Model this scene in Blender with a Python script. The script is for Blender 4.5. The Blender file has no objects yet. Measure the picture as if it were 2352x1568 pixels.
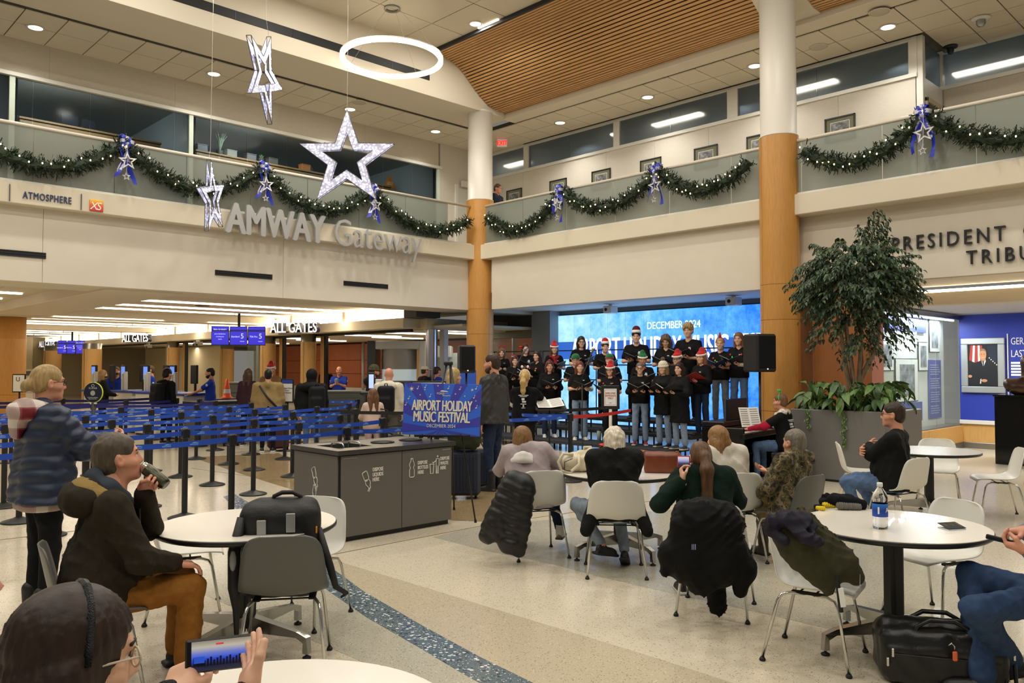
import bpy, math, random
import numpy as np
from mathutils import Vector, Matrix, Euler
S = bpy.context.scene
COL = S.collection
R = math.radians
PI = math.pi
# ---------------------------------------------------------------- camera
EYE = 1.7
cam = bpy.data.cameras.new('camera'); cam.lens = 1850/2352*36; cam.sensor_width = 36; cam.sensor_fit = 'HORIZONTAL'
cam.clip_start = .05; cam.clip_end = 300
co = bpy.data.objects.new('camera', cam); COL.objects.link(co)
co.location = (0, 0, EYE)
YAW = R(45.75)
co.rotation_euler = (R(90)+math.atan(56/1850), 0, YAW-R(90))
S.camera = co
# ---------------------------------------------------------------- world, exposure
w = bpy.data.worlds.new('world'); S.world = w; w.use_nodes = True
w.node_tree.nodes['Background'].inputs[0].default_value = (1.0, .95, .87, 1)
w.node_tree.nodes['Background'].inputs[1].default_value = .22
S.view_settings.view_transform = 'Standard'; S.view_settings.look = 'None'
S.view_settings.exposure = -0.24; S.view_settings.gamma = 1; S.view_settings.use_curve_mapping = False
S.cycles.max_bounces = 7; S.cycles.diffuse_bounces = 4; S.cycles.glossy_bounces = 3
S.cycles.transmission_bounces = 6; S.cycles.transparent_max_bounces = 12
S.cycles.caustics_reflective = False; S.cycles.caustics_refractive = False; S.cycles.sample_clamp_indirect = 4
WARM = (1.0, .955, .87)
def lamp(kind, name, loc, power, rot=(0,0,0), size=.3, col=WARM, spot=None, blend=.6, sy=None):
    l = bpy.data.lights.new(name, kind); l.energy = power; l.color = col
    if kind == 'AREA':
        l.shape = 'DISK' if sy is None else 'RECTANGLE'; l.size = size
        if sy is not None: l.size_y = sy
    if kind == 'SPOT': l.spot_size = R(spot); l.spot_blend = blend; l.shadow_soft_size = size
    if kind == 'POINT': l.shadow_soft_size = size
    o = bpy.data.objects.new(name, l); COL.objects.link(o); o.location = loc; o.rotation_euler = rot
    return o
DOWN_A = [(x, 17.05) for x in (-2.8, .6, 4.04, 7.5, 10.98, 13.7)]
DOWN_B = [(15.55, y) for y in (14.15, 11.34, 8.55, 5.8, 3.0, .2)]
for x, y in DOWN_A + DOWN_B:
    lamp('SPOT', 'downlight_beam', (x, y, 8.05), 200, spot=125, size=.12, blend=.8)
# lamps of the hall over the seating (the same ring and down lights go on behind the camera)
lamp('AREA', 'ring_lamp_light', (9.95, 13.86, 8.1), 150, size=2.0)
for x, y in [(x, 13.2) for x in (-5.4, -2, 1.4, 4.8, 8.2, 11.74)]+[(x, y) for y in (9.4, 5.6, 1.8, -2.0) for x in (-4, -.3, 3.4, 7.1, 10.8)]:
    lamp('AREA', 'hall_downlight', (x, y, 9.25), 92, size=.34)
for x in (-2, 3, 8, 12.4):
    for y in (20, 25, 30, 36):
        lamp('AREA', 'checkpoint_lamp', (x, y, 3.1), 60, size=3.0, sy=.3, col=(1, .86, .66))
for y in (18, 24, 31, 40):
    lamp('AREA', 'screening_lamp', (16.4, y, 2.6), 42, size=3.0, sy=.3, col=(1, .86, .66))
for y in (3.5, 1.0): lamp('AREA', 'display_lamp', (16.6, y, 2.7), 110, size=.8, col=(1, .9, .75))
for x in (15.0, 16.4, 17.6): lamp('AREA', 'case_lamp', (x, 5.72, 2.62), 48, size=1.1, sy=.2, col=(.9, .95, 1))
for x, e_ in ((-3, 60), (1, 55), (5.0, 100), (9.2, 150), (12.4, 30)): lamp('AREA', 'office_lamp', (x, 18.35, 7.66), e_, rot=(R(38), 0, 0), size=1.2, sy=.3, col=(.88, .94, 1))
for y in (1.8, 6.6, 10.6, 15.8): lamp('AREA', 'office_lamp', (18.0, y, 8.4), 90, size=1.2, col=(.9, .95, 1))
# ---------------------------------------------------------------- helpers
def lin(c):
    if isinstance(c, str): c = tuple(int(c[i:i+2], 16) for i in (0, 2, 4))
    f = lambda v: v/12.92 if v <= .04045 else ((v+.055)/1.055)**2.4
    return tuple(f(v/255) for v in c)
MATS = {}
def M(name, col, rough=.6, metal=0, emit=0, noise=None, bump=None, spec=None, trans=0, ior=None, alpha=1, coat=0, ecol=None, sheen=0):
    """principled material; noise=(scale, amount[, stretch xyz]) varies the colour, bump=(scale, strength)."""
    if name in MATS: return MATS[name]
    m = bpy.data.materials.new(name); m.use_nodes = True; MATS[name] = m
    nt = m.node_tree; b = nt.nodes['Principled BSDF']; c = lin(col)
    b.inputs['Base Color'].default_value = (*c, 1); b.inputs['Roughness'].default_value = rough; b.inputs['Metallic'].default_value = metal
    if spec is None and rough >= .64 and not metal: spec = .18
    if spec is not None: b.inputs['Specular IOR Level'].default_value = spec
    if trans: b.inputs['Transmission Weight'].default_value = trans
    if ior: b.inputs['IOR'].default_value = ior
    if coat: b.inputs['Coat Weight'].default_value = coat
    if sheen: b.inputs['Sheen Weight'].default_value = sheen
    if alpha < 1: b.inputs['Alpha'].default_value = alpha
    if emit:
        b.inputs['Emission Color'].default_value = (*(lin(ecol) if ecol else c), 1); b.inputs['Emission Strength'].default_value = emit
    if noise or bump:
        tc = nt.nodes.new('ShaderNodeTexCoord')
        def nz(scale, st=None, det=3):
            n = nt.nodes.new('ShaderNodeTexNoise'); n.inputs['Scale'].default_value = scale; n.inputs['Detail'].default_value = det
            src = tc.outputs['Object']
            if st:
                mp = nt.nodes.new('ShaderNodeMapping'); mp.inputs['Scale'].default_value = st
                nt.links.new(src, mp.inputs[0]); src = mp.outputs[0]
            nt.links.new(src, n.inputs['Vector']); return n
        if noise:
            n = nz(noise[0], noise[2] if len(noise) > 2 else None)
            r = nt.nodes.new('ShaderNodeValToRGB'); a = noise[1]
            r.color_ramp.elements[0].position = .3; r.color_ramp.elements[1].position = .7
            r.color_ramp.elements[0].color = (*[v*(1-a) for v in c], 1); r.color_ramp.elements[1].color = (*[min(1, v*(1+a)) for v in c], 1)
            nt.links.new(n.outputs['Fac'], r.inputs[0]); nt.links.new(r.outputs[0], b.inputs['Base Color'])
        if bump:
            n = nz(bump[0], bump[2] if len(bump) > 2 else None, 4); bp = nt.nodes.new('ShaderNodeBump')
            bp.inputs['Strength'].default_value = bump[1]; bp.inputs['Distance'].default_value = .01
            nt.links.new(n.outputs['Fac'], bp.inputs['Height']); nt.links.new(bp.outputs[0], b.inputs['Normal'])
    return m
def frost(name, col, mixw, rough=.35):
    """etched glass: part straight view, part soft surface"""
    if name in MATS: return MATS[name]
    m = bpy.data.materials.new(name); m.use_nodes = True; MATS[name] = m
    nt = m.node_tree; nt.nodes.clear(); N = nt.nodes.new
    o = N('ShaderNodeOutputMaterial'); mx = N('ShaderNodeMixShader'); mx.inputs[0].default_value = mixw
    t = N('ShaderNodeBsdfTransparent'); t.inputs[0].default_value = (.93, .96, .95, 1)
    p = N('ShaderNodeBsdfPrincipled'); p.inputs['Base Color'].default_value = (*lin(col), 1); p.inputs['Roughness'].default_value = rough
    nt.links.new(t.outputs[0], mx.inputs[1]); nt.links.new(p.outputs[0], mx.inputs[2]); nt.links.new(mx.outputs[0], o.inputs[0])
    return m
def mk(name, parts, mats, parent=None, smooth=True, loc=None, rot=None):
    """ONE mesh object out of parts (V, F, material index); F is an (n,k) array or a list of index lists"""
    if not isinstance(mats, (list, tuple)): mats = [mats]
    Vs, L, ST, MI, off, ls = [], [], [], [], 0, 0
    for V, F, mi in parts:
        V = np.asarray(V, dtype=np.float32).reshape(-1, 3); Vs.append(V)
        if isinstance(F, np.ndarray):
            n, k = F.shape; L.append((F+off).ravel()); ST.append(ls+np.arange(n)*k); ls += n*k; MI.append(np.full(n, mi))
        elif len(F):
            lens = np.array([len(f) for f in F]); L.append(np.concatenate([np.asarray(f) for f in F])+off)
            ST.append(ls+np.concatenate([[0], np.cumsum(lens)[:-1]])); ls += lens.sum()
            MI.append(np.asarray(mi) if np.ndim(mi) else np.full(len(F), mi))
        off += len(V)
    me = bpy.data.meshes.new(name)
    V = np.concatenate(Vs); Lo = np.concatenate(L).astype(np.int32); St = np.concatenate(ST).astype(np.int32); Mi = np.concatenate(MI).astype(np.int32)
    me.vertices.add(len(V)); me.vertices.foreach_set('co', V.ravel())
    me.loops.add(len(Lo)); me.loops.foreach_set('vertex_index', Lo)
    me.polygons.add(len(St)); me.polygons.foreach_set('loop_start', St)
    me.polygons.foreach_set('material_index', Mi)
    me.polygons.foreach_set('use_smooth', np.full(len(St), bool(smooth)))
    me.update(calc_edges=True)
    for m in mats: me.materials.append(m)
    return link(name, me, parent, loc, rot)
def link(name, data, parent=None, loc=None, rot=None):
    o = bpy.data.objects.new(name, data); COL.objects.link(o)
    if parent is not None: o.parent = parent
    if loc is not None: o.location = loc
    if rot is not None: o.rotation_euler = rot
    return o
def tag(o, label=None, cat=None, group=None, kind=None):
    if label: o['label'] = label
    if cat: o['category'] = cat
    if group: o['group'] = group
    if kind: o['kind'] = kind
    return o
def thing(name, label, cat, loc=(0, 0, 0), rz=0, group=None):
    o = link(name, None, None, loc, (0, 0, rz)); return tag(o, label, cat, group)
def struct(o, label=None):
    return tag(o, label, None, None, 'structure')
def dup(root, loc, rz, label=None, group=None, rot=None):
    r = root.copy(); COL.objects.link(r); r.location = loc; r.rotation_euler = rot or (0, 0, rz)
    if label: r['label'] = label
    if group: r['group'] = group
    for ch in list(root.children):
        c = ch.copy(); COL.objects.link(c); c.parent = r
        for g in list(ch.children):
            d = g.copy(); COL.objects.link(d); d.parent = c
    return r
class MB:
    def __init__(s): s.V = []; s.F = []; s.m = []
    def add(s, V, F, mi=0):
        o = len(s.V); s.V += [tuple(v) for v in V]; s.F += [[i+o for i in f] for f in F]; s.m += [mi]*len(F); return s
    def box(s, x0, x1, y0, y1, z0, z1, mi=0, T=None):
        V = [(x, y, z) for x in (x0, x1) for y in (y0, y1) for z in (z0, z1)]
        if T is not None: V = [T @ Vector(v) for v in V]
        return s.add(V, [(0, 1, 3, 2), (4, 6, 7, 5), (0, 4, 5, 1), (2, 3, 7, 6), (0, 2, 6, 4), (1, 5, 7, 3)], mi)
    def bbox(s, x0, x1, y0, y1, z0, z1, b=.01, mi=0, T=None):
        """box with chamfered edges"""
        V = []; idx = {}
        X, Y, Z = (x0, x1), (y0, y1), (z0, z1)
        for i in (0, 1):
            for j in (0, 1):
                for k in (0, 1):
                    sx, sy, sz = (b if i == 0 else -b), (b if j == 0 else -b), (b if k == 0 else -b)
                    for ax, p in enumerate(((X[i], Y[j]+sy, Z[k]+sz), (X[i]+sx, Y[j], Z[k]+sz), (X[i]+sx, Y[j]+sy, Z[k]))):
                        idx[i, j, k, ax] = len(V); V.append(p)
        F = []
        for i in (0, 1):
            F.append([idx[i, a, c, 0] for a, c in ((0, 0), (0, 1), (1, 1), (1, 0))][::(1 if i == 0 else -1)])
            F.append([idx[a, i, c, 1] for a, c in ((0, 0), (1, 0), (1, 1), (0, 1))][::(1 if i == 0 else -1)])
            F.append([idx[a, c, i, 2] for a, c in ((0, 0), (0, 1), (1, 1), (1, 0))][::(1 if i == 0 else -1)])
        for i in (0, 1):
            for j in (0, 1):
                F.append([idx[i, j, 0, 0], idx[i, j, 1, 0], idx[i, j, 1, 1], idx[i, j, 0, 1]])
                F.append([idx[i, 0, j, 0], idx[i, 1, j, 0], idx[i, 1, j, 2], idx[i, 0, j, 2]])
                F.append([idx[0, i, j, 1], idx[1, i, j, 1], idx[1, i, j, 2], idx[0, i, j, 2]])
                for k in (0, 1): F.append([idx[i, j, k, 0], idx[i, j, k, 1], idx[i, j, k, 2]])
        if T is not None: V = [T @ Vector(v) for v in V]
        return s.add(V, F, mi)
    def cyl(s, p0, p1, r0, r1=None, n=16, mi=0, caps=True):
        r1 = r0 if r1 is None else r1; p0 = Vector(p0); p1 = Vector(p1); d = (p1-p0).normalized()
        a = d.orthogonal().normalized(); b = d.cross(a); V = []
        for p, r in ((p0, r0), (p1, r1)):
            V += [p+a*(r*math.cos(2*PI*i/n))+b*(r*math.sin(2*PI*i/n)) for i in range(n)]
        F = [(i, (i+1) % n, n+(i+1) % n, n+i) for i in range(n)]
        if caps: F += [list(range(n))[::-1], list(range(n, 2*n))]
        return s.add(V, F, mi)
    def lathe(s, prof, n=24, c=(0, 0, 0), mi=0):
        V = []; F = []; k = len(prof)
        for i in range(n):
            a = 2*PI*i/n
            V += [(c[0]+r*math.cos(a), c[1]+r*math.sin(a), c[2]+z) for r, z in prof]
        for i in range(n):
            j = (i+1) % n
            F += [(i*k+q, j*k+q, j*k+q+1, i*k+q+1) for q in range(k-1)]
        return s.add(V, F, mi)
    def tube(s, P, r, n=8, mi=0, closed=False):
        P = [Vector(p) for p in P]; k = len(P); V = []; F = []; a = None
        for i, p in enumerate(P):
            d = (P[(i+1) % k]-P[i-1]) if closed or 0 < i < k-1 else (P[1]-P[0] if i == 0 else P[-1]-P[-2])
            d.normalize()
            a = d.orthogonal() if a is None else a-d*a.dot(d)
            a.normalize(); b = d.cross(a); rr = r[i] if isinstance(r, (list, tuple)) else r
            V += [p+a*(rr*math.cos(2*PI*j/n))+b*(rr*math.sin(2*PI*j/n)) for j in range(n)]
        for i in range(k if closed else k-1):
            q = (i+1) % k
            F += [(i*n+j, i*n+(j+1) % n, q*n+(j+1) % n, q*n+j) for j in range(n)]
        if not closed: F += [list(range(n))[::-1], list(range((k-1)*n, k*n))]
        return s.add(V, F, mi)
    def prism(s, poly, z0, z1, mi=0, T=None):
        n = len(poly); V = [(x, y, z0) for x, y in poly]+[(x, y, z1) for x, y in poly]
        if T is not None: V = [T @ Vector(v) for v in V]
        return s.add(V, [list(range(n))[::-1], list(range(n, 2*n))]+[(i, (i+1) % n, n+(i+1) % n, n+i) for i in range(n)], mi)
    def ell(s, c, r, n=10, mi=0, T=None):
        V = [(c[0], c[1], c[2]+r[2])]; m = max(4, n//2)
        for i in range(1, m):
            t = PI*i/m
            V += [(c[0]+r[0]*math.sin(t)*math.cos(2*PI*j/n), c[1]+r[1]*math.sin(t)*math.sin(2*PI*j/n), c[2]+r[2]*math.cos(t)) for j in range(n)]
        V.append((c[0], c[1], c[2]-r[2])); F = [(0, 1+j, 1+(j+1) % n) for j in range(n)]
        for i in range(m-2):
            F += [(1+i*n+j, 1+(i+1)*n+j, 1+(i+1)*n+(j+1) % n, 1+i*n+(j+1) % n) for j in range(n)]
        e = len(V)-1; F += [(e, e-n+(j+1) % n, e-n+j) for j in range(n)]
        if T is not None: V = [T @ Vector(v) for v in V]
        return s.add(V, F, mi)
    def tri(s): return (s.V, s.F, s.m)
    def build(s, name, mats, parent=None, smooth=False, loc=None, rot=None):
        return mk(name, [(s.V, s.F, np.array(s.m))], mats, parent, smooth, loc, rot)
def text(name, body, size, mat, parent=None, loc=(0, 0, 0), rot=(0, 0, 0), ext=.002, bold=0, align='LEFT', xs=1, space=1, shear=0, lead=1, fit=None):
    c = bpy.data.curves.new(name, 'FONT'); c.body = body; c.size = size; c.extrude = ext; c.offset = min(0, bold); c.align_x = align
    c.space_character = space; c.shear = shear; c.resolution_u = 3; c.space_line = lead; c.materials.append(mat)
    tmp = bpy.data.objects.new(name, c); me = bpy.data.meshes.new_from_object(tmp); bpy.data.objects.remove(tmp); bpy.data.curves.remove(c)
    if fit: q = [v.co.x for v in me.vertices]; xs = fit/(max(q)-min(q))
    me.name = name; me.transform(Matrix.Diagonal((xs, 1, 1, 1)))
    o = link(name, me, parent, loc, rot)
    if bold > 0:      # heavier strokes: the letters laid over themselves a little apart
        V = np.array([v.co[:] for v in me.vertices]); F = [list(p.vertices) for p in me.polygons]; bpy.data.objects.remove(o)
        o = mk(name, [(V+np.array((dx*bold, dy*bold, dz)), F, 0) for dx, dy, dz in ((-1.2, 0, 0), (1.2, 0, .0001), (0, .5, .0002), (0, -.5, .0003))], mat, parent, False, loc, rot)
    return o
RX = (R(90), 0, 0)             # text that reads along +X, facing -Y
RYN = (R(90), 0, R(-90))       # text that reads along -Y, facing -X
# ---------------------------------------------------------------- soft shapes: distance field + surface nets
def cone(a, b, ra, rb=None, k=.03, op=0, q=None): return ('c', np.array(a, float), np.array(b, float), ra, ra if rb is None else rb, k, op, q)
def ell(c, r, rot=None, k=.03, op=0): return ('e', np.array(c, float), np.array(r, float), None if rot is None else np.array(Euler(rot).to_matrix()), k, op)
def rbox(c, hf, r=.02, rot=None, k=.03, op=0): return ('b', np.array(c, float), np.array(hf, float), r, None if rot is None else np.array(Euler(rot).to_matrix()), k, op)
def cut(n, p): return ('x', np.array(n, float)/np.linalg.norm(n), np.array(p, float))   # keeps the side the normal points away from
def _ext(p):
    if p[0] == 'c': r = max(p[3], p[4])+(.02 if p[7] else 0); return np.minimum(p[1], p[2])-r, np.maximum(p[1], p[2])+r, p[5], p[6]
    if p[0] == 'e': r = p[2] if p[3] is None else np.full(3, p[2].max()); return p[1]-r, p[1]+r, p[4], p[5]
    if p[0] == 'b': r = p[2] if p[4] is None else np.full(3, np.linalg.norm(p[2])); return p[1]-r, p[1]+r, p[5], p[6]
def _val(p, X, Y, Z):
    if p[0] == 'c':
        a, b, ra, rb = p[1:5]; d = b-a; L2 = max(1e-9, d @ d)
        x, y, z = X-a[0], Y-a[1], Z-a[2]
        t = np.clip((x*d[0]+y*d[1]+z*d[2])/L2, 0, 1)
        r = ra+(rb-ra)*t
        if p[7]: r = r+.014*(np.abs(np.sin(t*(math.sqrt(L2)*PI/p[7])))-.6)
        return np.sqrt((x-t*d[0])**2+(y-t*d[1])**2+(z-t*d[2])**2)-r
    c = p[1]; x, y, z = X-c[0], Y-c[1], Z-c[2]; Rm = p[3] if p[0] == 'e' else p[4]
    if Rm is not None: x, y, z = (x*Rm[0, i]+y*Rm[1, i]+z*Rm[2, i] for i in range(3))
    if p[0] == 'e':
        r = p[2]; k0 = np.sqrt((x/r[0])**2+(y/r[1])**2+(z/r[2])**2); k1 = np.sqrt((x/r[0]**2)**2+(y/r[1]**2)**2+(z/r[2]**2)**2)
        return k0*(k0-1)/np.maximum(k1, 1e-6)
    hf, r = p[2], p[3]; qx, qy, qz = np.abs(x)-hf[0]+r, np.abs(y)-hf[1]+r, np.abs(z)-hf[2]+r
    return np.sqrt(np.maximum(qx, 0)**2+np.maximum(qy, 0)**2+np.maximum(qz, 0)**2)+np.minimum(np.maximum(qx, np.maximum(qy, qz)), 0)-r
def field(prims, h, disp=None):
    ex = [_ext(p) for p in prims if p[0] != 'x' and p[-1 if p[0] != 'c' else 6] == 0]
    lo = np.min([e[0] for e in ex], axis=0)-2.5*h-.012; hi = np.max([e[1] for e in ex], axis=0)+2.5*h+.012
    n = np.ceil((hi-lo)/h).astype(int)+1
    G = [(lo[i]+h*np.arange(n[i])).astype(np.float32) for i in range(3)]
    D = np.full(n, .5, np.float32)
    for p in prims:
        if p[0] == 'x':
            v = (G[0][:, None, None]-p[2][0])*p[1][0]+(G[1][None, :, None]-p[2][1])*p[1][1]+(G[2][None, None, :]-p[2][2])*p[1][2]
            D = np.maximum(D, v.astype(np.float32)); continue
        l, u, k, op = _ext(p); mg = k+3*h
        i0 = np.clip(np.floor((l-mg-lo)/h).astype(int), 0, n-1); i1 = np.clip(np.ceil((u+mg-lo)/h).astype(int)+1, 1, n)
        if (i1 <= i0).any(): continue
        sl = tuple(slice(i0[i], i1[i]) for i in range(3))
        v = _val(p, G[0][sl[0]][:, None, None], G[1][sl[1]][None, :, None], G[2][sl[2]][None, None, :]).astype(np.float32)
        a = D[sl]
        if op == 0:
            t = np.clip(.5+.5*(a-v)/k, 0, 1); D[sl] = a+(v-a)*t-k*t*(1-t)
        else:
            t = np.clip(.5-.5*(a+v)/k, 0, 1); D[sl] = a+(-v-a)*t+k*t*(1-t)
    if disp is not None: D = D+disp(G[0][:, None, None], G[1][None, :, None], G[2][None, None, :]).astype(np.float32)
    D[0] = D[-1] = .5; D[:, 0] = D[:, -1] = .5; D[:, :, 0] = D[:, :, -1] = .5
    return D, lo, h
EDG = [(0, 1), (2, 3), (4, 5), (6, 7), (0, 2), (1, 3), (4, 6), (5, 7), (0, 4), (1, 5), (2, 6), (3, 7)]
def nets(D, lo, h):
    s = D < 0
    c = [s[i:s.shape[0]-1+i, j:s.shape[1]-1+j, k:s.shape[2]-1+k] for i in (0, 1) for j in (0, 1) for k in (0, 1)]
    cnt = sum(q.astype(np.int8) for q in c); act = (cnt > 0) & (cnt < 8)
    I, J, K = np.nonzero(act); vid = np.full(act.shape, -1, np.int32); vid[I, J, K] = np.arange(len(I))
    cor = np.array([(i, j, k) for i in (0, 1) for j in (0, 1) for k in (0, 1)], np.float32)
    val = np.stack([D[I+int(o[0]), J+int(o[1]), K+int(o[2])] for o in cor], 1)
    P = np.zeros((len(I), 3), np.float32); N = np.zeros(len(I), np.float32)
    for a, b in EDG:
        m = (val[:, a] < 0) != (val[:, b] < 0); t = val[m, a]/(val[m, a]-val[m, b])
        P[m] += cor[a]+t[:, None]*(cor[b]-cor[a]); N[m] += 1
    V = (np.stack([I, J, K], 1)+P/N[:, None])*h+lo
    Q = []
    for ax in range(3):
        A = np.moveaxis(s, ax, 0); fl = A[:-1] != A[1:]
        idx = list(np.nonzero(fl)); inside = A[:-1][tuple(idx)]
        full = [None]*3; rest = [i for i in range(3) if i != ax]
        full[ax] = idx[0]; full[rest[0]] = idx[1]; full[rest[1]] = idx[2]
        b, d = rest
        def g(db, dd):
            q = [f.copy() for f in full]; q[b] = q[b]-db; q[d] = q[d]-dd; return vid[q[0], q[1], q[2]]
        quad = np.stack([g(0, 0), g(1, 0), g(1, 1), g(0, 1)], 1)
        flip = inside if ax != 1 else ~inside
        quad[flip] = quad[flip][:, ::-1]; Q.append(quad[:, ::-1])
    return V, np.concatenate(Q)
def soft(prims, h, disp=None):
    V, F = nets(*field(prims, h, disp)); return V, F
def xf(VF, T):
    V, F = VF[0], VF[1]; A = np.array(T.to_3x3()); return V @ A.T+np.array(T.translation), F
def folds(a, f=1.0):
    def fn(x, y, z):
        u = f*(13*x+21*z+5*np.sin(f*6*y+f*3*z)+2.5*np.sin(f*10*x)); v = f*(17*y-15*z+4.5*np.sin(f*7*x+f*2*z))
        return a*(.75-(1-np.abs(np.sin(u)))**2.2*1.3-(1-np.abs(np.sin(v)))**2.2*1.1)*(.55+.45*np.sin(f*8*z+f*5*x+2))+a*.22*np.sin(f*61*x+f*33*y)*np.sin(f*57*z+f*29*y)
    return fn
def wrinkle(a, f=1.0):
    return lambda x, y, z: a*np.sin(f*(31*x+17*z)+2*np.sin(f*23*y+f*9*z))*np.sin(f*(27*y-21*z)+2*np.sin(f*19*x))
# ---------------------------------------------------------------- places: a sight line from the eye meets a real plane
_c, _s, _p = math.cos(YAW), math.sin(YAW), math.atan(56/1850)
def _ray(x, y):
    a = (x-1176)/1850; b = (784-y)/1850; f = math.cos(_p)-b*math.sin(_p)
    return f*_c+a*_s, f*_s-a*_c, math.sin(_p)+b*math.cos(_p)
def gp(x, y, z=0):
    d = _ray(x, y); t = (z-EYE)/d[2]; return Vector((d[0]*t, d[1]*t, z))
def onx(x, y, X):
    d = _ray(x, y); t = X/d[0]; return Vector((X, d[1]*t, EYE+d[2]*t))
def ony(x, y, Y):
    d = _ray(x, y); t = Y/d[1]; return Vector((d[0]*t, Y, EYE+d[2]*t))
def atd(x, y, D):
    d = _ray(x, y); t = D/(d[0]*_c+d[1]*_s); return Vector((d[0]*t, d[1]*t, EYE+d[2]*t))
# ---------------------------------------------------------------- materials of the setting
def terrazzo(name, base, dark, light, scale=88, share=.34):
    m = bpy.data.materials.new(name); m.use_nodes = True; nt = m.node_tree; b = nt.nodes['Principled BSDF']; N = nt.nodes.new; L = nt.links.new
    tc = N('ShaderNodeTexCoord'); col = None
    def chips(sc, cols, prev, sh=None):
        v = N('ShaderNodeTexVoronoi'); v.inputs['Scale'].default_value = sc; L(tc.outputs['Object'], v.inputs['Vector'])
        sp = N('ShaderNodeSeparateColor'); L(v.outputs['Color'], sp.inputs[0])
        r = N('ShaderNodeValToRGB'); r.color_ramp.interpolation = 'CONSTANT'; e = r.color_ramp.elements
        e[0].position = 0; e[0].color = (*lin(cols[0]), 1); e[1].position = .25; e[1].color = (*lin(cols[1]), 1)
        for i, c in enumerate(cols[2:]): q = e.new(.5+.25*i); q.color = (*lin(c), 1)
        L(sp.outputs[0], r.inputs[0])
        lt = N('ShaderNodeMath'); lt.operation = 'LESS_THAN'; lt.inputs[1].default_value = (sh or share*.9); L(v.outputs['Distance'], lt.inputs[0])
        gt = N('ShaderNodeMath'); gt.operation = 'GREATER_THAN'; gt.inputs[1].default_value = .62 if share > .4 else .72; L(sp.outputs[1], gt.inputs[0])
        mu = N('ShaderNodeMath'); mu.operation = 'MULTIPLY'; L(lt.outputs[0], mu.inputs[0]); L(gt.outputs[0], mu.inputs[1])
        mx = N('ShaderNodeMix'); mx.data_type = 'RGBA'; L(mu.outputs[0], mx.inputs[0]); L(r.outputs[0], mx.inputs[7])
        if prev is None: mx.inputs[6].default_value = (*lin(base), 1)
        else: L(prev, mx.inputs[6])
        return mx.outputs[2]
    col = chips(scale*1.6, [dark, dark, light, base], None)
    col = chips(scale*(.55 if share > .4 else .9), [dark, dark, light, dark] if share < .4 else [dark, light, light, dark], col)
    if share < .4: col = chips(scale*.28, [base, base, base, 'ffffff'], col, .10)
    n = N('ShaderNodeTexNoise'); n.inputs['Scale'].default_value = .6; L(tc.outputs['Object'], n.inputs['Vector'])
    r = N('ShaderNodeValToRGB'); r.color_ramp.elements[0].color = (.9, .9, .9, 1); L(n.outputs['Fac'], r.inputs[0])
    mm = N('ShaderNodeMix'); mm.data_type = 'RGBA'; mm.blend_type = 'MULTIPLY'; mm.inputs[0].default_value = 1; L(col, mm.inputs[6]); L(r.outputs[0], mm.inputs[7])
    L(mm.outputs[2], b.inputs['Base Color']); b.inputs['Roughness'].default_value = .17; b.inputs['Specular IOR Level'].default_value = .55
    return m
T_BEIGE = terrazzo('terrazzo beige', 'd8cdb6', '8f8169', 'f0eade')
T_TAN = terrazzo('terrazzo tan', 'c3b69c', '84755c', 'e4dac6')
T_GREY = terrazzo('terrazzo grey', 'b9b4a2', '7a7464', 'dedcd0')
T_BROWN = terrazzo('terrazzo brown', 'a08a66', '5c4a34', 'd8c8a8')
T_BLUE = terrazzo('terrazzo blue', '5d6f78', '2c3a42', 'dfe4e4', 75, .5)
PLASTER = M('plaster warm white', 'd9d0bf', .65, noise=(3, .015), bump=(60, .03))
BANDM = M('ledge paint', 'd6cbb4', .55)
WPAPER = M('vinyl wall covering', 'c6bdac', .6, noise=(14, .05, (1, 1, 8)), bump=(90, .05))
WPAPER2 = M('pale wall covering', 'd4cdc0', .55, noise=(14, .04, (1, 1, 8)), bump=(90, .05))
TILEM = M('ceiling tile', 'd2c8b4', .8, noise=(120, .03), bump=(160, .06))
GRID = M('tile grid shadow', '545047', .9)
SOFF = M('soffit paint', 'd6ccb9', .7)
TRIMW = M('white metal trim', 'e4e2da', .35, metal=.1)
DARK = M('dark slot', '17171a', .6)
WOOD = M('maple veneer', 'c08a45', .38, noise=(9, .09, (6, 6, .5)), bump=(40, .03, (6, 6, .4)))
WOODL = M('light maple veneer', 'c39a5c', .4, noise=(9, .08, (6, 6, .5)))
COPPER = M('copper brown veneer', 'a4683a', .38, noise=(8, .08, (6, 6, .5)))
SLAT = M('cedar slat', 'c0935f', .5, noise=(5, .12, (8, .4, 8)))
COLW = M('column white paint', 'dcd6ca', .45)
TERRA = M('terracotta panel', 'a75c38', .5, noise=(3, .06))
CREAM = M('cream wall', 'd6c9a8', .65)
STEEL = M('brushed steel', 'a9a9a6', .3, metal=1, bump=(60, .02, (1, 1, 30)))
BLACKM = M('black metal', '121213', .45, noise=(8, .1))
LEDW = M('light lens', 'fff1d6', .4, emit=7, ecol='ffeccb')
LEDS = M('linear light lens', 'fff4e2', .4, emit=6, ecol='fff1dc')
def panel(name, b, mat, parent=None, ch=.004, label=None, kind=None):
    o = MB().bbox(*b, ch).build(name, mat, parent)
    if label: o['label'] = label
    if kind: o['kind'] = kind
    return o
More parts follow.
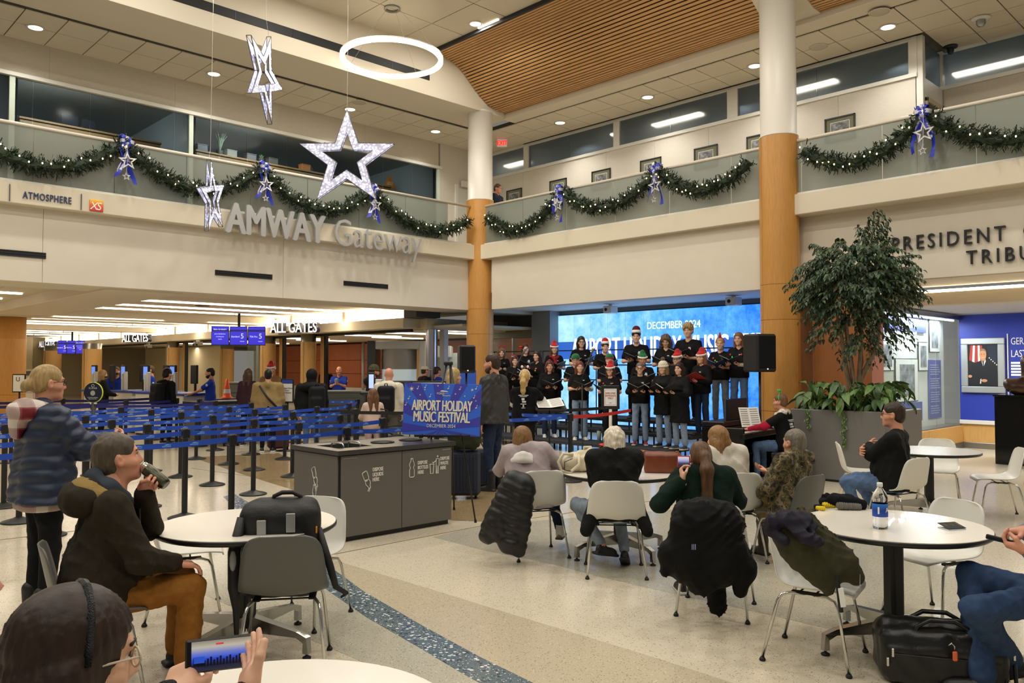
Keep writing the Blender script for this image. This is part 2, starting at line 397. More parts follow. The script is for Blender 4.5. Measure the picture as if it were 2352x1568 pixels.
# ---------------------------------------------------------------- floor
fo = MB().box(-12, 26, -8, 56, -.2, 0).build('floor', T_BEIGE); struct(fo, 'polished beige terrazzo floor of the hall with coloured bands')
def inlay(pts, mat, z, label):
    V = [gp(*p) if not isinstance(p, tuple) or len(p) == 2 else Vector(p) for p in pts]
    poly = [(v.x, v.y) for v in V]
    if sum(a[0]*b[1]-a[1]*b[0] for a, b in zip(poly, poly[1:]+poly[:1])) < 0: poly = poly[::-1]
    o = MB().prism(poly, -.01, z).build('inlay_band', mat, fo); o['label'] = label
up = [(540, 1135), (600, 1172), (733, 1283), (835, 1358), (970, 1437), (1106, 1511), (1223, 1568), (1390, 1640)]
dn = [(1240, 1640), (1101, 1568), (1051, 1540), (961, 1486), (844, 1419), (758, 1360), (660, 1280), (560, 1185), (512, 1140)]
inlay(up+dn, T_BLUE, .0030, 'blue terrazzo strip with white chips')
inlay([(736, 1277), (894, 1324), (1042, 1369), (1187, 1414), (1367, 1468), (1529, 1518), (1682, 1568), (1900, 1640)]+up[::-1][:6], T_TAN, .0015, 'tan terrazzo band beside the blue strip')
inlay([(993, 1233), (1119, 1266), (1259, 1293), (1376, 1324), (1493, 1351), (1628, 1381), (1760, 1410), (2010, 1470), (2352, 1560), (2352, 1330), (1900, 1200), (1600, 1165), (1105, 1207)], T_GREY, .0015, 'grey terrazzo wedge under the audience chairs')
inlay([(560, 1185), (660, 1280), (758, 1360), (844, 1419), (961, 1486), (1051, 1540), (1101, 1568), (1240, 1640), (1080, 1640), (943, 1568), (745, 1482), (600, 1420), (380, 1330), (380, 1250)], T_GREY, .0012, 'grey terrazzo band under the left table')
inlay([(440, 1050), (640, 1040), (700, 1075), (1160, 1125), (1160, 1200), (1040, 1195), (690, 1130), (560, 1090)], T_BROWN, .0018, 'brown terrazzo band by the rope posts')
for a, b in (((736, 1279), (1125, 1204)), ((1125, 1204), (1500, 1150)), ((440, 1075), (690, 1110)), ((0, 1240), (330, 1200))):
    a, b = gp(*a), gp(*b); d = (b-a).normalized(); n = Vector((-d.y, d.x, 0))*.0035
    MB().prism([(v.x, v.y) for v in (a-n, b-n, b+n, a+n)], -.01, .004).build('divider_strip', M('zinc divider', '8d8368', .4, metal=.5), fo)
# ---------------------------------------------------------------- upper storey, left side
wl = struct(link('wall_left', None), 'cream fascia wall under the left balcony'); YA = 15.33
for i, (a, b) in enumerate(((-8, -.6), (-.595, 3.8), (3.805, 8.27), (8.275, 13.72))):
    panel('fascia_panel', (a, b, YA, YA+.28, 3.11, 4.40), PLASTER, wl)
panel('ledge_band', (-8, 13.72, 15.12, YA+.28, 4.37, 4.74), BANDM, wl, .012)
panel('balcony_slab', (-8, 17, YA+.28, 18, 4.45, 4.70), SOFF, wl)
wb = struct(link('wall_back', None), 'cream fascia wall under the right balcony')
panel('fascia_panel', (13.66, 13.95, 7.2, 14.75, 3.11, 4.40), PLASTER, wb)
panel('fascia_panel', (13.86, 14.1, -6, 7.2, 3.11, 4.40), PLASTER, wb)
panel('fascia_panel', (13.8, 14.0, 14.75, 15.4, 3.55, 4.40), PLASTER, wb)
panel('ledge_band', (13.5, 14.1, -6, 15.12, 4.37, 4.74), BANDM, wb, .012)
panel('balcony_slab', (14.0, 17.7, -6, 15.6, 4.45, 4.70), SOFF, wb)
for x0, x1, z in ((1.9, 3.85, 3.57), (6.81, 8.02, 3.53), (9.73, 10.92, 3.53)):
    t = thing('linear_diffuser', {1.9: 'long black slot air diffuser in the cream fascia below the flooring logos', 6.81: 'black slot air diffuser in the fascia under the big grey letters', 9.73: 'black slot air diffuser nearest the corner column'}[x0], 'vent', ((x0+x1)/2, YA, z), 0, 'fascia diffusers')
    h = (x1-x0)/2
    MB().box(-h, h, -.012, .03, -.05, .05).build('housing', DARK, t)
    MB().box(-h, h, -.02, -.011, .034, .05).box(-h, h, -.02, -.011, -.05, -.042).box(-h, h, -.02, -.011, -.008, 0).build('blade', BLACKM, t)
# upper back walls
wa = struct(link('wall_back_left', None), 'beige covered upper wall above the balcony offices')
YB = 17.9
for i in range(9):
    panel('wall_panel', (-8+2.5*i, -8+2.5*(i+1)-.0015, YB, YB+.15, 7.42, 8.1), WPAPER, wa, .002)
panel('header_trim', (-8, 14.6, YB-.05, YB+.1, 7.34, 7.42), TRIMW, wa)
panel('wall_panel', (14.56, 16.6, YB, YB+.15, 4.7, 8.1), WPAPER2, wa, .002)
panel('door_leaf', (15.2, 16.1, YB-.03, YB, 4.7, 6.9), M('pale door', 'd8d6cc', .5), wa)
panel('door_frame', (15.1, 15.2, YB-.05, YB, 4.7, 7.0), TRIMW, wa); panel('door_closer', (15.3, 15.9, YB-.12, YB-.03, 6.95, 7.12), TRIMW, wa)
BLUR = None
def blurglass(name, rough, tint=(.8, .86, .86)):
    m = bpy.data.materials.new(name); m.use_nodes = True; nt = m.node_tree; nt.nodes.clear(); N = nt.nodes.new; MATS[name] = m
    o = N('ShaderNodeOutputMaterial'); mx = N('ShaderNodeMixShader'); mx.inputs[0].default_value = .003
    t = N('ShaderNodeBsdfRefraction'); t.inputs[0].default_value = (*tint, 1); t.inputs['Roughness'].default_value = rough; t.inputs['IOR'].default_value = 1.12
    g = N('ShaderNodeBsdfGlossy'); g.inputs['Roughness'].default_value = .08
    nt.links.new(t.outputs[0], mx.inputs[1]); nt.links.new(g.outputs[0], mx.inputs[2]); nt.links.new(mx.outputs[0], o.inputs[0]); return m
OFFG = blurglass('film covered glass', .09); CLERG = frost2 = None
def etched(name, col, w_, rough):
    m = bpy.data.materials.new(name); m.use_nodes = True; nt = m.node_tree; nt.nodes.clear(); N = nt.nodes.new; L = nt.links.new; MATS[name] = m
    o = N('ShaderNodeOutputMaterial'); m1 = N('ShaderNodeMixShader'); m2 = N('ShaderNodeMixShader'); m1.inputs[0].default_value = w_; m2.inputs[0].default_value = .5
    r = N('ShaderNodeBsdfRefraction'); r.inputs[0].default_value = (.7, .76, .8, 1); r.inputs['Roughness'].default_value = rough; r.inputs['IOR'].default_value = 1.15
    d = N('ShaderNodeBsdfDiffuse'); d.inputs[0].default_value = (*lin(col), 1); t = N('ShaderNodeBsdfTranslucent'); t.inputs[0].default_value = (*lin('b4bcc0'), 1)
    L(d.outputs[0], m2.inputs[1]); L(t.outputs[0], m2.inputs[2]); L(r.outputs[0], m1.inputs[1]); L(m2.outputs[0], m1.inputs[2]); L(m1.outputs[0], o.inputs[0]); return m
CLERG = etched('etched clerestory glass', 'a9b4ba', .45, .5)
BALG = frost('etched balcony glass', '8f9489', .66)
PANEG = frost('clear glass', 'c9d6d2', .10, .03)
win = struct(link('window_1', None), 'long office window of glass panes behind the left balcony')
xs = [-8, -6.2, -4.4, -2.6, -.8, .9, 2.5, 3.9, 4.23, 5.28, 5.97, 7.0, 7.36, 8.04, 8.72, 9.75, 10.8, 11.7, 12.6, 13.6, 14.45]
for a, b in zip(xs[:-1], xs[1:]): panel('pane', (a+.008, b-.008, YB+.04, YB+.055, 4.72, 7.34), OFFG, win, .002)
for x in (3.86, 7.36, 14.5): panel('mullion', (x-.05, x+.05, YB-.02, YB+.09, 4.7, 7.36), M('pale green mullion', 'cfdacb', .4), win)
wo = struct(link('wall_office', None), 'grey rear wall of the glazed offices')
panel('wall_panel', (-8, 16.5, 22.0, 22.1, 4.6, 8.1), M('office grey', '8e9496', .7), wo, .002)
panel('office_floor', (-8, 16.5, 18.0, 22.0, 4.6, 4.7), M('office carpet', '5a5650', .9), wo, .002)
panel('office_ceiling', (-8, 16.5, 18.06, 22.0, 7.7, 7.78), M('office ceiling', 'c4c6c2', .8), wo, .002)
for x in (3.95, 7.5, 14.5): panel('partition', (x-.05, x+.05, 18.1, 22.0, 4.7, 7.7), M('office partition', 'a9acaa', .7), wo, .002)
DESK = M('office oak', '8a6a45', .5, noise=(6, .1, (1, 8, 8)))
for i, (a, b, l) in enumerate(((4.3, 7.2, 'brown office credenza behind the glass left of the first mullion'), (8.05, 13.8, 'long brown office credenza behind the glass in the middle'), (-3, 3.6, 'brown office credenza behind the leftmost glass'))):
    t = thing('credenza', l, 'credenza', ((a+b)/2, 19.5, 4.7), 0, 'office credenzas'); h = (b-a)/2
    MB().bbox(-h, h, -.25, .25, 0, 2.2, .01).build('body', DESK, t); MB().bbox(-h-.02, h+.02, -.28, .28, 2.2, 2.25, .01).build('top', DESK, t)
    for k in range(int((b-a)/.9)): MB().bbox(-h+.05+.9*k, -h+.9+.9*k, -.265, -.25, .3, 2.15, .004).build('door', DESK, t)
zt = 6.95
def officebit(kind, label, cat, px, mb, mats):
    v = ony(px, 300, 19.45); t = thing(kind, label, cat, (v.x, 19.45, zt), 0)
    for nm, m, mt in mb: m.build(nm, mt, t)
SCRN = M('dark monitor', '1b1d22', .85)
for px, sz, l in ((160, .17, 'dark monitor on the left office credenza, larger of two'), (203, .15, 'dark monitor on the left office credenza, smaller of two')):
    officebit('monitor', l, 'monitor', px, [('screen', MB().bbox(-sz, sz, -.02, .02, .06, .06+sz*1.25, .006), SCRN), ('stand', MB().bbox(-.06, .06, -.06, .06, 0, .01, .003).cyl((0, .02, 0), (0, .02, .1), .015), BLACKM)], None)
LEAFD = M('office plant green', '44593a', .6)
rng = random.Random(5)
for px, hh, l in ((505, .62, 'tall grassy plant on the office credenza behind glass'), (600, .25, 'small green pot plant on the office credenza behind glass'), (712, .22, 'small pot plant near the right end of the office credenza')):
    mb = MB()
    for k in range(16):
        a = rng.random()*6.3; r = hh*.22*rng.random()
        mb.tube([(0, 0, .1), (r*math.cos(a)*.6, r*math.sin(a)*.6, hh*.6), (r*math.cos(a)*1.5, r*math.sin(a)*1.5, hh*(.8+.2*rng.random()))], [.012, .016, .002], 4)
    officebit('pot_plant', l, 'plant', px, [('leaves', mb, LEAFD), ('pot', MB().lathe([(0, 0), (.07, 0), (.09, .13), (.08, .13)], 12), M('dark pot', '33302c', .6))], None)
for px, c, l in ((462, '3a3a3c', 'dark box on the office credenza beside the grassy plant'), (530, 'd6d6cc', 'pale box on the office credenza right of the grassy plant'), (575, '4a4642', 'dark case on the office credenza behind glass'), (625, '4a443e', 'brown box on the office credenza behind glass'), (700, 'b06a30', 'orange figure on the office credenza behind glass')):
    officebit('desk_box', l, 'box', px, [('body', MB().bbox(-.13, .13, -.1, .1, 0, .17, .01), M('desk box '+c, c, .6)), ('lid', MB().bbox(-.135, .135, -.105, .105, .17, .19, .004), M('desk box '+c, c, .6))], None)
t = thing('warning_sign', 'orange triangular shape on the office credenza behind glass', 'sign', (13.95, 19.5, zt), 0)
MB().add([(-.24, 0, 0), (.24, 0, 0), (0, 0, .4), (-.24, .03, 0), (.24, .03, 0), (0, .03, .4)], [(0, 1, 2), (5, 4, 3), (0, 3, 4, 1), (1, 4, 5, 2), (2, 5, 3, 0)]).build('body', M('orange felt', 'd9822e', .7), t)
MB().bbox(-.1, .1, -.012, 0, .08, .2, .004).build('patch', M('pale orange', 'e8b070', .7), t)
# right upper wall
wr = struct(link('wall_back_right', None), 'pale covered upper wall with a clerestory behind the right balcony'); XB = 16.4
for i in range(8): panel('wall_panel', (XB, XB+.12, 5.6+1.54*i, 5.6+1.54*(i+1)-.004, 4.7, 7.30), WPAPER2, wr, .002)
panel('sill_trim', (XB-.04, XB+.1, 5.58, 17.9, 7.30, 7.38), TRIMW, wr); panel('head_trim', (XB-.02, XB+.1, 5.58, 17.9, 8.03, 8.1), TRIMW, wr)
for y0, y1 in ((5.58, 5.74), (9.45, 9.72), (12.85, 13.05), (16.15, 16.35), (17.8, 17.9)): panel('mullion', (XB-.015, XB+.1, y0, y1, 7.38, 8.03), TRIMW, wr)
for i, (y0, y1) in enumerate(((5.74, 7.6), (7.61, 9.45), (9.72, 11.3), (11.31, 12.85), (13.05, 14.6), (14.61, 16.15), (16.35, 17.8))):
    o = MB().bbox(XB+.03, XB+.045, y0, y1, 7.38, 8.03, .002).build('window_pane', CLERG, wr)
panel('rear_wall', (19.5, 19.6, -6, 18, 4.6, 9), M('office grey blue', '6f7a80', .8), wr); panel('rear_ceiling', (16.55, 19.5, -6, 18, 8.55, 8.6), M('office ceiling grey', '8f9698', .8), wr)
panel('return_panel', (XB+.1, 17.6, 5.5, 5.6, 6.95, 7.30), TRIMW, wr); panel('return_panel', (XB, XB+.14, 5.48, 5.62, 4.7, 8.1), TRIMW, wr)
panel('window_pane', (XB+.14, 17.55, 5.54, 5.555, 7.36, 8.03), CLERG, wr, .002)
panel('recess_wall', (17.6, 17.72, -6, 5.6, 4.7, 7.30), WPAPER, wr, .002); panel('sill_trim', (17.56, 17.7, -6, 5.6, 7.30, 7.38), TRIMW, wr)
panel('window_pane', (17.63, 17.645, 3.9, 5.5, 7.38, 8.03), CLERG, wr, .002); panel('mullion', (17.57, 17.7, 3.55, 3.9, 7.38, 8.1), TRIMW, wr); panel('window_pane', (17.63, 17.645, -6, 3.55, 7.38, 8.03), CLERG, wr, .002)
panel('mullion', (17.57, 17.7, 5.5, 5.6, 4.7, 8.1), TRIMW, wr)
do = struct(link('door_1', None, None, (17.0, 5.5, 4.7)), 'dark wooden door in the side of the upper recess')
MB().bbox(-.42, .42, -.05, .0, 0, 2.1, .006).build('door_leaf', M('dark door', '3a2c24', .4), do); MB().bbox(-.5, -.43, -.06, .02, 0, 2.2, .006).bbox(.43, .5, -.06, .02, 0, 2.2, .006).bbox(-.5, .5, -.06, .02, 2.12, 2.22, .006).build('door_frame', M('door frame beige', 'b8ac96', .5), do)
MB().cyl((-.34, -.05, 1.0), (-.34, -.1, 1.0), .012).bbox(-.35, -.22, -.115, -.095, .985, 1.015, .004).build('handle', STEEL, do)
for (y0, y1, x, z, l) in ((10.6, 12.0, 16.72, 7.78, 'glowing tube behind the middle clerestory'), (7.3, 8.6, 16.72, 7.74, 'glowing tube behind the clerestory beside the near column'), (16.5, 17.4, 16.72, 7.70, 'glowing tube behind the clerestory beside the corner column'), (4.1, 5.4, 17.95, 7.66, 'glowing tube behind the recessed clerestory'), (13.2, 13.35, 16.75, 7.82, 'small glowing lamp behind the clerestory near the corner')):
    t = thing('tube_light', l, 'lamp', (x, (y0+y1)/2, z), 0, 'clerestory lamps'); h = (y1-y0)/2
    MB().bbox(-.12, .12, -h, h, -.02, .02, .01).build('lens', M('clerestory lamp lens', 'fff0dc', .4, emit=16, ecol='ffe9cf'), t); MB().bbox(-.14, .14, -h-.02, h+.02, .02, .06, .006).build('housing', TRIMW, t)
# balcony glass and rails
for nm, lab, side in (('railing_left', 'white tube handrail over etched glass panes along the left balcony', 0), ('railing_right', 'white tube handrail over etched glass panes along the right balcony', 1)):
    t = struct(link('trim_1' if side == 0 else 'trim_2', None), lab)
    rail = M('handrail paint', 'd8cdbd', .35)
    if side == 0:
        MB().tube([(-8, 15.24, 5.72), (13.4, 15.24, 5.72)], .032, 12).build('handrail', rail, t, True)
        MB().bbox(-8, 13.5, 15.2, 15.28, 4.74, 4.78, .004).build('shoe', TRIMW, t); e = [-8+1.29*i for i in range(17)]
    else:
        MB().tube([(13.62, -6, 5.72), (13.62, 15.0, 5.72)], .032, 12).build('handrail', rail, t, True)
        MB().bbox(13.58, 13.66, -6, 15.1, 4.74, 4.78, .004).build('shoe', TRIMW, t); e = [-6+1.4*i for i in range(16)]
    for a, b in zip(e[:-1], e[1:]):
        if side == 0: MB().bbox(a+.006, b-.006, 15.233, 15.247, 4.76, 5.69, .002).build('pane', BALG, t)
        else: MB().bbox(13.613, 13.627, a+.006, b-.006, 4.76, 5.69, .002).build('pane', BALG, t)
# ---------------------------------------------------------------- ceilings
ce = struct(link('ceiling', None), 'beige tiled ceilings, bulkheads and the curved cedar slat vault')
tm = MB().bbox(-.341, .341, -.359, .359, -.012, .012, .003).build('ceiling_tile', TILEM, ce, loc=(3.35, 16.68, 8.1)); tile = tm
def tiles(x0, y0, nx, ny, sx, sy, z, src):
    for i in range(nx):
        for j in range(ny):
            o = src.copy(); COL.objects.link(o); o.location = (x0+sx*i, y0+sy*j, z)
tiles(3.35-.7*15, 16.68, 36, 2, .7, .735, 8.1, tm)
tiles(3.35-.7*15, 17.875, 36, 1, .7, .2, 8.1, None) if False else None
ts = MB().bbox(-.341, .341, -.10, .10, -.012, .012, .003).build('ceiling_tile', TILEM, ce, loc=(3.35, 17.875, 8.1))
tiles(3.35-.7*15, 17.875, 36, 1, .7, .2, 8.1, ts)
tm2 = MB().bbox(-.363, .363, -.336, .336, -.012, .012, .003).build('ceiling_tile', TILEM, ce, loc=(15.18, 5.76, 8.1))
tiles(15.18, 5.76-.69*10, 2, 26, .745, .69, 8.1, tm2); tiles(16.67, 5.07-.69*9, 2, 10, .745, .69, 8.1, tm2)
tb = MB().bbox(-.683, .683, -.686, .686, -.012, .012, .003).build('ceiling_tile', TILEM, ce, loc=(11.05+.69, 13.88-.69, 9.3))
tiles(11.74-1.385*13, 13.19-1.39*13, 14, 15, 1.385, 1.39, 9.3, tb)
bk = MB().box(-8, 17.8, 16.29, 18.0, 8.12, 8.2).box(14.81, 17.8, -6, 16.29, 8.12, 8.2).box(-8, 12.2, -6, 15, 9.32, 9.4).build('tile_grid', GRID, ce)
panel('bulkhead', (-8, 14.5, 15.0, 16.3, 8.14, 9.6), SOFF, ce); panel('bulkhead', (-8, 5.25, 14.7, 15.02, 8.72, 9.6), SOFF, ce)
panel('soffit', (14.36, 14.82, -6, 15.1, 8.12, 8.6), SOFF, ce)
prof = [(14.40, 8.26), (14.05, 8.27), (13.73, 8.345), (13.43, 8.53), (13.13, 8.77), (12.88, 8.99), (12.6, 9.13), (12.33, 9.19), (12.0, 9.225)]
def resample(P, step):
    out = []; acc = 0; P = [Vector((a, 0, b)) for a, b in P]; nxt = step/2
    for a, b in zip(P[:-1], P[1:]):
        L = (b-a).length
        while nxt <= acc+L: q = a+(b-a)*((nxt-acc)/L); out.append((q, (b-a).normalized())); nxt += step
        acc += L
    return out
PR = resample(prof, .083)
for y0, y1 in ((7.45, 14.98), (-6, 6.55)):
    for p, d in PR:
        a = math.atan2(d.z, -d.x); T = Matrix.Translation(p) @ Matrix.Rotation(a, 4, 'Y')
        MB().box(-.026, .026, y0, y1, -.02, .03, 0, T).build('wood_slat', SLAT, ce)
    MB().prism([(x, z+.075) for x, z in prof]+[(x, z+.12) for x, z in prof[::-1]], y0, y1, 0, Matrix(((1, 0, 0, 0), (0, 0, 1, 0), (0, 1, 0, 0), (0, 0, 0, 1)))).build('slat_backing', M('slat backing', '1d120c', .8), ce)
MB().prism([(x, z-.05) for x, z in prof]+[(12.0, 9.6), (14.4, 9.6)], 6.55, 7.45, 0, Matrix(((1, 0, 0, 0), (0, 0, 1, 0), (0, 1, 0, 0), (0, 0, 0, 1)))).build('bulkhead', SOFF, ce)
panel('edge_trim', (11.96, 12.03, -6, 14.98, 9.2, 9.34), DARK, ce)
MB().bbox(-.02, .02, -.33, .33, -.02, .02, .005).build('slot_lamp', LEDW, ce, loc=(11.93, 13.0, 9.28))
panel('linear_slot', (-8, 11.86, 14.985, 15.02, 8.5, 8.68), DARK, ce, .002)
for i in range(16): panel('slot_divider', (-8+1.25*i, -7.985+1.25*i, 14.98, 15.01, 8.5, 8.68), BLACKM, ce, .002)
for i, (x, y, z) in enumerate([(x, y, 8.1) for x, y in DOWN_A+DOWN_B]+[(11.74, 13.21, 9.3)]):
    t = thing('downlight', ['round downlight %s' % q for q in ('beyond the left edge of the tiles', 'in the left tiles at the far left', 'in the left tiles, leftmost in view', 'in the left tiles above the first hanging star', 'in the left tiles behind the top of the big star', 'in the left tiles nearest the corner column', 'in the right tiles nearest the corner column', 'in the right tiles between the corner and the near column', 'in the right tiles just left of the near column', 'in the right tiles right of the near column', 'in the right tiles beyond the recess', 'in the right tiles at the far right', 'in the high ceiling beside the cedar slats')][i], 'downlight', (x, y, z-.012), 0, 'round recessed downlights')
    MB().lathe([(.13, 0), (.16, -.004), (.165, -.012), (.125, -.014), (.12, 0)], 24).build('trim_ring', TRIMW, t, True); MB().cyl((0, 0, -.002), (0, 0, -.009), .125, n=24).build('lens', LEDW, t)
for p, l in (((1880, 108), 'right of the near column'), ((2020, 28), 'far right of the tiles'), ((825, 235), 'in the left tiles')):
    v = gp(*p, 8.08); t = thing('ceiling_speaker', 'flat round ceiling speaker grille '+l, 'speaker', v, 0, 'round ceiling grilles')
    MB().lathe([(.0, -.004), (.15, -.004), (.17, 0), (.17, .01)], 24).build('grille', M('grille beige', 'b8ae9c', .6), t, True); MB().lathe([(.165, -.006), (.18, -.006), (.185, .004)], 24).build('rim', TILEM, t, True)
for p, l, s in (((2253, 42), 'white domed camera with a chrome eye in the ceiling tiles', 1), ((2183, 107), 'small black domed camera under the recess ceiling', .8)):
    v = gp(*p, 8.08); t = thing('dome_camera', l, 'camera', v)
    MB().lathe([(0, 0), (.17*s, 0), (.16*s, -.03), (.09*s, -.04), (0, -.04)], 20).build('plate', TRIMW if s == 1 else BLACKM, t, True); MB().lathe([(.08*s, -.03), (.08*s, -.1), (.05*s, -.15), (0, -.165)], 16).build('dome', STEEL if s == 1 else BLACKM, t, True)
t = thing('exit_sign', 'small red exit sign hanging by the corner column', 'sign', (15.5, 16.31, 7.86), R(-44))
MB().bbox(-.14, .14, -.02, .02, 0, .22, .005).build('housing', M('exit housing', 'e6e0d8', .5, emit=.15), t); MB().box(-.03, .03, -.01, .01, .22, .24).build('mount', TRIMW, t)
text('lettering', 'EXIT', .19, M('exit red', 'f01810', .5, emit=2.2), t, (0, -.024, .04), (R(90), 0, 0), .002, .004, 'CENTER', .75)
# ---------------------------------------------------------------- columns
def column(x, y, zt, ztop, label, seams, nm='column'):
    t = struct(link(nm, None, None, (x, y, 0)), label)
    for a, b in zip(seams[:-1], seams[1:]):
        for k in range(3):
            mb = MB(); n = 14; V = []; g = .008; a0 = 2*PI*k/3+.5+g; a1 = 2*PI*(k+1)/3+.5-g
            for i in range(n+1):
                th = a0+(a1-a0)*i/n
                V += [(.345*math.cos(th), .345*math.sin(th), a+.003), (.345*math.cos(th), .345*math.sin(th), b-.003)]
            mb.add(V, [(2*i, 2*i+2, 2*i+3, 2*i+1) for i in range(n)]); mb.build('veneer_panel', WOOD, t, True)
    MB().cyl((0, 0, 0), (0, 0, zt-.01), .338, n=40).build('core', M('veneer seam', '6b4a24', .6), t, True)
    MB().lathe([(.30, zt-.02), (.346, zt-.02), (.346, zt), (.318, zt+.004), (.316, ztop-.06), (.322, ztop-.06), (.322, ztop)], 40).build('shaft', COLW, t, True)
column(13.72, 15.25, 5.92, 8.2, 'round corner column, maple below and white above', [0, .9, 2.5, 3.13, 5.9])
column(13.58, 7.01, 5.84, 8.6, 'round near column, maple below and white above', [0, .9, 2.52, 3.15, 5.82])
# ---------------------------------------------------------------- screen recess
rc = struct(link('wall_screen_recess', None), 'grey recess around the big video wall')
GREYP = M('grey recess paint', '8b8e90', .6)
panel('recess_ceiling', (13.9, 16.6, 7.0, 15.7, 3.2, 3.3), M('recess ceiling paint', 'd4d2cc', .6), rc)
panel('back_panel', (16.45, 16.6, 7.0, 15.6, 0, 3.2), GREYP, rc); panel('pillar', (16.0, 16.5, 14.95, 15.65, 0, 3.2), GREYP, rc)
panel('header', (16.3, 16.5, 15.65, 18, 2.72, 3.3), M('header grey', '77746c', .6), rc); panel('header', (16.22, 16.3, 15.65, 18, 2.5, 2.72), M('header brown', '6e6455', .6), rc)
def screenmat():
    m = bpy.data.materials.new('video wall picture'); m.use_nodes = True; nt = m.node_tree; b = nt.nodes['Principled BSDF']; N = nt.nodes.new; L = nt.links.new
    tc = N('ShaderNodeTexCoord'); sp = N('ShaderNodeSeparateXYZ'); L(tc.outputs['Object'], sp.inputs[0])
    n = N('ShaderNodeTexNoise'); n.inputs['Scale'].default_value = 2.2; n.inputs['Detail'].default_value = 9; n.inputs['Roughness'].default_value = .72; L(tc.outputs['Object'], n.inputs['Vector'])
    mr = N('ShaderNodeMapRange'); mr.inputs[1].default_value = -3.7; mr.inputs[2].default_value = 3.7; mr.inputs[3].default_value = .42; mr.inputs[4].default_value = -.12; L(sp.outputs[1], mr.inputs[0])
    ad = N('ShaderNodeMath'); ad.operation = 'SUBTRACT'; L(n.outputs['Fac'], ad.inputs[0]); L(mr.outputs[0], ad.inputs[1])
    r = N('ShaderNodeValToRGB'); e = r.color_ramp.elements
    e[0].position = .1; e[0].color = (*lin('1f6fd2'), 1); e[1].position = .7; e[1].color = (*lin('a8d6ff'), 1); q = e.new(.38); q.color = (*lin('5aa8f5'), 1); L(ad.outputs[0], r.inputs[0])
    b.inputs['Base Color'].default_value = (.01, .01, .015, 1); b.inputs['Roughness'].default_value = .3
    L(r.outputs[0], b.inputs['Emission Color']); b.inputs['Emission Strength'].default_value = 1.75
    return m
led = thing('video_wall', 'huge glowing blue video wall with white festival lettering behind the choir', 'screen', (16.36, 11.2, 1.63))
MB().box(-.02, .02, -3.75, 3.75, -1.43, 1.44).build('picture', screenmat(), led); MB().bbox(.02, .08, -3.78, 3.78, -1.47, 1.47, .006).build('cabinet', BLACKM, led)
for i in range(13): MB().box(-.0206, -.0196, -3.75+.577*i-.0015, -3.75+.577*i+.0015, -1.43, 1.44).build('panel_seam', M('seam blue', '3a78c0', .6, emit=.4), led)
SW = M('screen white', 'ffffff', .5, emit=2.0); SBL = M('screen band blue', '3f7ae8', .5, emit=.75)
MB().box(-.026, -.021, -3.75, 3.75, .25, .72).build('colour_band', SBL, led)
text('date_lettering', 'DECEMBER 2024', .25, SW, led, (-.03, 0, .98), RYN, .001, 0, 'CENTER', .86)
text('festival_lettering', 'AIRPORT HOLIDAY MUSIC FESTIVAL', .78, SW, led, (-.03, 0, .26), RYN, .001, .010, 'CENTER', fit=6.5)
# ---------------------------------------------------------------- tribute corner at the right
tr = struct(link('wall_right', None), 'tribute corner with copper veneer block, blue wall and maple wainscot')
panel('veneer_block', (13.98, 14.5, 5.56, 6.6, .9, 3.09), COPPER, tr, .006); panel('veneer_block', (13.98, 14.5, 5.56, 6.6, 0, .89), COPPER, tr, .006); panel('veneer_block', (14.5, 16.4, 6.0, 7.2, 0, 3.09), COPPER, tr, .006)
BLUEP = M('tribute blue', '2437a0', .5)
panel('blue_panel', (18.5, 18.6, 2.9, 5.55, .58, 2.76), BLUEP, tr); panel('blue_panel', (18.5, 18.6, -1.2, 2.89, .58, 2.76), BLUEP, tr)
panel('cap_trim', (18.44, 18.6, -1.2, 5.55, .5, .58), TRIMW, tr)
for a, b in ((3.7, 5.55), (1.8, 3.69), (-.2, 1.79)): panel('wainscot', (18.48, 18.6, a, b, .12, .5), WOODL, tr)
panel('skirting', (18.47, 18.6, -1.2, 5.55, 0, .12), STEEL, tr)
for a, b in ((14.5, 16.5), (16.51, 18.48)): panel('wainscot', (a, b, 5.5, 5.62, .12, .46), WOODL, tr)
panel('skirting', (14.5, 18.48, 5.49, 5.62, 0, .12), STEEL, tr)
for i in range(6): panel('ceiling_tile', (13.9, 15.3, -5+1.85*i, -3.16+1.85*i, 3.1, 3.14), TILEM, tr)
panel('soffit_beam', (15.3, 15.5, -6, 5.9, 2.77, 3.0), SOFF, tr, .008); panel('lower_ceiling', (15.5, 18.6, -6, 7.0, 2.77, 2.85), M('lower ceiling paint', 'd8d6d0', .7), tr)
MB().bbox(15.33, 15.42, -6, 5.6, 3.0, 3.05, .006).build('cove_light', M('tribute cove lens', 'fff1d6', .4, emit=18, ecol='ffeccb'), tr)
MB().bbox(14.45, 15.3, -6, 6.2, 3.3, 3.4, .006).build('roof_plate', SOFF, tr)
# glass display case
dc = thing('display_case', 'glazed white display case of framed photographs in the tribute corner', 'display case', (16.4, 5.75, 0))
MB().bbox(-1.9, 2.08, .1, .2, .46, 2.75, .004).build('back_panel', M('case white', 'dfe3e0', .6), dc); MB().bbox(-1.9, 2.08, -.22, .2, .4, .48, .006).build('base_shelf', STEEL, dc)
MB().bbox(-1.9, 2.08, -.24, .2, 2.66, 2.76, .006).build('head_rail', STEEL, dc)
for a, b in ((-1.9, -.62), (-.61, .68), (.69, 2.07)): MB().bbox(a, b, -.2, -.188, .48, 2.66, .002).build('pane', PANEG, dc)
MB().bbox(-1.85, 2.0, -.14, -.1, 2.63, 2.66, .004).build('strip_lamp', M('case strip lens', 'f4fbff', .4, emit=4), dc)
PH = M('monochrome print', '7d8288', .5, noise=(7, .75)); MATW = M('print mat white', 'e9ebe8', .6); FRB = M('black frame', '1c1d20', .4)
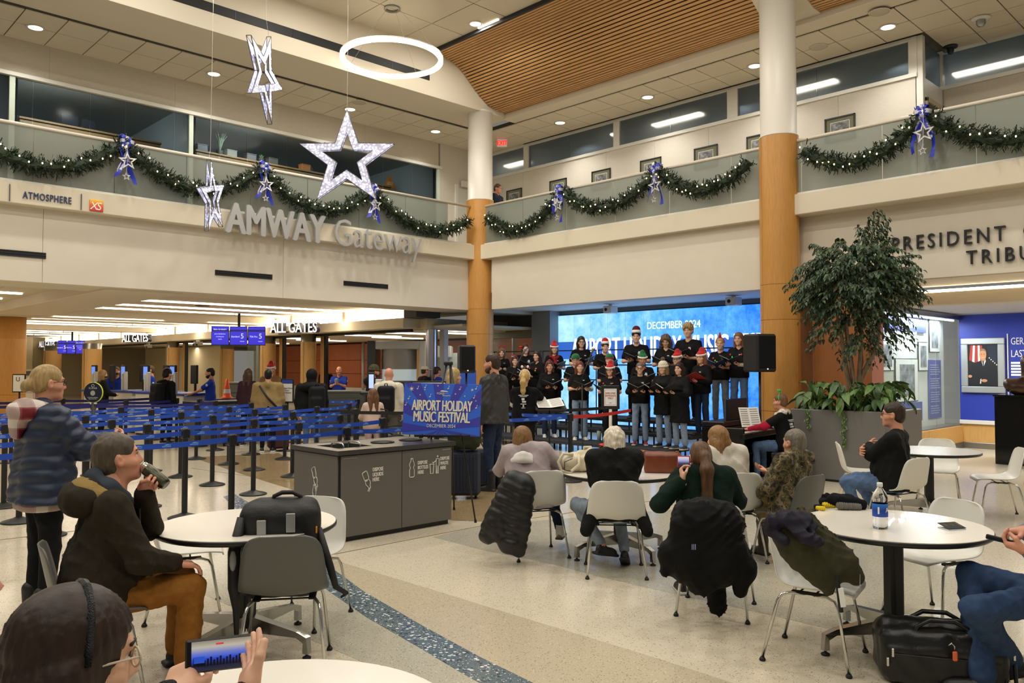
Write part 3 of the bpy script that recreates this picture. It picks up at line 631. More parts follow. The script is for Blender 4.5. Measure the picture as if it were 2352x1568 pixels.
def pframe(x, z, w, h, label):
    t = thing('framed_photograph', label, 'picture', (x, 5.84, z), 0, 'photographs in the display case')
    MB().bbox(-w, w, -.025, 0, -h, h, .004).build('frame', FRB, t); MB().box(-w+.02, w-.02, -.028, -.024, -h+.02, h-.02).build('mat', MATW, t); MB().box(-w*.66, w*.66, -.031, -.027, -h*.72, h*.72).build('print', PH, t)
def cs(px, py): v = ony(px, py, 5.82); return v.x, v.z
for a, b, l in (((2022, 780), (2053, 852), 'small framed photograph at the left end of the case'), ((2056, 822), (2109, 921), 'large framed photograph low in the middle of the case'), ((2109, 784), (2131, 852), 'small framed photograph right of the large one'), ((2134, 730), (2158, 810), 'tall framed photograph high at the right of the case')):
    x0, z1 = cs(*a); x1, z0 = cs(*b); pframe((x0+x1)/2, (z0+z1)/2, abs(x1-x0)/2, abs(z1-z0)/2, l)
PAN = M('case panel blue', '3b469c', .5)
def cpanel(a, b, label, lines):
    x0, z1 = cs(*a); x1, z0 = cs(*b); w, h = (x1-x0)/2, (z1-z0)/2
    t = thing('text_panel', label, 'sign', ((x0+x1)/2, 5.83, (z0+z1)/2)); MB().bbox(-w, w, -.02, 0, -h, h, .003).build('board', PAN, t)
    for s, sz, z, xs in lines: text('lettering', s, sz, MATW, t, (0, -.023, z), RX, .001, 0, 'CENTER', xs)
    return t, w, h
cpanel((2024, 718), (2127, 765), 'blue heading panel with white script title in the case', [('Extraordinary Circumstances', .17, .07, .72), ('The Presidency of Gerald R. Ford', .10, -.07, .8), ('Photography by David Hume Kennerly', .10, -.2, .75)])
t, w_, h_ = cpanel((2133, 826), (2162, 958), 'tall narrow blue text panel at the right of the case', [])
for i in range(22):
    if i % 6 != 5: MB().box(-w_*.85, w_*(.5+.35*((i*37) % 7)/7), -.023, -.019, h_*(.82-.078*i)-.008, h_*(.82-.078*i)+.008).build('text_line', M('faint print', '9aa4d8', .6), t)
cpanel((2046, 928), (2118, 965), 'low blue text panel behind the seated man', [])
# portrait, lettering, pedestal, bust
v0, v1 = onx(2207, 777, 18.47), onx(2310, 903, 18.47); cy, cz, hw, hh = (v0.y+v1.y)/2, (v0.z+v1.z)/2, abs(v0.y-v1.y)/2, abs(v0.z-v1.z)/2
po = thing('portrait', 'framed colour portrait of a man in a dark suit before flags on the blue wall', 'picture', (18.48, cy, cz))
for a in ((-hw, hw, hh-.13, hh), (-hw, hw, -hh, -hh+.13), (-hw, -hw+.13, -hh+.13, hh-.13), (hw-.13, hw, -hh+.13, hh-.13)): MB().bbox(-.05, .0, a[0], a[1], a[2], a[3], .012).build('frame_side', M('silver frame', 'b4b8b8', .35, metal=.6), po)
MB().box(-.02, 0, -hw+.1, hw-.1, -hh+.1, hh-.1).build('backdrop', M('portrait dark', '17150f', .6, noise=(3, .5)), po)
pw, ph = hw-.13, hh-.13
def flat(nm, pts, c, d, ro=.6):
    V = [(-.02-d, -x*pw, z*ph) for x, z in pts]+[(-.02-d+.004, -x*pw, z*ph) for x, z in pts]; n = len(pts)
    MB().add(V, [list(range(n)), list(range(n, 2*n))[::-1]]+[(i, n+i, n+(i+1) % n, (i+1) % n) for i in range(n)]).build(nm, M('portrait '+nm+c, c, ro), po)
def ov(cx, cz, rx, rz, n=18): return [(cx+rx*math.cos(2*PI*i/n), cz+rz*math.sin(2*PI*i/n)) for i in range(n)]
for i in range(5): flat('flag_stripe', [(-.8+.16*i, .95), (-.66+.16*i, .95), (-.75+.2*i, .2-.06*i), (-.92+.2*i, .25-.06*i)], 'b52a26' if i % 2 == 0 else 'e6ddd0', .003+.0004*i)
flat('flag_canton', [(.3, .95), (.95, .95), (.95, .1), (.5, .2)], '1c2436', .003)
for i in range(5): flat('flag_star', ov(.45+.12*i, .35-.08*i, .045, .035, 5), 'e8e4dc', .006)
flat('suit', [(-.95, -.96), (-.98, -.3), (-.6, .1), (-.15, .22), (.2, .22), (.6, .08), (.97, -.25), (.98, -.96)], '0d0e14', .006)
flat('shirt', [(-.1, .28), (.18, .3), (.22, .2), (.04, -.1), (-.05, .15)], 'e8e6e2', .008); flat('tie', [(.0, .2), (.09, .2), (.08, -.08), (.03, -.1)], '1a1c30', .010)
flat('neck', ov(.03, .28, .14, .12), 'bb7d58', .009); flat('face', ov(.03, .5, .23, .27), 'cf9066', .011); flat('hair', [(.03+.25*math.cos(a), .56+.24*math.sin(a)) for a in [i*PI/10 for i in range(11)]]+[(-.19, .66), (.03, .7), (.24, .66)], '8a7660', .012)
for x in (-.06, .13): flat('eye', ov(x, .53, .03, .018, 8), '2a1a12', .014)
flat('mouth', [(-.08, .38), (.03, .355), (.15, .39), (.03, .375)], 'f0e2d8', .014)
for x, z in ((-.86, -.52), (.1, -.72)): flat('hand', ov(x, z, .13 if x < 0 else .2, .07), 'c58a62', .010)
flat('cuff', [(-.16, -.66), (-.1, -.62), (-.12, -.86), (-.2, -.86)], 'e6e4e0', .011)
v_ = onx(2314, 780, 18.48); panel('divider_strip', (18.47, 18.5, v_.y-.01, v_.y+.01, .7, 2.35), TRIMW, tr)
tg = thing('tribute_lettering', 'white lettering on the blue wall right of the portrait', 'sign', (18.49, onx(2321, 780, 18.49).y, 1.98))
text('heading', 'GERALD R. FORD', .20, MATW, tg, (0, 0, .15), RYN, .003, 0, 'LEFT', .62); text('heading', 'LASTING LEGACY', .20, MATW, tg, (0, 0, -.1), RYN, .003, 0, 'LEFT', .62)
for i in range(13):
    if i not in (5, 8): MB().box(-.003, 0, -.62-.03*(i % 3), 0, -.24-.06*i, -.2-.06*i).build('text_line', MATW, tg)
pe = thing('pedestal', 'tall black display pedestal at the right edge', 'pedestal', (15.95, 3.6, 0))
MB().bbox(-.15, .85, -.9, .6, .0, 1.17, .006).build('body', M('gloss black', '060607', .12), pe); MB().bbox(-.17, .87, -.92, .62, 1.17, 1.2, .006).build('top', M('gloss black', '060607', .12), pe)
# ---------------------------------------------------------------- lettering on the fascias
LETM = M('brushed letter face', 'b9b9b8', .42, metal=.55, bump=(50, .03, (1, 1, 20)))
lt = thing('fascia_lettering', 'big silver raised lettering on the cream fascia below the left balcony', 'sign', (6.88, 15.02, 4.30))
text('bold_word', 'AMWAY', .845, LETM, lt, (0, 0, 0), RX, .035, .020, 'LEFT', fit=2.17)
text('light_word', 'Gateway', .845, LETM, lt, (2.38, 0, 0), RX, .03, -.006, 'LEFT', fit=2.34)
fl_ = thing('flooring_lettering', 'small navy lettering with thin bars on the ledge band at the far left', 'sign', (3.44, 15.11, 4.47))
text('lettering', 'ATMOSPHERE', .165, M('navy letter', '2c3a5c', .5), fl_, (0, 0, 0), RX, .008, .0015, 'LEFT', fit=.73, space=1.15)
for x in (-.19, .885): MB().bbox(x-.008, x+.008, -.012, 0, -.08, .2, .002).build('bar', M('bar grey', '5c5750', .5), fl_)
text('lettering', 'L', .165, M('navy letter', '2c3a5c', .5), fl_, (-.42, 0, 0), RX, .008, .002, 'LEFT', 1)
lo = thing('logo_sign', 'small orange and red square logo on the ledge band at the far left', 'sign', (4.57, 15.11, 4.50))
def grad(name, stops, axis=2, emit=0, lo_=-.1, hi_=.1):
    m = bpy.data.materials.new(name); m.use_nodes = True; nt = m.node_tree; b = nt.nodes['Principled BSDF']; N = nt.nodes.new; L = nt.links.new
    tc = N('ShaderNodeTexCoord'); sp = N('ShaderNodeSeparateXYZ'); L(tc.outputs['Object'], sp.inputs[0]); mr = N('ShaderNodeMapRange'); mr.inputs[1].default_value = lo_; mr.inputs[2].default_value = hi_
    L(sp.outputs[axis], mr.inputs[0]); r = N('ShaderNodeValToRGB'); e = r.color_ramp.elements
    e[0].color = (*lin(stops[0]), 1); e[1].color = (*lin(stops[-1]), 1)
    for i, c in enumerate(stops[1:-1]): q = e.new((i+1)/(len(stops)-1)); q.color = (*lin(c), 1)
    L(mr.outputs[0], r.inputs[0]); L(r.outputs[0], b.inputs['Base Color'])
    if emit: L(r.outputs[0], b.inputs['Emission Color']); b.inputs['Emission Strength'].default_value = emit
    return m
MB().bbox(-.11, .11, -.015, .005, -.1, .1, .004).build('tile', grad('orange red print', ['c8262c', 'e8622a', 'f2c832']), lo)
text('lettering', 'XS', .19, M('logo white', 'f2f0ea', .5), lo, (-.02, -.018, -.075), RX, .002, .0, 'CENTER', .9, .8, .2)
bl = thing('tribute_heading', 'black raised lettering on the cream fascia above the tribute corner', 'sign', (13.83, 5.16, 3.60))
text('heading', 'PRESIDENT', .33, M('black letter', '141416', .4), bl, (0, 0, 0), RYN, .02, .0, 'LEFT', fit=1.66, space=1.35); text('heading', 'GERALD R. FORD', .33, M('black letter', '141416', .4), bl, (0, -1.9, 0), RYN, .02, .0, 'LEFT', fit=2.6, space=1.35)
text('heading', 'TRIBUTE', .31, M('black letter', '141416', .4), bl, (0, -1.13, -.32), RYN, .02, .0, 'LEFT', fit=1.27, space=1.35)
# ---------------------------------------------------------------- checkpoint hall: ceiling, beams, light lines
ck = struct(link('ceiling_checkpoint', None), 'low beige ceiling of the checkpoint hall with light lines and coffers')
CT = M('checkpoint ceiling', 'cfc6b2', .75)
for i in range(-2, 7):
    for j in range(12): panel('ceiling_panel', (-12+3.2*(i+2), -8.81+3.2*(i+2), 15.6+3.0*j, 18.59+3.0*j, 3.3, 3.34), CT, ck, .004)
for b in ((-12, 17, 15.6, 16.6, 3.12, 3.32), (-12, 13.2, 25.0, 25.9, 3.06, 3.32), (4.9, 6.3, 15.6, 52, 3.08, 3.32), (-12, 13.2, 34.5, 35.2, 3.08, 3.32)): panel('soffit_beam', b, SOFF, ck, .01)
for y in (20.1, 21.9, 23.5, 27.5, 29.9, 32.2, 33.9, 36.8, 38.6, 41, 43.2, 46):
    for a, b in ((7.1, 11.05), (11.1, 13.1), (-1.0, 3.3), (3.35, 4.6)):
        if (a < 5) and y < 20: continue
        MB().bbox(a, b, y-.045, y+.045, 3.26, 3.30, .01).build('light_line', LEDS, ck)
for x, y in ((9, 21), (11.8, 22.5), (8, 28), (10, 26.5)): MB().lathe([(0, -.02), (.16, -.02), (.2, 0), (.2, .01)], 20).build('ceiling_disc', GRID, ck, True, (x, y, 3.3))
# gate line beam with cove
gb = struct(link('trim_gate_beam', None), 'long beam with a glowing cove over the row of gates')
BEAM = M('gate beam paint', 'cfc3a8', .55)
panel('beam', (12.75, 13.3, 17.2, 52, 2.70, 2.97), BEAM, gb, .01); panel('beam', (13.3, 16.3, 16.9, 17.3, 2.68, 2.97), BEAM, gb, .01)
for i in range(11):
    MB().bbox(12.98, 13.08, 17.3+3.1*i, 20.2+3.1*i, 2.98, 3.22, .006).build('cove_light', M('cove lens', 'fff6e6', .4, emit=9, ecol='fff0d8'), gb)
    panel('cove_post', (12.9, 13.1, 20.22+3.1*i, 20.38+3.1*i, 2.97, 3.3), BEAM, gb)
panel('cove_end', (12.8, 13.6, 16.7, 17.25, 2.97, 3.3), M('dark header', '3a3834', .6), gb); panel('beam_side', (13.3, 13.5, 17.3, 52, 2.66, 3.3), BEAM, gb); panel('shutter_track', (13.22, 13.32, 17.5, 52, 2.62, 2.70), DARK, gb)
NAVY = M('letter return navy', '1f2440', .5); LW = M('letter face white', 'ffffff', .4, emit=.9)
for (px, py, D, s), l in zip(((757, 757, 25.0, -62), (319, 782, 33.6, -72), (106, 797, 42.7, -78)), ('nearest of the row of white gate signs on the beam', 'middle one of the white gate signs on the beam', 'farthest of the white gate signs on the beam')):
    v = atd(px, py, D); t = thing('gate_sign', 'white raised capital lettering, '+l, 'sign', (12.12, v.y, 2.70), 0, 'gate signs on the beam')
    rot = (R(90), 0, R(s)); z = (0, 0, -.0)
    text('letter_return', 'ALL GATES', .44, NAVY, t, (.1, .04, 0), rot, .1, .004, 'CENTER', fit=1.6); text('letter_face', 'ALL GATES', .44, LW, t, (-.01, -.055, 0), rot, .006, .004, 'CENTER', fit=1.6)
    MB().bbox(-.1, .3, -.7, .7, -.05, -.01, .005).build('carrier', M('carrier rail', '8a8478', .5), t)
# gate columns
for px, D, r, l in ((16, 22.5, .46, 'thick maple column at the left edge'), (120, 40, .40, 'far maple column behind the blond woman'), (211, 36, .40, 'maple column behind the round dark sign'), (397, 33, .24, 'slim maple column behind the young man with the backpack'), (615, 27.3, .26, 'slim maple column behind the tan jacket'), (708, 25.3, .24, 'slim maple column under the nearest gate sign'), (521, 36, .30, 'maple column inside the screening area')):
    v = atd(px, 860, D); t = struct(link('column', None, None, (v.x, v.y, 0)), l)
    for a, b in ((0, .9), (.905, 2.45)):
        for k in range(2):
            V = []; n = 12
            for i in range(n+1): th = PI*k+.03+(PI-.06)*i/n+.4; V += [(r*math.cos(th), r*math.sin(th), a+.004), (r*math.cos(th), r*math.sin(th), b)]
            MB().add(V, [(2*i, 2*i+2, 2*i+3, 2*i+1) for i in range(n)]).build('veneer_panel', WOODL if r < .45 else WOOD, t, True)
    MB().cyl((0, 0, 0), (0, 0, 3.3 if px < 20 else 2.7), r*.98, n=24).build('core', STEEL if px > 20 else WOOD, t, True)
    if 300 < px < 720 and px != 521:
        MB().bbox(.3, .42, -.5, -.42, 0, 2.66, .01).build('jamb', BLACKM, t); MB().bbox(.3, .36, -.40, -.2, 0, 2.66, .01).build('side_veneer', WOODL, t)
# glass walls between gate columns
for i, (y0, y1, l) in enumerate(((25.9, 27.4, 'clear glass screen between two gate columns'), (33.5, 35.0, 'clear glass screen beside the far gate column'))):
    t = struct(link('window_%d' % (i+2), None), l); MB().bbox(13.4, 13.42, y0, y1, .05, 2.62, .003).build('pane', PANEG, t); MB().bbox(13.36, 13.46, y0, y1, 0, .06, .004).bbox(13.37, 13.45, (y0+y1)/2-.02, (y0+y1)/2+.02, 0, 2.62, .004).build('frame', STEEL, t)
# screening area behind
bw = struct(link('wall_screening', None), 'terracotta and cream rear wall of the screening area'); XS = 19.4
for a, b in ((14.6, 17.2), (17.21, 19.8), (19.81, 22.4), (22.41, 25.0), (27.2, 29.2), (29.21, 31.6), (31.61, 34.4), (34.41, 37.2)):
    for z0, z1 in ((.78, 1.36), (1.37, 1.94), (1.95, 2.65)): panel('terracotta_panel', (XS, XS+.06, a, b-.008, z0, z1-.006), TERRA, bw, .004)
panel('dark_backing', (XS+.05, XS+.15, 14, 38, 0, 2.7), M('panel joint', '4a281a', .8), bw)
panel('base_panel', (XS-.03, XS+.05, 14.6, 37.2, .0, .77), M('pale base panel', 'c6c4bc', .6), bw)
panel('light_panel', (XS-.1, XS, 25.0, 25.9, 0, 2.65), WOODL, bw); panel('pale_panel', (XS-.1, XS, 25.9, 27.2, 0, 2.65), M('pale screen wall', 'dcd8cc', .6), bw)
panel('cream_panel', (XS-2.5, XS-2.4, 37.3, 47, 0, 2.65), CREAM, bw); panel('cream_panel', (10, XS, 52, 52.2, 0, 3.3), CREAM, bw); panel('cream_panel', (-12, 12, 50, 50.2, 0, 3.3), CREAM, bw)
panel('ceiling_panel', (13.5, 26, 15.7, 52, 2.72, 2.78), CT, bw)
panel('end_wall', (25.9, 26, 14, 52, 0, 3.3), CREAM, bw)
for x, y in ((15, 20), (16.6, 19), (15.4, 22.4), (17.2, 23.5), (15.1, 26.5), (16.8, 28), (15.3, 31), (17, 33), (15.3, 36), (17.4, 18.0), (15.0, 17.6)): MB().bbox(x-1.1, x+1.1, y-.05, y+.05, 2.68, 2.72, .006).build('light_line', LEDS, bw)
for y in (20.6, 28.4): MB().cyl((XS-.4, y, 0), (XS-.4, y, 2.7), .06, n=12).build('pipe_post', M('pale pipe', 'b6b8b8', .4, metal=.4), bw, True)
# glazed vestibule beside the corner column
wv = struct(link('window_4', None), 'glass vestibule wall beside the corner column')
for a, b in ((15.7, 16.6), (16.63, 17.9)): MB().bbox(16.24, 16.26, a, b, .05, 2.5, .003).build('pane', PANEG, wv)
MB().bbox(16.2, 16.3, 16.59, 16.64, 0, 2.5, .004).bbox(16.2, 16.3, 15.66, 15.72, 0, 2.5, .004).build('frame', STEEL, wv)
for a, b in ((14.0, 15.1), (15.13, 16.2)): MB().bbox(a, b, 17.24, 17.26, .05, 2.68, .003).build('pane', PANEG, wv)
MB().lathe([(.16, 0), (.16, 2.68)], 24).build('steel_post', M('polished post', 'c8c8cc', .18, metal=1), wv, True, (13.55, 17.0, 0))
MB().bbox(13.9, 14.05, 16.9, 17.1, 0, 2.7, .01).build('blue_jamb', M('jamb paint', 'c2c6cc', .4), wv)
# overhead information screens
def oscreen(px, py, D, ww, hh, rz, label, txt):
    v = atd(px, py, D); t = thing('information_screens', label, 'screen', v, rz, 'overhead screens')
    for k in range(3):
        f = MB().bbox(-.03, .03, (k-1)*ww-ww/2+.01, (k-1)*ww+ww/2-.01, -hh/2, hh/2, .006).build('screen_housing', BLACKM, t)
        MB().box(-.034, -.029, (k-1)*ww-ww/2+.025, (k-1)*ww+ww/2-.025, -hh/2+.02, hh/2-.02).build('picture', M('screen violet blue', '2a22c0', .3, emit=.85, ecol='3a34d8'), f)
        MB().box(-.036, -.033, (k-1)*ww-ww/2+.025, (k-1)*ww+ww/2-.025, hh*.22, hh*.32).build('title_strip', M('strip navy', '1c1880', .3, emit=.35), f)
        for s, sz, y, z in txt[k]: text('screen_text', s, sz, M('screen text white', 'd8dcff', .4, emit=1.0), f, (-.038, (k-1)*ww+y, z), RYN, .001, 0, 'CENTER', .9)
    MB().bbox(.03, .12, -.1, .1, -.06, .06, .005).bbox(.08, .12, -.04, .04, 0, .7, .005).build('mount', BLACKM, t)
T1 = [[('TSA Pre', .075, .09, -.05), ('5', .22, -.11, -.08), ('minutes', .045, -.11, -.18)], [('Standard', .075, .09, -.05), ('5', .22, -.11, -.08), ('minutes', .045, -.11, -.18)], [('REAL ID READY', .06, 0, .17), ('photo identification', .045, 0, .04), ('boarding pass', .045, 0, -.04), ('liquids', .045, 0, -.12)]]
oscreen(548, 771, 24.5, .53, .58, R(58), 'triple blue overhead screen left of the nearest gate sign', T1)
oscreen(164, 797, 36, .37, .60, R(58), 'triple blue overhead screen at the far left', [T1[2], T1[0], T1[1]])
for px, py, D in ((800, 764, 24.5), (340, 795, 33), (455, 789, 29), (142, 800, 40)):
    v = atd(px, py, D); t = thing('ceiling_projector', 'small pair of grey cameras hanging from the beam '+{800: 'under the nearest gate sign', 340: 'under the middle gate sign', 455: 'left of the near triple screen', 142: 'by the far triple screen'}[px], 'camera', v)
    for s in (-.13, .13): MB().bbox(-.09, .09, s-.09, s+.09, -.07, .07, .015).build('housing', M('camera grey', '8e8a80', .5), t); MB().cyl((-.1, s, -.02), (-.13, s, -.06), .04, n=10).build('lens', BLACKM, t, True)
    MB().bbox(-.02, .02, -.15, .15, .07, .12, .004).build('bracket', STEEL, t)
# small grey boxes under the recess ceiling
for (px, py, X), l in zip(((1402, 711, 15.4), (1685, 692, 15.4)), ('small pale projector box above the left of the video wall', 'small pale projector box above the right of the video wall')):
    v = onx(px, py, X); t = thing('projector', l, 'projector', (X, v.y, v.z)); MB().bbox(-.14, .14, -.12, .12, -.09, .09, .012).build('housing', TRIMW, t); MB().bbox(-.03, .03, -.03, .03, .09, 3.2-v.z, .004).build('mount', TRIMW, t); MB().cyl((-.14, .03, 0), (-.15, .03, 0), .04, n=12).build('lens', BLACKM, t)
# ---------------------------------------------------------------- checkpoint desks, kiosks, machines
WPOD = M('podium white', 'dcdad2', .5); BTOP = M('podium blue top', '2340a0', .4)
KSC = M('kiosk screen', '4a70d8', .3, emit=1.0, ecol='6c92f0')
podia = [(243, 918, 21.5, 'white podium with blue top behind the masked woman'), (312, 918, 21, 'white podium with blue top in front of the young officer'), (365, 920, 20, 'white podium with blue top behind the young man with the backpack'), (428, 925, 19, 'white podium with blue top in front of the bearded officer')]
for px, py, D, l in podia:
    v = atd(px, 860, D); t = thing('podium', l, 'podium', (v.x, v.y, 0), R(10), 'checkpoint podiums')
    MB().bbox(-.35, .35, -.45, .45, .05, 1.02, .01).build('body', WPOD, t); MB().bbox(-.4, .4, -.52, .52, 1.02, 1.07, .01).build('top', BTOP, t); MB().bbox(-.33, .33, -.43, .43, 0, .05, .004).build('plinth', BLACKM, t)
    for nm, x, y in (('left', -.15, .3), ('right', .05, -.25)):
        f = MB().bbox(x-.03, x+.03, y-.12, y+.12, 1.28, 1.72, .01, 0).bbox(x+.0, x+.05, y-.02, y+.02, 1.07, 1.3, .005).build('monitor', BLACKM, t)
        if nm == 'left': MB().box(x-.034, x-.029, y-.09, y+.09, 1.36, 1.68).build('picture', KSC, f)
    MB().bbox(-.3, -.22, -.02, .06, 1.07, 1.55, .008).bbox(-.3, -.22, .1, .17, 1.07, 1.5, .008).build('reader', M('reader grey', 'c4c4be', .5), t)
for px, D, l in ((520, 20, 'grey checkpoint bin cabinet behind the rope lines'), (1, 0, '')):
    if D == 0: continue
    v = atd(px, 860, 18.2); t = thing('bin_cabinet', l, 'bin', (v.x, v.y, 0), R(2))
    MB().bbox(-.8, .8, -.35, .35, .03, .86, .006).build('body', M('bin grey', '67625c', .5), t); MB().bbox(-.83, .83, -.38, .38, .86, .92, .008).build('top', BLACKM, t)
    for x in (-.4, .4): MB().bbox(x-.38, x+.38, -.365, -.35, .06, .83, .004).build('door', M('bin grey', '67625c', .5), t)
    for x in (.05, .45): text('lettering', 'DISPOSE\nHERE', .1, MATW, t, (x, -.368, .65), RX, .001, .002, 'LEFT', .8)
cn = atd(522, 862, 19.5); t = thing('traffic_cone', 'orange traffic cone with a white band beside the bearded officer', 'cone', (cn.x, cn.y, .92))
MB().lathe([(.13, 0), (.13, .03), (.1, .03), (.085, .12)], 16).lathe([(.07, .22), (.03, .46), (.0, .47)], 16).build('body', M('cone orange', 'f0501c', .5, emit=.05), t, True); MB().lathe([(.085, .12), (.07, .22)], 16).build('band', MATW, t, True)
t = thing('counter', 'dark counter ledge carrying the orange cone', 'counter', (cn.x, cn.y, 0), R(5)); MB().bbox(-.5, .5, -.25, .25, .86, .92, .006).build('top', BLACKM, t); MB().bbox(-.45, .45, -.2, .2, 0, .86, .006).build('body', M('bin grey', '67625c', .5), t)
for px, py, D, wd, hh, l in ((580, 890, 22, 1.2, 1.22, 'dark grey screening cabinet behind the purple sweater'), (783, 910, 20, 1.3, 1.05, 'dark grey slatted cabinet in front of the bald officer'), (935, 892, 22, 1.7, 1.25, 'dark conveyor cabinet behind the white hoodie')):
    v = atd(px, 860, D); t = thing('screening_cabinet', l, 'cabinet', (v.x, v.y, 0), R(-44), 'screening cabinets'); h = wd/2
    MB().bbox(-h, h, -.4, .4, .04, hh, .01).build('body', M('cabinet charcoal', '4c4e4c', .5), t); MB().bbox(-h-.02, h+.02, -.42, .42, hh, hh+.04, .008).build('top', M('cabinet charcoal top', '5c5e5c', .4), t)
    for k in range(8): MB().bbox(-h+.03, h-.03, -.415, -.40, .1+k*(hh-.2)/8, .06+(k+1)*(hh-.2)/8, .003).build('slat', M('cabinet charcoal', '4c4e4c', .5), t)
v = atd(925, 800, 24.5); t = thing('scanner', 'big pale grey body scanner with a glass drum behind the checkpoint', 'scanner', (v.x, v.y, 0), R(-44))
SG = M('scanner grey', 'c3c4c6', .4)
MB().bbox(-1.0, -.75, -.5, .5, 0, 2.45, .02).build('side_post', M('scanner dark', '3a3d44', .4), t); MB().bbox(.55, .75, -.5, .5, 0, 2.45, .02).build('side_post', SG, t); MB().bbox(-.75, .55, -.5, .5, 2.2, 2.45, .02).build('head', SG, t)
MB().lathe([(.52, .3), (.52, 1.6)], 24).build('glass_drum', M('drum glass', 'cfe0e4', .1, emit=.35), t, True, (-.1, 0, 0)); MB().lathe([(.53, 1.6), (.53, 2.2)], 24).build('drum_band', M('drum band', '9a9694', .45), t, True, (-.1, 0, 0)); MB().bbox(-1.2, 1.6, -.6, .6, .0, .3, .02).bbox(.75, 1.5, -.45, .45, 1.95, 2.3, .02).build('base', SG, t)
MB().bbox(.8, 1.7, .3, .36, .3, 2.1, .005).build('pale_screen', M('pale screen', 'cdd2da', .4), t)
# posters and boards at the far left
def board(px, py, D, ww, hh, z, label, col, kids, stand=True, cat='sign', rz=None, nm='notice_board'):
    v = atd(px, py, D); t = thing(nm, label, cat, (v.x, v.y, 0), YAW-R(90) if rz is None else rz)
    MB().bbox(-ww, ww, -.02, .02, z-hh, z+hh, .006).build('frame', col, t)
    for n_, x0, x1, z0, z1, m in kids: MB().box(x0*ww, x1*ww, -.025, -.019, z+z0*hh, z+z1*hh).build(n_, m, t)
    if stand: MB().cyl((0, .02, .02), (0, .02, z-hh), .025, n=10).build('post', BLACKM, t, True); MB().lathe([(0, 0), (.2, 0), (.2, .012), (.04, .03), (0, .03)], 20).build('base', BLACKM, t, True)
    return t, ww, hh, z
LG = M('board light grey', 'cfcdc4', .5)
t, *_ = board(58, 900, 24, .28, .55, 1.05, 'pale standing notice board with a grey heading at the far left', LG, [('heading', -.9, .9, .66, .9, M('heading grey', '5a5c5e', .5)), ('sheet', -.85, -.05, -.2, .5, MATW), ('sheet', .1, .85, -.2, .5, MATW), ('sheet', -.85, .85, -.9, -.3, MATW)], True)
t, *_ = board(44, 890, 21, .17, .24, 1.25, 'small framed notice on a post at the far left', BLACKM, [('sheet', -.85, .85, -.88, .88, MATW)]); text('letter', 'U', .16, DARK, t, (-.02, -.028, 1.3), RX, .001, 0, 'CENTER')
v = atd(215, 901, 12.6); t = thing('round_sign', 'round dark navy sign with a green rim standing among the rope lines', 'sign', (v.x, v.y, 0), YAW-R(90)-R(8))
zc = v.z; RL = M('rim yellow green', 'b9c832', .5, emit=.1); TN = M('round sign navy', '0f1430', .4)
MB().cyl((0, -.012, zc), (0, .012, zc), .159, n=40).build('rim', RL, t, True); f = MB().cyl((0, -.018, zc), (0, -.011, zc), .154, n=40).build('face', TN, t)
MB().cyl((0, -.022, zc-.01), (0, -.017, zc-.01), .04, n=24).build('emblem', M('emblem grey', '9a9c98', .5), f); MB().tube([(.022*math.cos(q), -.02, zc+.105+.022*math.sin(q)) for q in [2*PI*i/16 for i in range(16)]], .003, 5, 0, True).build('emblem_ring', LG, f)
text('lettering', 'CLEAR', .036, LG, f, (0, -.02, zc+.055), RX, .001, 0, 'CENTER', 1.1, 1.3); text('lettering', 'CLEAR Plus Members\nskip the line here', .02, LG, f, (0, -.02, zc-.085), RX, .001, 0, 'CENTER', 1)
MB().cyl((0, .0, .02), (0, 0, zc-.16), .03, n=10).build('post', BLACKM, t, True); MB().lathe([(0, 0), (.17, 0), (.17, .015), (.04, .04), (0, .04)], 20).build('base', BLACKM, t, True); MB().bbox(-.05, .05, -.02, .02, zc-.18, zc-.16, .004).build('bracket', TRIMW, t)
t, *_ = board(660, 895, 16.2, .13, .24, 1.2, 'black framed paper notice beside the tan jacket', BLACKM, [('sheet', -.82, .82, -.88, .6, LG), ('heading', -.82, .82, .65, .9, BTOP)]); text('lettering', 'Please Have\nYour\nID Ready', .045, DARK, t, (0, -.028, 1.24), RX, .001, 0, 'CENTER')
t, *_ = board(985, 905, 14.5, .32, .38, 1.05, 'framed blue and white notice behind the blond woman by the easel', BLACKM, [('sheet', -.92, .92, -.92, .92, LG), ('field', -.86, .1, .0, .85, BTOP)]); MB().tube([(.12*math.cos(q), -.03, 1.02+.12*math.sin(q)) for q in [PI*i/14 for i in range(15)]], .018, 5).build('arc_emblem', LG, t)
v = atd(853, 878, 15.2); t = thing('phone_kiosk', 'small kiosk with a glowing pale blue screen by the beanie man', 'kiosk', (v.x, v.y, 0), YAW-R(90)); MB().bbox(-.06, .06, -.012, .012, 1.25, 1.58, .01).build('screen_housing', BLACKM, t); MB().box(-.045, .045, -.015, -.011, 1.28, 1.54).build('picture', M('kiosk pale screen', 'a8bcf0', .3, emit=1.0), t); MB().bbox(.08, .2, -.03, .06, 0, 1.45, .008).build('pillar', LG, t); MB().bbox(-.2, .25, -.1, .2, 1.15, 1.22, .02).build('shelf', BLACKM, t)
v = atd(1072, 880, 19); t = thing('floor_lamp_sign', 'blue banner with white script behind the loudspeaker stand', 'banner', (v.x, v.y, 0), YAW-R(90)); MB().bbox(-.22, .22, -.02, .02, .3, 1.6, .01).build('banner', M('banner blue', '2a55c0', .5), t); MB().bbox(-.24, .24, -.1, .1, 0, .05, .01).build('base', BLACKM, t); text('lettering', 'Ford', .2, MATW, t, (0, -.025, 1.1), RX, .001, 0, 'CENTER')
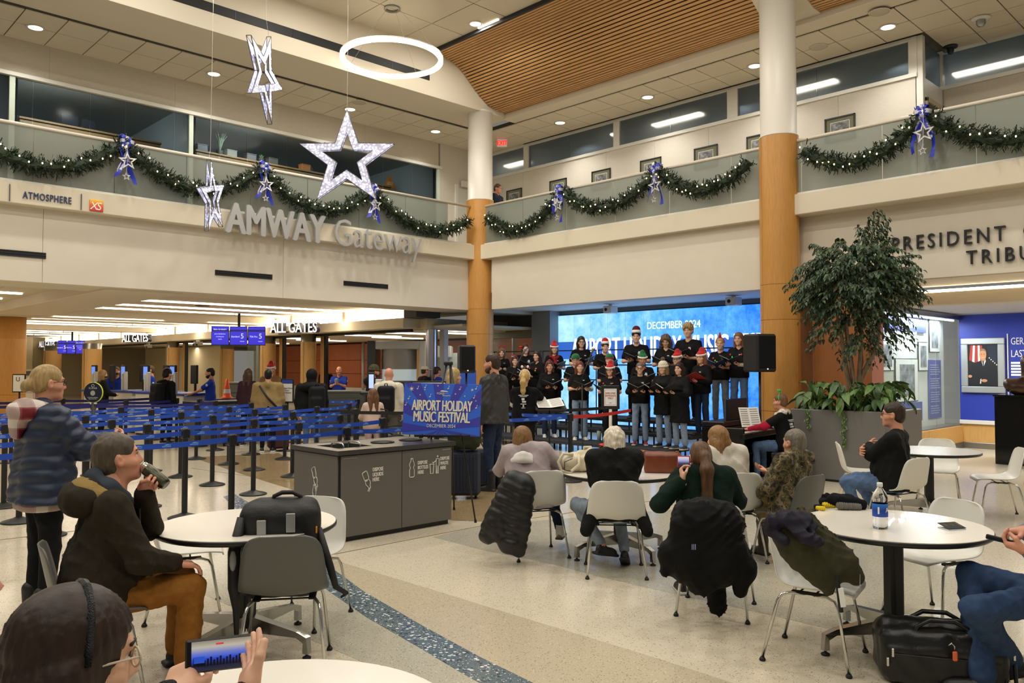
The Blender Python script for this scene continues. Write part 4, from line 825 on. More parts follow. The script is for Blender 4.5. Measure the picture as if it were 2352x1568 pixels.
# ---------------------------------------------------------------- chairs and tables
WSHELL = M('white shell plastic', 'd9d7ce', .38); GSHELL = M('charcoal shell plastic', '595a55', .42); CHROME = M('chrome', 'd0d0cc', .16, metal=1); RUB = M('black rubber', '141414', .6)
def shellmesh():
    K = np.array([(.235, .405, .15, 0, 0), (.226, .425, .20, 0, .004), (.15, .432, .226, 0, .012), (.05, .424, .236, 0, .022), (-.06, .42, .24, .0, .03), (-.14, .435, .24, .015, .03), (-.19, .48, .238, .03, .02), (-.215, .55, .232, .04, .008), (-.235, .64, .222, .04, 0), (-.252, .72, .205, .035, 0), (-.262, .765, .172, .03, 0), (-.266, .783, .12, .025, 0)])
    nt_, nu = 34, 14; t = np.linspace(0, len(K)-1, nt_); i = np.clip(t.astype(int), 0, len(K)-2); f = (t-i)[:, None]
    g = lambda j: K[np.clip(j, 0, len(K)-1)]
    p = .5*((2*g(i))+(-g(i-1)+g(i+1))*f+(2*g(i-1)-5*g(i)+4*g(i+1)-g(i+2))*f*f+(-g(i-1)+3*g(i)-3*g(i+1)+g(i+2))*f**3)
    u = np.linspace(-1, 1, nu)[None, :]
    V = np.stack([p[:, :1]+p[:, 3:4]*u**2, p[:, 2:3]*u, p[:, 1:2]+p[:, 4:5]*u**2], 2)
    dt = np.gradient(V, axis=0); du = np.gradient(V, axis=1); N = np.cross(dt, du); N /= np.linalg.norm(N, axis=2, keepdims=True)+1e-9
    B = V-N*.009; idx = np.arange(nt_*nu).reshape(nt_, nu); o = nt_*nu; F = []
    a = np.stack([idx[:-1, :-1], idx[:-1, 1:], idx[1:, 1:], idx[1:, :-1]], 2).reshape(-1, 4); F = [a[:, ::-1], a+o]
    ring = list(idx[0, :])+list(idx[1:, -1])+list(idx[-1, -2::-1])+list(idx[-2:0:-1, 0]); r = np.array(ring); n = np.roll(r, -1)
    F.append(np.stack([r, n, n+o, r+o], 1))
    return np.concatenate([V.reshape(-1, 3), B.reshape(-1, 3)]), np.concatenate(F)
SHV = shellmesh()
def make_chair(mat, loc, rz, label):
    t = thing('shell_chair', label, 'chair', loc, rz, 'moulded shell chairs')
    mk('shell', [(SHV[0], SHV[1], 0)], mat, t)
    for sx in (1, -1):
        for sy in (1, -1):
            fx = .225 if sx > 0 else -.245
            l = MB().tube([(.02*sx, .15*sy, .398), (.10*sx, .17*sy, .397), (.145*sx, .19*sy, .385), (.165*sx, .2*sy, .35), (fx, .235*sy, .02)], .0095, 8).build('leg', CHROME, t, True)
            MB().lathe([(0, 0), (.016, 0), (.019, .008), (.012, .022), (0, .022)], 10, (fx, .235*sy, 0)).build('glide', RUB, l, True)
    MB().tube([(.03, -.16, .396), (.03, .16, .396)], .006, 6).tube([(-.06, -.16, .396), (-.06, .16, .396)], .006, 6).bbox(-.1, .1, -.17, -.13, .396, .408, .003).bbox(-.1, .1, .13, .17, .396, .408, .003).build('under_frame', BLACKM, t, True)
    return t
_w0, _g0 = None, None
CHAIRS = {}
def chair(mat, x, y, deg, label):
    if mat.name not in CHAIRS: CHAIRS[mat.name] = c = make_chair(mat, (x, y, 0), R(deg), label); return c
    return dup(CHAIRS[mat.name], (x, y, 0), R(deg), label)
chair(WSHELL, 5.29, 4.21, 42, 'white shell chair under the white-haired man in black')
chair(WSHELL, 5.27, 5.11, 63, 'white shell chair under the woman in the lavender sweater')
chair(WSHELL, 4.98, 3.07, 24, 'white shell chair buried under the black parka of the ponytail woman')
chair(WSHELL, 4.60, 2.17, -78, 'white shell chair with the olive jacket over its back')
chair(WSHELL, 5.86, 1.93, 158, 'empty white shell chair behind the table with the water bottle')
chair(WSHELL, 8.62, 3.18, 76, 'white shell chair under the man in the black pullover')
chair(WSHELL, 9.70, 4.02, -62, 'empty white shell chair in profile beside the grey planter')
chair(WSHELL, 10.72, 3.48, 200, 'empty white shell chair behind the far round table')
chair(WSHELL, 10.30, 2.72, 118, 'empty white shell chair in profile before the black pedestal')
chair(WSHELL, 6.40, 3.80, 52, 'white shell chair under the blond woman in the white fleece')
chair(WSHELL, 2.30, 5.60, -22, 'empty white shell chair behind the man drinking from the can')
chair(WSHELL, 2.80, 4.90, 208, 'empty white shell chair between the round table and the bin cabinet')
chair(WSHELL, 4.05, .42, 75, 'white shell chair under the person in jeans at the right edge')
chair(GSHELL, 2.30, 4.20, 56, 'charcoal shell chair with the black backpack hung on it')
chair(GSHELL, 1.42, 4.63, -14, 'charcoal shell chair under the man in the brown jacket')
chair(GSHELL, 6.60, 3.34, 84, 'charcoal shell chair under the man in camouflage')
chair(GSHELL, .30, 1.25, 60, 'charcoal shell chair under the dark-haired woman filming')
LAM = M('white laminate', 'e9e3d8', .22, coat=.2); EDGE = M('black table edge', '161616', .4); ALU = M('polished aluminium', 'b5b4b0', .2, metal=1)
def make_table(x, y, deg, label):
    t = thing('round_table', label, 'table', (x, y, 0), R(deg), 'round white tables')
    MB().lathe([(0, .71), (.515, .71), (.532, .722), (.532, .738), (.526, .742)], 64).build('edge_band', EDGE, t, True); MB().lathe([(.527, .7415), (.526, .745), (0, .745)], 64).build('tabletop', LAM, t)
    MB().bbox(-.045, .045, -.045, .045, .12, .69, .012).bbox(-.052, -.02, -.03, .03, .12, .69, .006).bbox(.02, .052, -.03, .03, .12, .69, .006).build('post', BLACKM, t); MB().lathe([(0, .68), (.1, .69), (.22, .708), (.22, .712), (0, .712)], 24).build('spider', ALU, t, True)
    for k in range(4):
        T = Matrix.Rotation(PI/2*k, 4, 'Z')
        l = MB().add([T @ Vector(p) for p in [(.03, -.025, .10), (.03, .025, .10), (.03, .03, .20), (.03, -.03, .20), (.40, -.02, .115), (.40, .02, .115), (.40, .022, .15), (.40, -.022, .15), (.45, -.02, .09), (.45, .02, .09), (.475, .02, .125), (.475, -.02, .125), (.445, -.016, .03), (.445, .016, .03), (.485, .016, .03), (.485, -.016, .03)]],
                     [(0, 3, 2, 1), (0, 4, 7, 3), (1, 2, 6, 5), (3, 7, 6, 2), (0, 1, 5, 4), (4, 8, 11, 7), (5, 6, 10, 9), (7, 11, 10, 6), (4, 5, 9, 8), (8, 12, 15, 11), (9, 10, 14, 13), (11, 15, 14, 10), (8, 9, 13, 12), (12, 13, 14, 15)]).build('leg', ALU, t)
        q = T @ Vector((.465, 0, 0)); MB().lathe([(0, 0), (.024, 0), (.026, .01), (.008, .02), (.008, .035), (0, .035)], 12, q).build('glide', RUB, l, True)
    return t
TB0 = make_table(2.29, 4.66, 20, 'empty round white table at the left in front of the charcoal chair')
dup(TB0, (5.06, 1.90, 0), R(58), 'round white table at the right carrying the water bottle')
dup(TB0, (5.80, 4.56, 0), R(75), 'round white table in the middle carrying the two handbags')
dup(TB0, (9.78, 3.27, 0), R(30), 'farther round white table beside the man in the black pullover')
dup(TB0, (1.02, 1.98, 0), R(10), 'round white table cut off at the bottom edge before the filming woman')
# ---------------------------------------------------------------- rope posts with belts
PB = M('stanchion black', '161617', .42); BELTB = M('belt blue', '1646b0', .55, noise=(60, .05)); BELTN = M('belt navy', '161a6e', .55); BELTR = M('belt red', 'c02a22', .6); BELTK = M('belt black', '121214', .6); PRINT = M('belt print pale blue', '7ea6e6', .6)
def stanchion(x, y, label, belts=(), bh=.945, grp='black rope posts of the queue'):
    t = thing('rope_post', label, 'stanchion', (x, y, 0), 0, grp)
    MB().lathe([(0, 0), (.175, 0), (.178, .012), (.165, .02), (.06, .05), (.04, .06), (0, .06)], 28).build('base', PB, t, True); MB().lathe([(.032, .05), (.032, .9)], 14).build('pole', PB, t, True)
    MB().bbox(-.042, .042, -.036, .036, .885, .995, .008).lathe([(0, 1.0), (.034, 1.0), (.04, .99), (.04, .985)], 14).build('head', PB, t)
    for (bx, by, m, pr) in belts:
        d = Vector((bx-x, by-y, 0)); L = d.length-.08; a = math.atan2(d.y, d.x); n = max(2, int(L/.25)); T = Matrix.Rotation(a, 4, 'Z')
        V = []
        for i in range(n+1):
            q = i/n; X = .04+L*q; sg = -.02*math.sin(PI*q)*min(1, L)
            for yy, zz in ((-.0015, -.026), (.0015, -.026), (.0015, .026), (-.0015, .026)): V.append(T @ Vector((X, yy, bh+sg+zz)))
        F = [(4*i+j, 4*i+(j+1) % 4, 4*i+4+(j+1) % 4, 4*i+4+j) for i in range(n) for j in range(4)]+[(0, 3, 2, 1), (4*n, 4*n+1, 4*n+2, 4*n+3)]
        b = MB().add(V, F).build('belt', m, t)
        if pr:
            mb = MB()
            for k in range(max(1, int(L/.27))):
                X = .04+.14+.27*k
                if X > L: break
                sg = -.02*math.sin(PI*(X-.04)/L)*min(1, L)
                for sd in (-.0022, .0022):
                    P_ = [(-.03, .004), (.0, .016), (.035, .010), (.045, .004), (.02, .006), (0, .004)]
                    mb.add([T @ Vector((X+px*(1 if sd < 0 else -1), sd, bh+sg+pz)) for px, pz in P_], [(0, 1, 2, 3, 4, 5)])
                    mb.add([T @ Vector((X+px*(1 if sd < 0 else -1), sd, bh+sg+pz)) for px, pz in [(-.045, -.01), (.04, -.01), (.04, -.003), (-.045, -.003)]], [(0, 1, 2, 3)])
            mb.build('belt_print', PRINT, b)
    return t
ROWS = [(7.95, [2.35, 3.73, 5.1, 6.42]), (9.05, [2.33, 3.70, 5.11, 6.37]), (10.06, [2.31, 3.65, 5.02, 6.34]), (11.25, [2.42, 3.63, 4.99, 6.25, 7.38]), (12.4, [2.4, 3.65, 5.0, 6.2, 7.35]), (13.42, [2.4, 3.62, 4.93, 6.24, 7.3]), (14.58, [2.4, 3.6, 4.85, 6.16, 7.22])]
ordn = ['leftmost', 'second', 'third', 'fourth', 'fifth']; rown = ['nearest', 'second', 'third', 'fourth', 'fifth', 'sixth', 'seventh']
for r, (y, xsr) in enumerate(ROWS):
    for i, x in enumerate(xsr):
        b = [(xsr[i+1], y, BELTB, True)] if i+1 < len(xsr) else []
        if i == 0: b.append((x-1.3, y, BELTB, True))
        stanchion(x, y, 'black rope post with blue belt, %s post in the %s belt row of the queue' % (ordn[i], rown[r]), b)
NV = [(4.885, 16.15), (5.83, 17.24), (7.05, 17.72), (7.04, 19.08), (7.18, 16.85), (7.07, 15.82), (3.6, 16.3), (2.6, 17.6), (5.2, 19.2), (3.4, 19.4)]
for i, (x, y) in enumerate(NV):
    j = {0: 5, 1: 2, 2: 3, 4: 5, 6: 0, 7: 1, 8: 3, 9: 8}.get(i)
    stanchion(x, y, 'black rope post with navy belt near the podia, '+['beside the round sign', 'in the middle of the navy lane', 'in front of the second podium', 'nearest the podia', 'before the grey bin cabinet', 'nearest the purple sweater', 'left of the round sign', 'behind the blond woman', 'behind the round sign', 'farthest at the left'][i], [(*NV[j], BELTN, False)] if j is not None else [])
stanchion(8.39, 13.0, 'black rope post with short blue belts behind the black backpack', [(9.5, 14.4, BELTB, True), (7.35, 12.4, BELTB, True)])
stanchion(9.5, 14.4, 'black rope post behind the little girl in pink', [(9.1, 16.2, BELTB, True)]); stanchion(9.1, 16.2, 'black rope post between the black jacket and the girl in pink')
stanchion(8.92, 7.93, 'black rope post with a red belt in front of the choir', [(11.05, 8.42, BELTR, False), (6.9, 8.6, BELTB, True)])
stanchion(8.75, 9.55, 'black rope post under the music stand', [(11.1, 9.0, BELTK, False), (6.95, 11.4, BELTK, False), (8.92, 7.93, BELTB, True)], .96)
stanchion(6.95, 8.62, 'black rope post hidden behind the blue festival sign')
# employee sign on its stand
v = atd(1402, 912, 13.6); t = thing('entrance_sign', 'black framed paper sign with red print on a pale post before the choir', 'sign', (v.x, v.y, 0), YAW-R(90)-R(6))
zc = v.z; MB().bbox(-.155, .155, -.02, .02, zc-.2, zc+.2, .008).build('frame', BLACKM, t); f = MB().box(-.105, .105, -.024, -.019, zc-.145, zc+.145).build('sheet', MATW, t)
RP = M('red print', 'b8504a', .6)
MB().box(-.09, .09, -.0255, -.0235, zc+.124, zc+.128).box(-.09, .09, -.0255, -.0235, zc-.128, zc-.124).box(-.09, -.086, -.0255, -.0235, zc-.128, zc+.128).box(.086, .09, -.0255, -.0235, zc-.128, zc+.128).build('border_print', RP, f)
text('lettering', 'EMPLOYEE\nENTRANCE\nONLY', .042, RP, f, (0, -.026, zc+.055), RX, .0006, .0008, 'CENTER', .82); MB().box(-.02, .02, -.0255, -.0235, zc-.1, zc-.088).build('logo_print', PRINT, f)
MB().cyl((0, .0, .02), (0, 0, zc-.2), .028, n=12).build('post', M('pale post', 'c9c2b4', .4), t, True); MB().lathe([(0, 0), (.17, 0), (.17, .012), (.04, .04), (0, .04)], 20).build('base', BLACKM, t, True)
# ---------------------------------------------------------------- recycling cabinet
BING = M('cabinet grey laminate', '605c56', .5, noise=(3, .02)); ICON = M('white decal', 'd8d4cc', .5)
bt = thing('recycling_cabinet', 'long dark grey recycling cabinet with white disposal symbols', 'cabinet', (4.22, 6.71, 0))
W, Dp, H = 1.43, .86, .885
MB().bbox(.015, W-.015, .015, Dp, .05, H-.045, .004).build('carcass', BLACKM, bt); MB().box(.04, W-.04, .04, Dp, 0, .05).build('plinth', BLACKM, bt)
ds = [MB().bbox(a, b, 0, .018, .05, H-.055, .003).build('door', BING, bt) for a, b in ((.028, .745), (.752, W-.028))]
sp_ = MB().bbox(0, .018, .03, Dp-.01, .05, H-.055, .003).build('side_panel', BING, bt); MB().bbox(W-.018, W, .03, Dp-.01, .05, H-.055, .003).build('side_panel', BING, bt)
tp = MB(); z0, z1 = H-.045, H
holes = [(.12, .52, .2, .62)]
for a, b, c, d in ((-.02, .12, -.02, Dp+.02), (.52, W+.02, -.02, Dp+.02), (.12, .52, -.02, .2), (.12, .52, .62, Dp+.02)): tp.box(a, b, c, d, z0, z1)
tp.build('top', M('cabinet top', '3a3937', .28), bt); MB().box(.12, .52, .2, .62, z0-.04, z0-.02).build('sink_tray', STEEL, bt)
for x in (.24, .44): MB().tube([(x, .3, H-.05), (x, .3, H+.015), (x, .32, H+.03), (x, .5, H+.03), (x, .52, H+.015), (x, .52, H-.05)], .008, 8).build('rail', CHROME, bt, True)
for x in (.8, 1.17): MB().lathe([(.115, 0), (.13, .006), (.12, .012), (.10, .004), (.10, -.01), (0, -.012)], 28, (x, .42, H)).build('bin_mouth', DARK, bt, True)
MB().box(.04, .2, -.004, .002, H-.085, H-.075).box(1.27, 1.39, -.004, .002, H-.085, H-.075).build('pull', M('pull metal', 'a8a498', .35, metal=.8), bt)
def icon(nm, segs, parent, T, r=.0042):
    mb = MB()
    for s in segs: mb.tube([T @ Vector((x, 0, z)) for x, z in s], r, 4)
    mb.build(nm, ICON, parent)
BOT = [[(-.013, .125), (-.013, .10), (-.028, .075), (-.03, .05), (-.02, .03), (-.03, .008), (-.03, -.06), (-.02, -.068), (.02, -.068), (.03, -.06), (.03, .008), (.02, .03), (.03, .05), (.028, .075), (.013, .10), (.013, .125), (-.013, .125)], [(-.012, .118), (.012, .118)]]
POUR = [[(x*.85-.4*z*.85, z*.85+.4*x) for x, z in s] for s in [[(-q[0], -q[1]) for q in BOT[0]]]]+[[(.035, -.1), (.02, -.135)], [(.045, -.1), (.035, -.14)], [(.02, -.02), (-.02, -.03)], [(.015, -.03), (-.012, -.037)]]
MAN = [[(.03, .1), (.04, .11), (.05, .1), (.04, .09), (.03, .1)], [(.02, .075), (.06, .075), (.06, 0), (.05, 0), (.05, -.08), (.035, -.08), (.035, 0), (.025, -.08), (.02, -.08), (.02, .075)], [(.025, .06), (-.02, .035), (-.03, .045)], [(-.065, .02), (-.055, -.075), (-.02, -.075), (-.012, .02)], [(-.07, .024), (-.005, .024)]]
def TT(x, z, sc=1): return Matrix.Translation((x, -.003, z)) @ Matrix.Diagonal((sc, 1, sc, 1))
for x, z, sg, dr, s in ((.31, .60, POUR, 0, 'DISPOSE\nLIQUIDS\nHERE'), (.87, .62, BOT, 1, 'DISPOSE\nBOTTLES\nHERE'), (1.17, .64, MAN, 1, 'DISPOSE\nWASTE\nHERE')):
    icon('symbol', sg, ds[dr], TT(x, z), .005 if sg is MAN else .0042); text('lettering', s, .052, ICON, ds[dr], (x+.075, -.003, z+.055), RX, .001, .0016, 'LEFT', .66, 1, 0, .95)
TS = Matrix.Rotation(R(-90), 4, 'Z')
icon('symbol', POUR, sp_, Matrix.Translation((-.003, .44, .62)) @ TS @ Matrix.Diagonal((1.15, 1, 1.15, 1))); icon('symbol', BOT, sp_, Matrix.Translation((-.003, .44, .38)) @ TS @ Matrix.Diagonal((1.1, 1, 1.1, 1)))
MB().box(-.004, 0, .06, .17, .07, .14).build('maker_plate', ICON, bt)
# ---------------------------------------------------------------- festival sign on an easel
v = atd(1015, 940, 8.95); es = thing('easel', 'black tripod easel holding the blue festival sign', 'easel', (v.x, v.y, 0), YAW-R(90)-R(4))
Ti = es.matrix_basis.inverted() if False else Matrix.Rotation(-(YAW-R(94)), 4, 'Z') @ Matrix.Translation((-v.x, -v.y, 0))
ap = Ti @ atd(1030, 833, 9.1)
for (fx, fy) in ((-.28, -.12), (.39, -.12), (.05, .62)):
    MB().tube([(ap.x+(.02 if fx > 0 else -.02), ap.y, ap.z), (fx, fy, .012)], [.012, .009], 8).build('leg', BLACKM, es, True); MB().cyl((fx, fy, 0), (fx, fy, .03), .014, n=8).build('foot', RUB, es)
MB().bbox(ap.x-.05, ap.x+.05, ap.y-.03, ap.y+.03, ap.z-.03, ap.z+.015, .01).build('head', BLACKM, es); MB().bbox(-.3, .32, -.06, -.03, v.z-.30, v.z-.275, .004).bbox(-.24, -.2, -.1, -.03, v.z-.31, v.z-.27, .004).bbox(.18, .22, -.1, -.03, v.z-.31, v.z-.27, .004).build('ledge', BLACKM, es)
bd = thing('festival_sign', 'blue festival sign board with pale block lettering standing on the easel', 'sign', v, YAW-R(90)-R(4)); bd.rotation_euler = (R(-7), R(1.5), YAW-R(94))
bw2, bh2 = .432, .287
MB().bbox(-bw2, bw2, -.006, .006, -bh2, bh2, .002).build('board', M('board bright blue', '2b62d2', .45), bd)
RAY = M('board violet blue', '3a3aa6', .45); CRM = M('print cream', 'e2dcc6', .5)
fx, fz = .0, -.22
def hit(a):
    c, s = math.cos(a), math.sin(a); ts = [((bw2 if c > 0 else -bw2)-fx)/c if abs(c) > 1e-6 else 9, ((bh2 if s > 0 else -bh2)-fz)/s if abs(s) > 1e-6 else 9]; q = min(q for q in ts if q > 0); return fx+c*q, fz+s*q
for k in range(13):
    a0 = 2*PI*k/13+.1; a1 = a0+PI/13; p, q = hit(a0), hit(a1); P_ = [(fx, fz), p]
    if abs(p[0]-q[0]) > 1e-4 and abs(p[1]-q[1]) > 1e-4: P_.append((math.copysign(bw2, p[0] if abs(abs(p[0])-bw2) < 1e-4 else q[0]), math.copysign(bh2, p[1] if abs(abs(p[1])-bh2) < 1e-4 else q[1])))
    P_.append(q); n = len(P_)
    MB().add([(x*.998, -.0075, z*.998) for x, z in P_], [list(range(n))]).build('ray_print', RAY, bd)
SHD = M('print shadow navy', '2c2c66', .5)
for dx, m, yy in ((.004, SHD, -.0085), (0, CRM, -.0100)):
    text('lettering', 'AIRPORT HOLIDAY', .165, m, bd, (dx, yy, -.015-dx), RX, .0006, .003, 'CENTER', fit=.67, space=.96); text('lettering', 'MUSIC FESTIVAL', .165, m, bd, (dx, yy, -.14-dx), RX, .0006, .003, 'CENTER', fit=.625, space=.96)
text('lettering', 'DECEMBER 2024', .052, CRM, bd, (0, -.01, -.2), RX, .0006, 0, 'CENTER', .86); text('lettering', 'FORD', .032, CRM, bd, (-.065, -.01, .165), RX, .0006, 0, 'LEFT', 1); text('lettering', 'Airport', .028, CRM, bd, (0, -.01, .146), RX, .0006, 0, 'LEFT', 1)
MB().add([(-.03, -.01, .197), (-.01, -.01, .213), (.05, -.01, .205), (.065, -.01, .195), (.02, -.01, .196)], [(0, 1, 2, 3, 4)]).box(.005, .065, -.0105, -.0095, .18, .182).build('wing_print', CRM, bd)
mb = MB()
for x, z, r in ((-.35, .22, .035), (-.2, .215, .013), (-.055, .26, .014), (-.25, .155, .012), (.145, .175, .014), (.25, .155, .013), (.33, .225, .022), (.375, .105, .012)):
    n = 16; mb.add([(x+(r if i % 2 == 0 else r*.22)*math.cos(2*PI*i/n), -.0095, z+(r if i % 2 == 0 else r*.22)*math.sin(2*PI*i/n)) for i in range(n)], [list(range(n))])
mb.build('star_print', CRM, bd); mb = MB()
for x, z in ((-.285, .235), (-.2, .25), (-.38, .12), (-.41, .05), (-.14, .15), (.06, .245), (.19, .24), (.37, .25), (.35, .15), (.38, .04)):
    mb.tube([(x+.008, -.0095, z-.012), (x+.008, -.0095, z+.02), (x+.02, -.0095, z+.012)], .0022, 4).ell((x, -.009, z-.013), (.009, .001, .006), 8)
mb.build('note_print', CRM, bd)
# ---------------------------------------------------------------- luggage by the standing man
def suitcase(px, py, D, w_, h_, d_, mat, label, rz, ridge=True):
    v = atd(px, 860, D); t = thing('suitcase', label, 'suitcase', (v.x, v.y, 0), rz, 'wheeled suitcases')
    MB().bbox(-w_, w_, -d_, d_, .05, h_, .04).build('shell', mat, t)
    if ridge:
        for k in range(7): MB().bbox(-w_+.05+k*(2*w_-.1)/7, -w_+.05+(k+.6)*(2*w_-.1)/7, -d_-.008, d_+.008, .12, h_-.07, .004).build('rib', mat, t)
    for sx in (-1, 1): MB().cyl((sx*(w_-.06)-.015, 0, .03), (sx*(w_-.06)+.015, 0, .03), .03, n=12).build('wheel', RUB, t)
    MB().tube([(-.09, d_-.02, h_), (-.09, d_-.02, h_+.28), (.09, d_-.02, h_+.28), (.09, d_-.02, h_)], .009, 6).build('handle', BLACKM, t)
    return t
NVY = M('luggage navy', '1c2436', .45); suitcase(1068, 0, 10.4, .20, .62, .13, NVY, 'dark navy hard suitcase behind the easel, carrying the green bag', R(-40)); suitcase(1102, 0, 11.1, .19, .56, .12, NVY, 'dark navy hard suitcase at the heels of the man in the grey jacket', R(-40))
BURG = M('luggage burgundy', '3c1216', .6); suitcase(532, 0, 17.2, .2, .6, .14, BURG, 'burgundy suitcase behind the rope posts, left of two', R(-20), False); suitcase(640, 0, 16.2, .2, .6, .14, BURG, 'burgundy suitcase behind the rope posts beside the tan jacket', R(-20), False)
v = atd(1068, 860, 10.35); t = thing('duffel_bag', 'dark green quilted bag resting on the navy suitcase', 'bag', (v.x, v.y, .62), R(-40))
mk('body', [(*soft([rbox((0, 0, .2), (.2, .13, .19), .1)], .02, wrinkle(.012)), 0)], M('quilted green', '2b301f', .7), t); MB().tube([(-.1, 0, .36), (-.08, 0, .44), (.08, 0, .44), (.1, 0, .36)], .012, 6).build('handle', BLACKM, t, True)
# ---------------------------------------------------------------- choir risers, piano, stands, loudspeakers
RIS = M('riser carpet', '35373a', .85, noise=(80, .15)); RLEG = M('riser frame', '2a2b2e', .5)
RZ = [(11.95, 12.68, .20), (12.72, 13.27, .40), (13.31, 14.3, .60)]
for k, (x0, x1, z) in enumerate(RZ):
    for j in range(4):
        y0 = 8.35+1.75*j; t = thing('choir_riser', 'black carpeted riser platform, %s step, %s section from the near column' % (['lowest', 'middle', 'top'][k], ['first', 'second', 'third', 'fourth'][j]), 'riser', ((x0+x1)/2, y0+.86, 0), 0, 'choir riser platforms'); hx = (x1-x0)/2-.005
        MB().bbox(-hx, hx, -.865, .865, z-.06, z, .006).build('deck', RIS, t)
        for sy in (-.7, .7):
            for sx in (-1, 1): MB().cyl((sx*(hx-.06), sy, 0), (sx*(hx-.06), sy, z-.06), .018, n=8).build('leg', RLEG, t, True)
        if k == 2:
            mb = MB()
            for zz in (.78, 1.12, 1.46): mb.tube([(hx-.04, -.85, z+zz), (hx-.04, .85, z+zz)], .014, 6)
            for sy in (-.84, .84): mb.tube([(hx-.04, sy, z-.05), (hx-.04, sy, z+1.46)], .014, 6)
            mb.build('guard_rail', BLACKM, t, True)
v = gp(1760, 1110); pn = thing('digital_piano', 'black upright digital piano beside the choir', 'piano', (11.12, 6.42, 0), R(97))
PK = M('piano black', '0c0b0b', .3)
MB().bbox(-.02, .3, -.68, .68, .0, .8, .01).build('back_case', PK, pn); MB().bbox(-.36, .3, -.68, .68, .64, .72, .01).build('key_bed', PK, pn); MB().bbox(-.04, .3, -.68, .68, .8, .88, .012).build('lid', PK, pn)
for sy in (-.68, .62): MB().bbox(-.34, .3, sy, sy+.06, 0, .8, .01).build('cheek', PK, pn)
MB().box(-.33, -.18, -.6, .6, .72, .735).build('white_keys', M('piano ivory', 'e6e2d6', .3), pn); mb = MB()
for k in range(52):
    if k % 7 not in (2, 6): mb.box(-.26, -.18, -.6+.0231*k+.014, -.6+.0231*k+.03, .735, .745)
tag(mb.build('black_keys', PK, pn), None, None, None, 'stuff'); MB().bbox(-.3, 0, -.5, .5, .4, .42, .004).build('shelf', PK, pn)
MB().bbox(-.02, .02, -.35, .35, .88, 1.2, .006, 0, Matrix.Translation((.05, 0, 0))).build('music_desk', PK, pn)
def paper(label, loc, rot, w_, h_, pages=2, nm='sheet_music'):
    t = thing(nm, label, 'sheet music', loc); t.rotation_euler = rot; STF = M('staff print', '8d8a86', .6)
    for k in range(pages):
        T = Matrix.Rotation(R(5 if k == 0 else -5) if pages > 1 else 0, 4, 'Y'); o = MB().bbox(-w_ if k == 0 else 0, 0 if k == 0 else w_, -h_, h_, 0, .004, .001, 0, T).build('page', M('score paper', 'eceae2', .6), t); mb = MB()
        for i in range(8): mb.box((-w_ if k == 0 else 0)+.02, (0 if k == 0 else w_)-.02, h_*(.8-.22*i)-.006, h_*(.8-.22*i)+.006, .0042, .0052, 0, T)
        mb.build('staves', STF, o)
    return t
v = atd(1721, 958, 12.05); paper('open score leaning on the digital piano', v, (R(72), 0, YAW-R(90)+R(18)), .17, .15)
def micstand(px, base_y, D, top, mic, label):
    b = atd(px, 860, D); t = thing('microphone_stand', label, 'microphone stand', (b.x, b.y, 0)); T = Matrix.Translation((-b.x, -b.y, 0)); a = T @ atd(*top, D); m = T @ atd(*mic, D)
    MB().lathe([(0, 0), (.14, 0), (.14, .015), (.03, .03), (0, .03)], 20).build('base', BLACKM, t, True); MB().cyl((0, 0, .02), (0, 0, 1.35), .011, n=8).build('pole', BLACKM, t, True); MB().tube([a, m], .009, 6).build('boom', BLACKM, t, True)
    d = (m-a).normalized(); MB().cyl(m, m+d*.13, .014, .022, 10).build('microphone', M('microphone grey', '4a4c50', .4), t, True); o = MB().ell((0, 0, 0), (.028, .028, .028), 10).build('grille', STEEL, t, True); o.location = m+d*.14
micstand(1337, 1034, 14.6, (1325, 898), (1356, 818), 'black boom microphone stand in front of the red-haired girl'); micstand(1178, 1030, 14.2, (1172, 868), (1198, 818), 'black boom microphone stand in front of the girl with the small hat')
v = atd(1262, 930, 12.6); ms = thing('music_stand', 'black music stand with open score before the conductor', 'music stand', (v.x, v.y, 0), YAW-R(90)+R(10))
MB().bbox(-.25, .25, -.012, .012, -.15, .15, .006, 0, Matrix.Translation((0, 0, v.z)) @ Matrix.Rotation(R(-62), 4, 'X')).build('desk', BLACKM, ms); MB().cyl((0, 0, .05), (0, 0, v.z-.02), .012, n=8).build('pole', BLACKM, ms, True)
for k in range(3): MB().tube([(0, 0, .12), (.25*math.cos(2.1*k), .25*math.sin(2.1*k), .01)], .009, 6).build('leg', BLACKM, ms, True)
paper('open score lying on the music stand', v+Vector((0, 0, .022)), (R(24), R(-4), YAW-R(90)+R(10)), .21, .14)
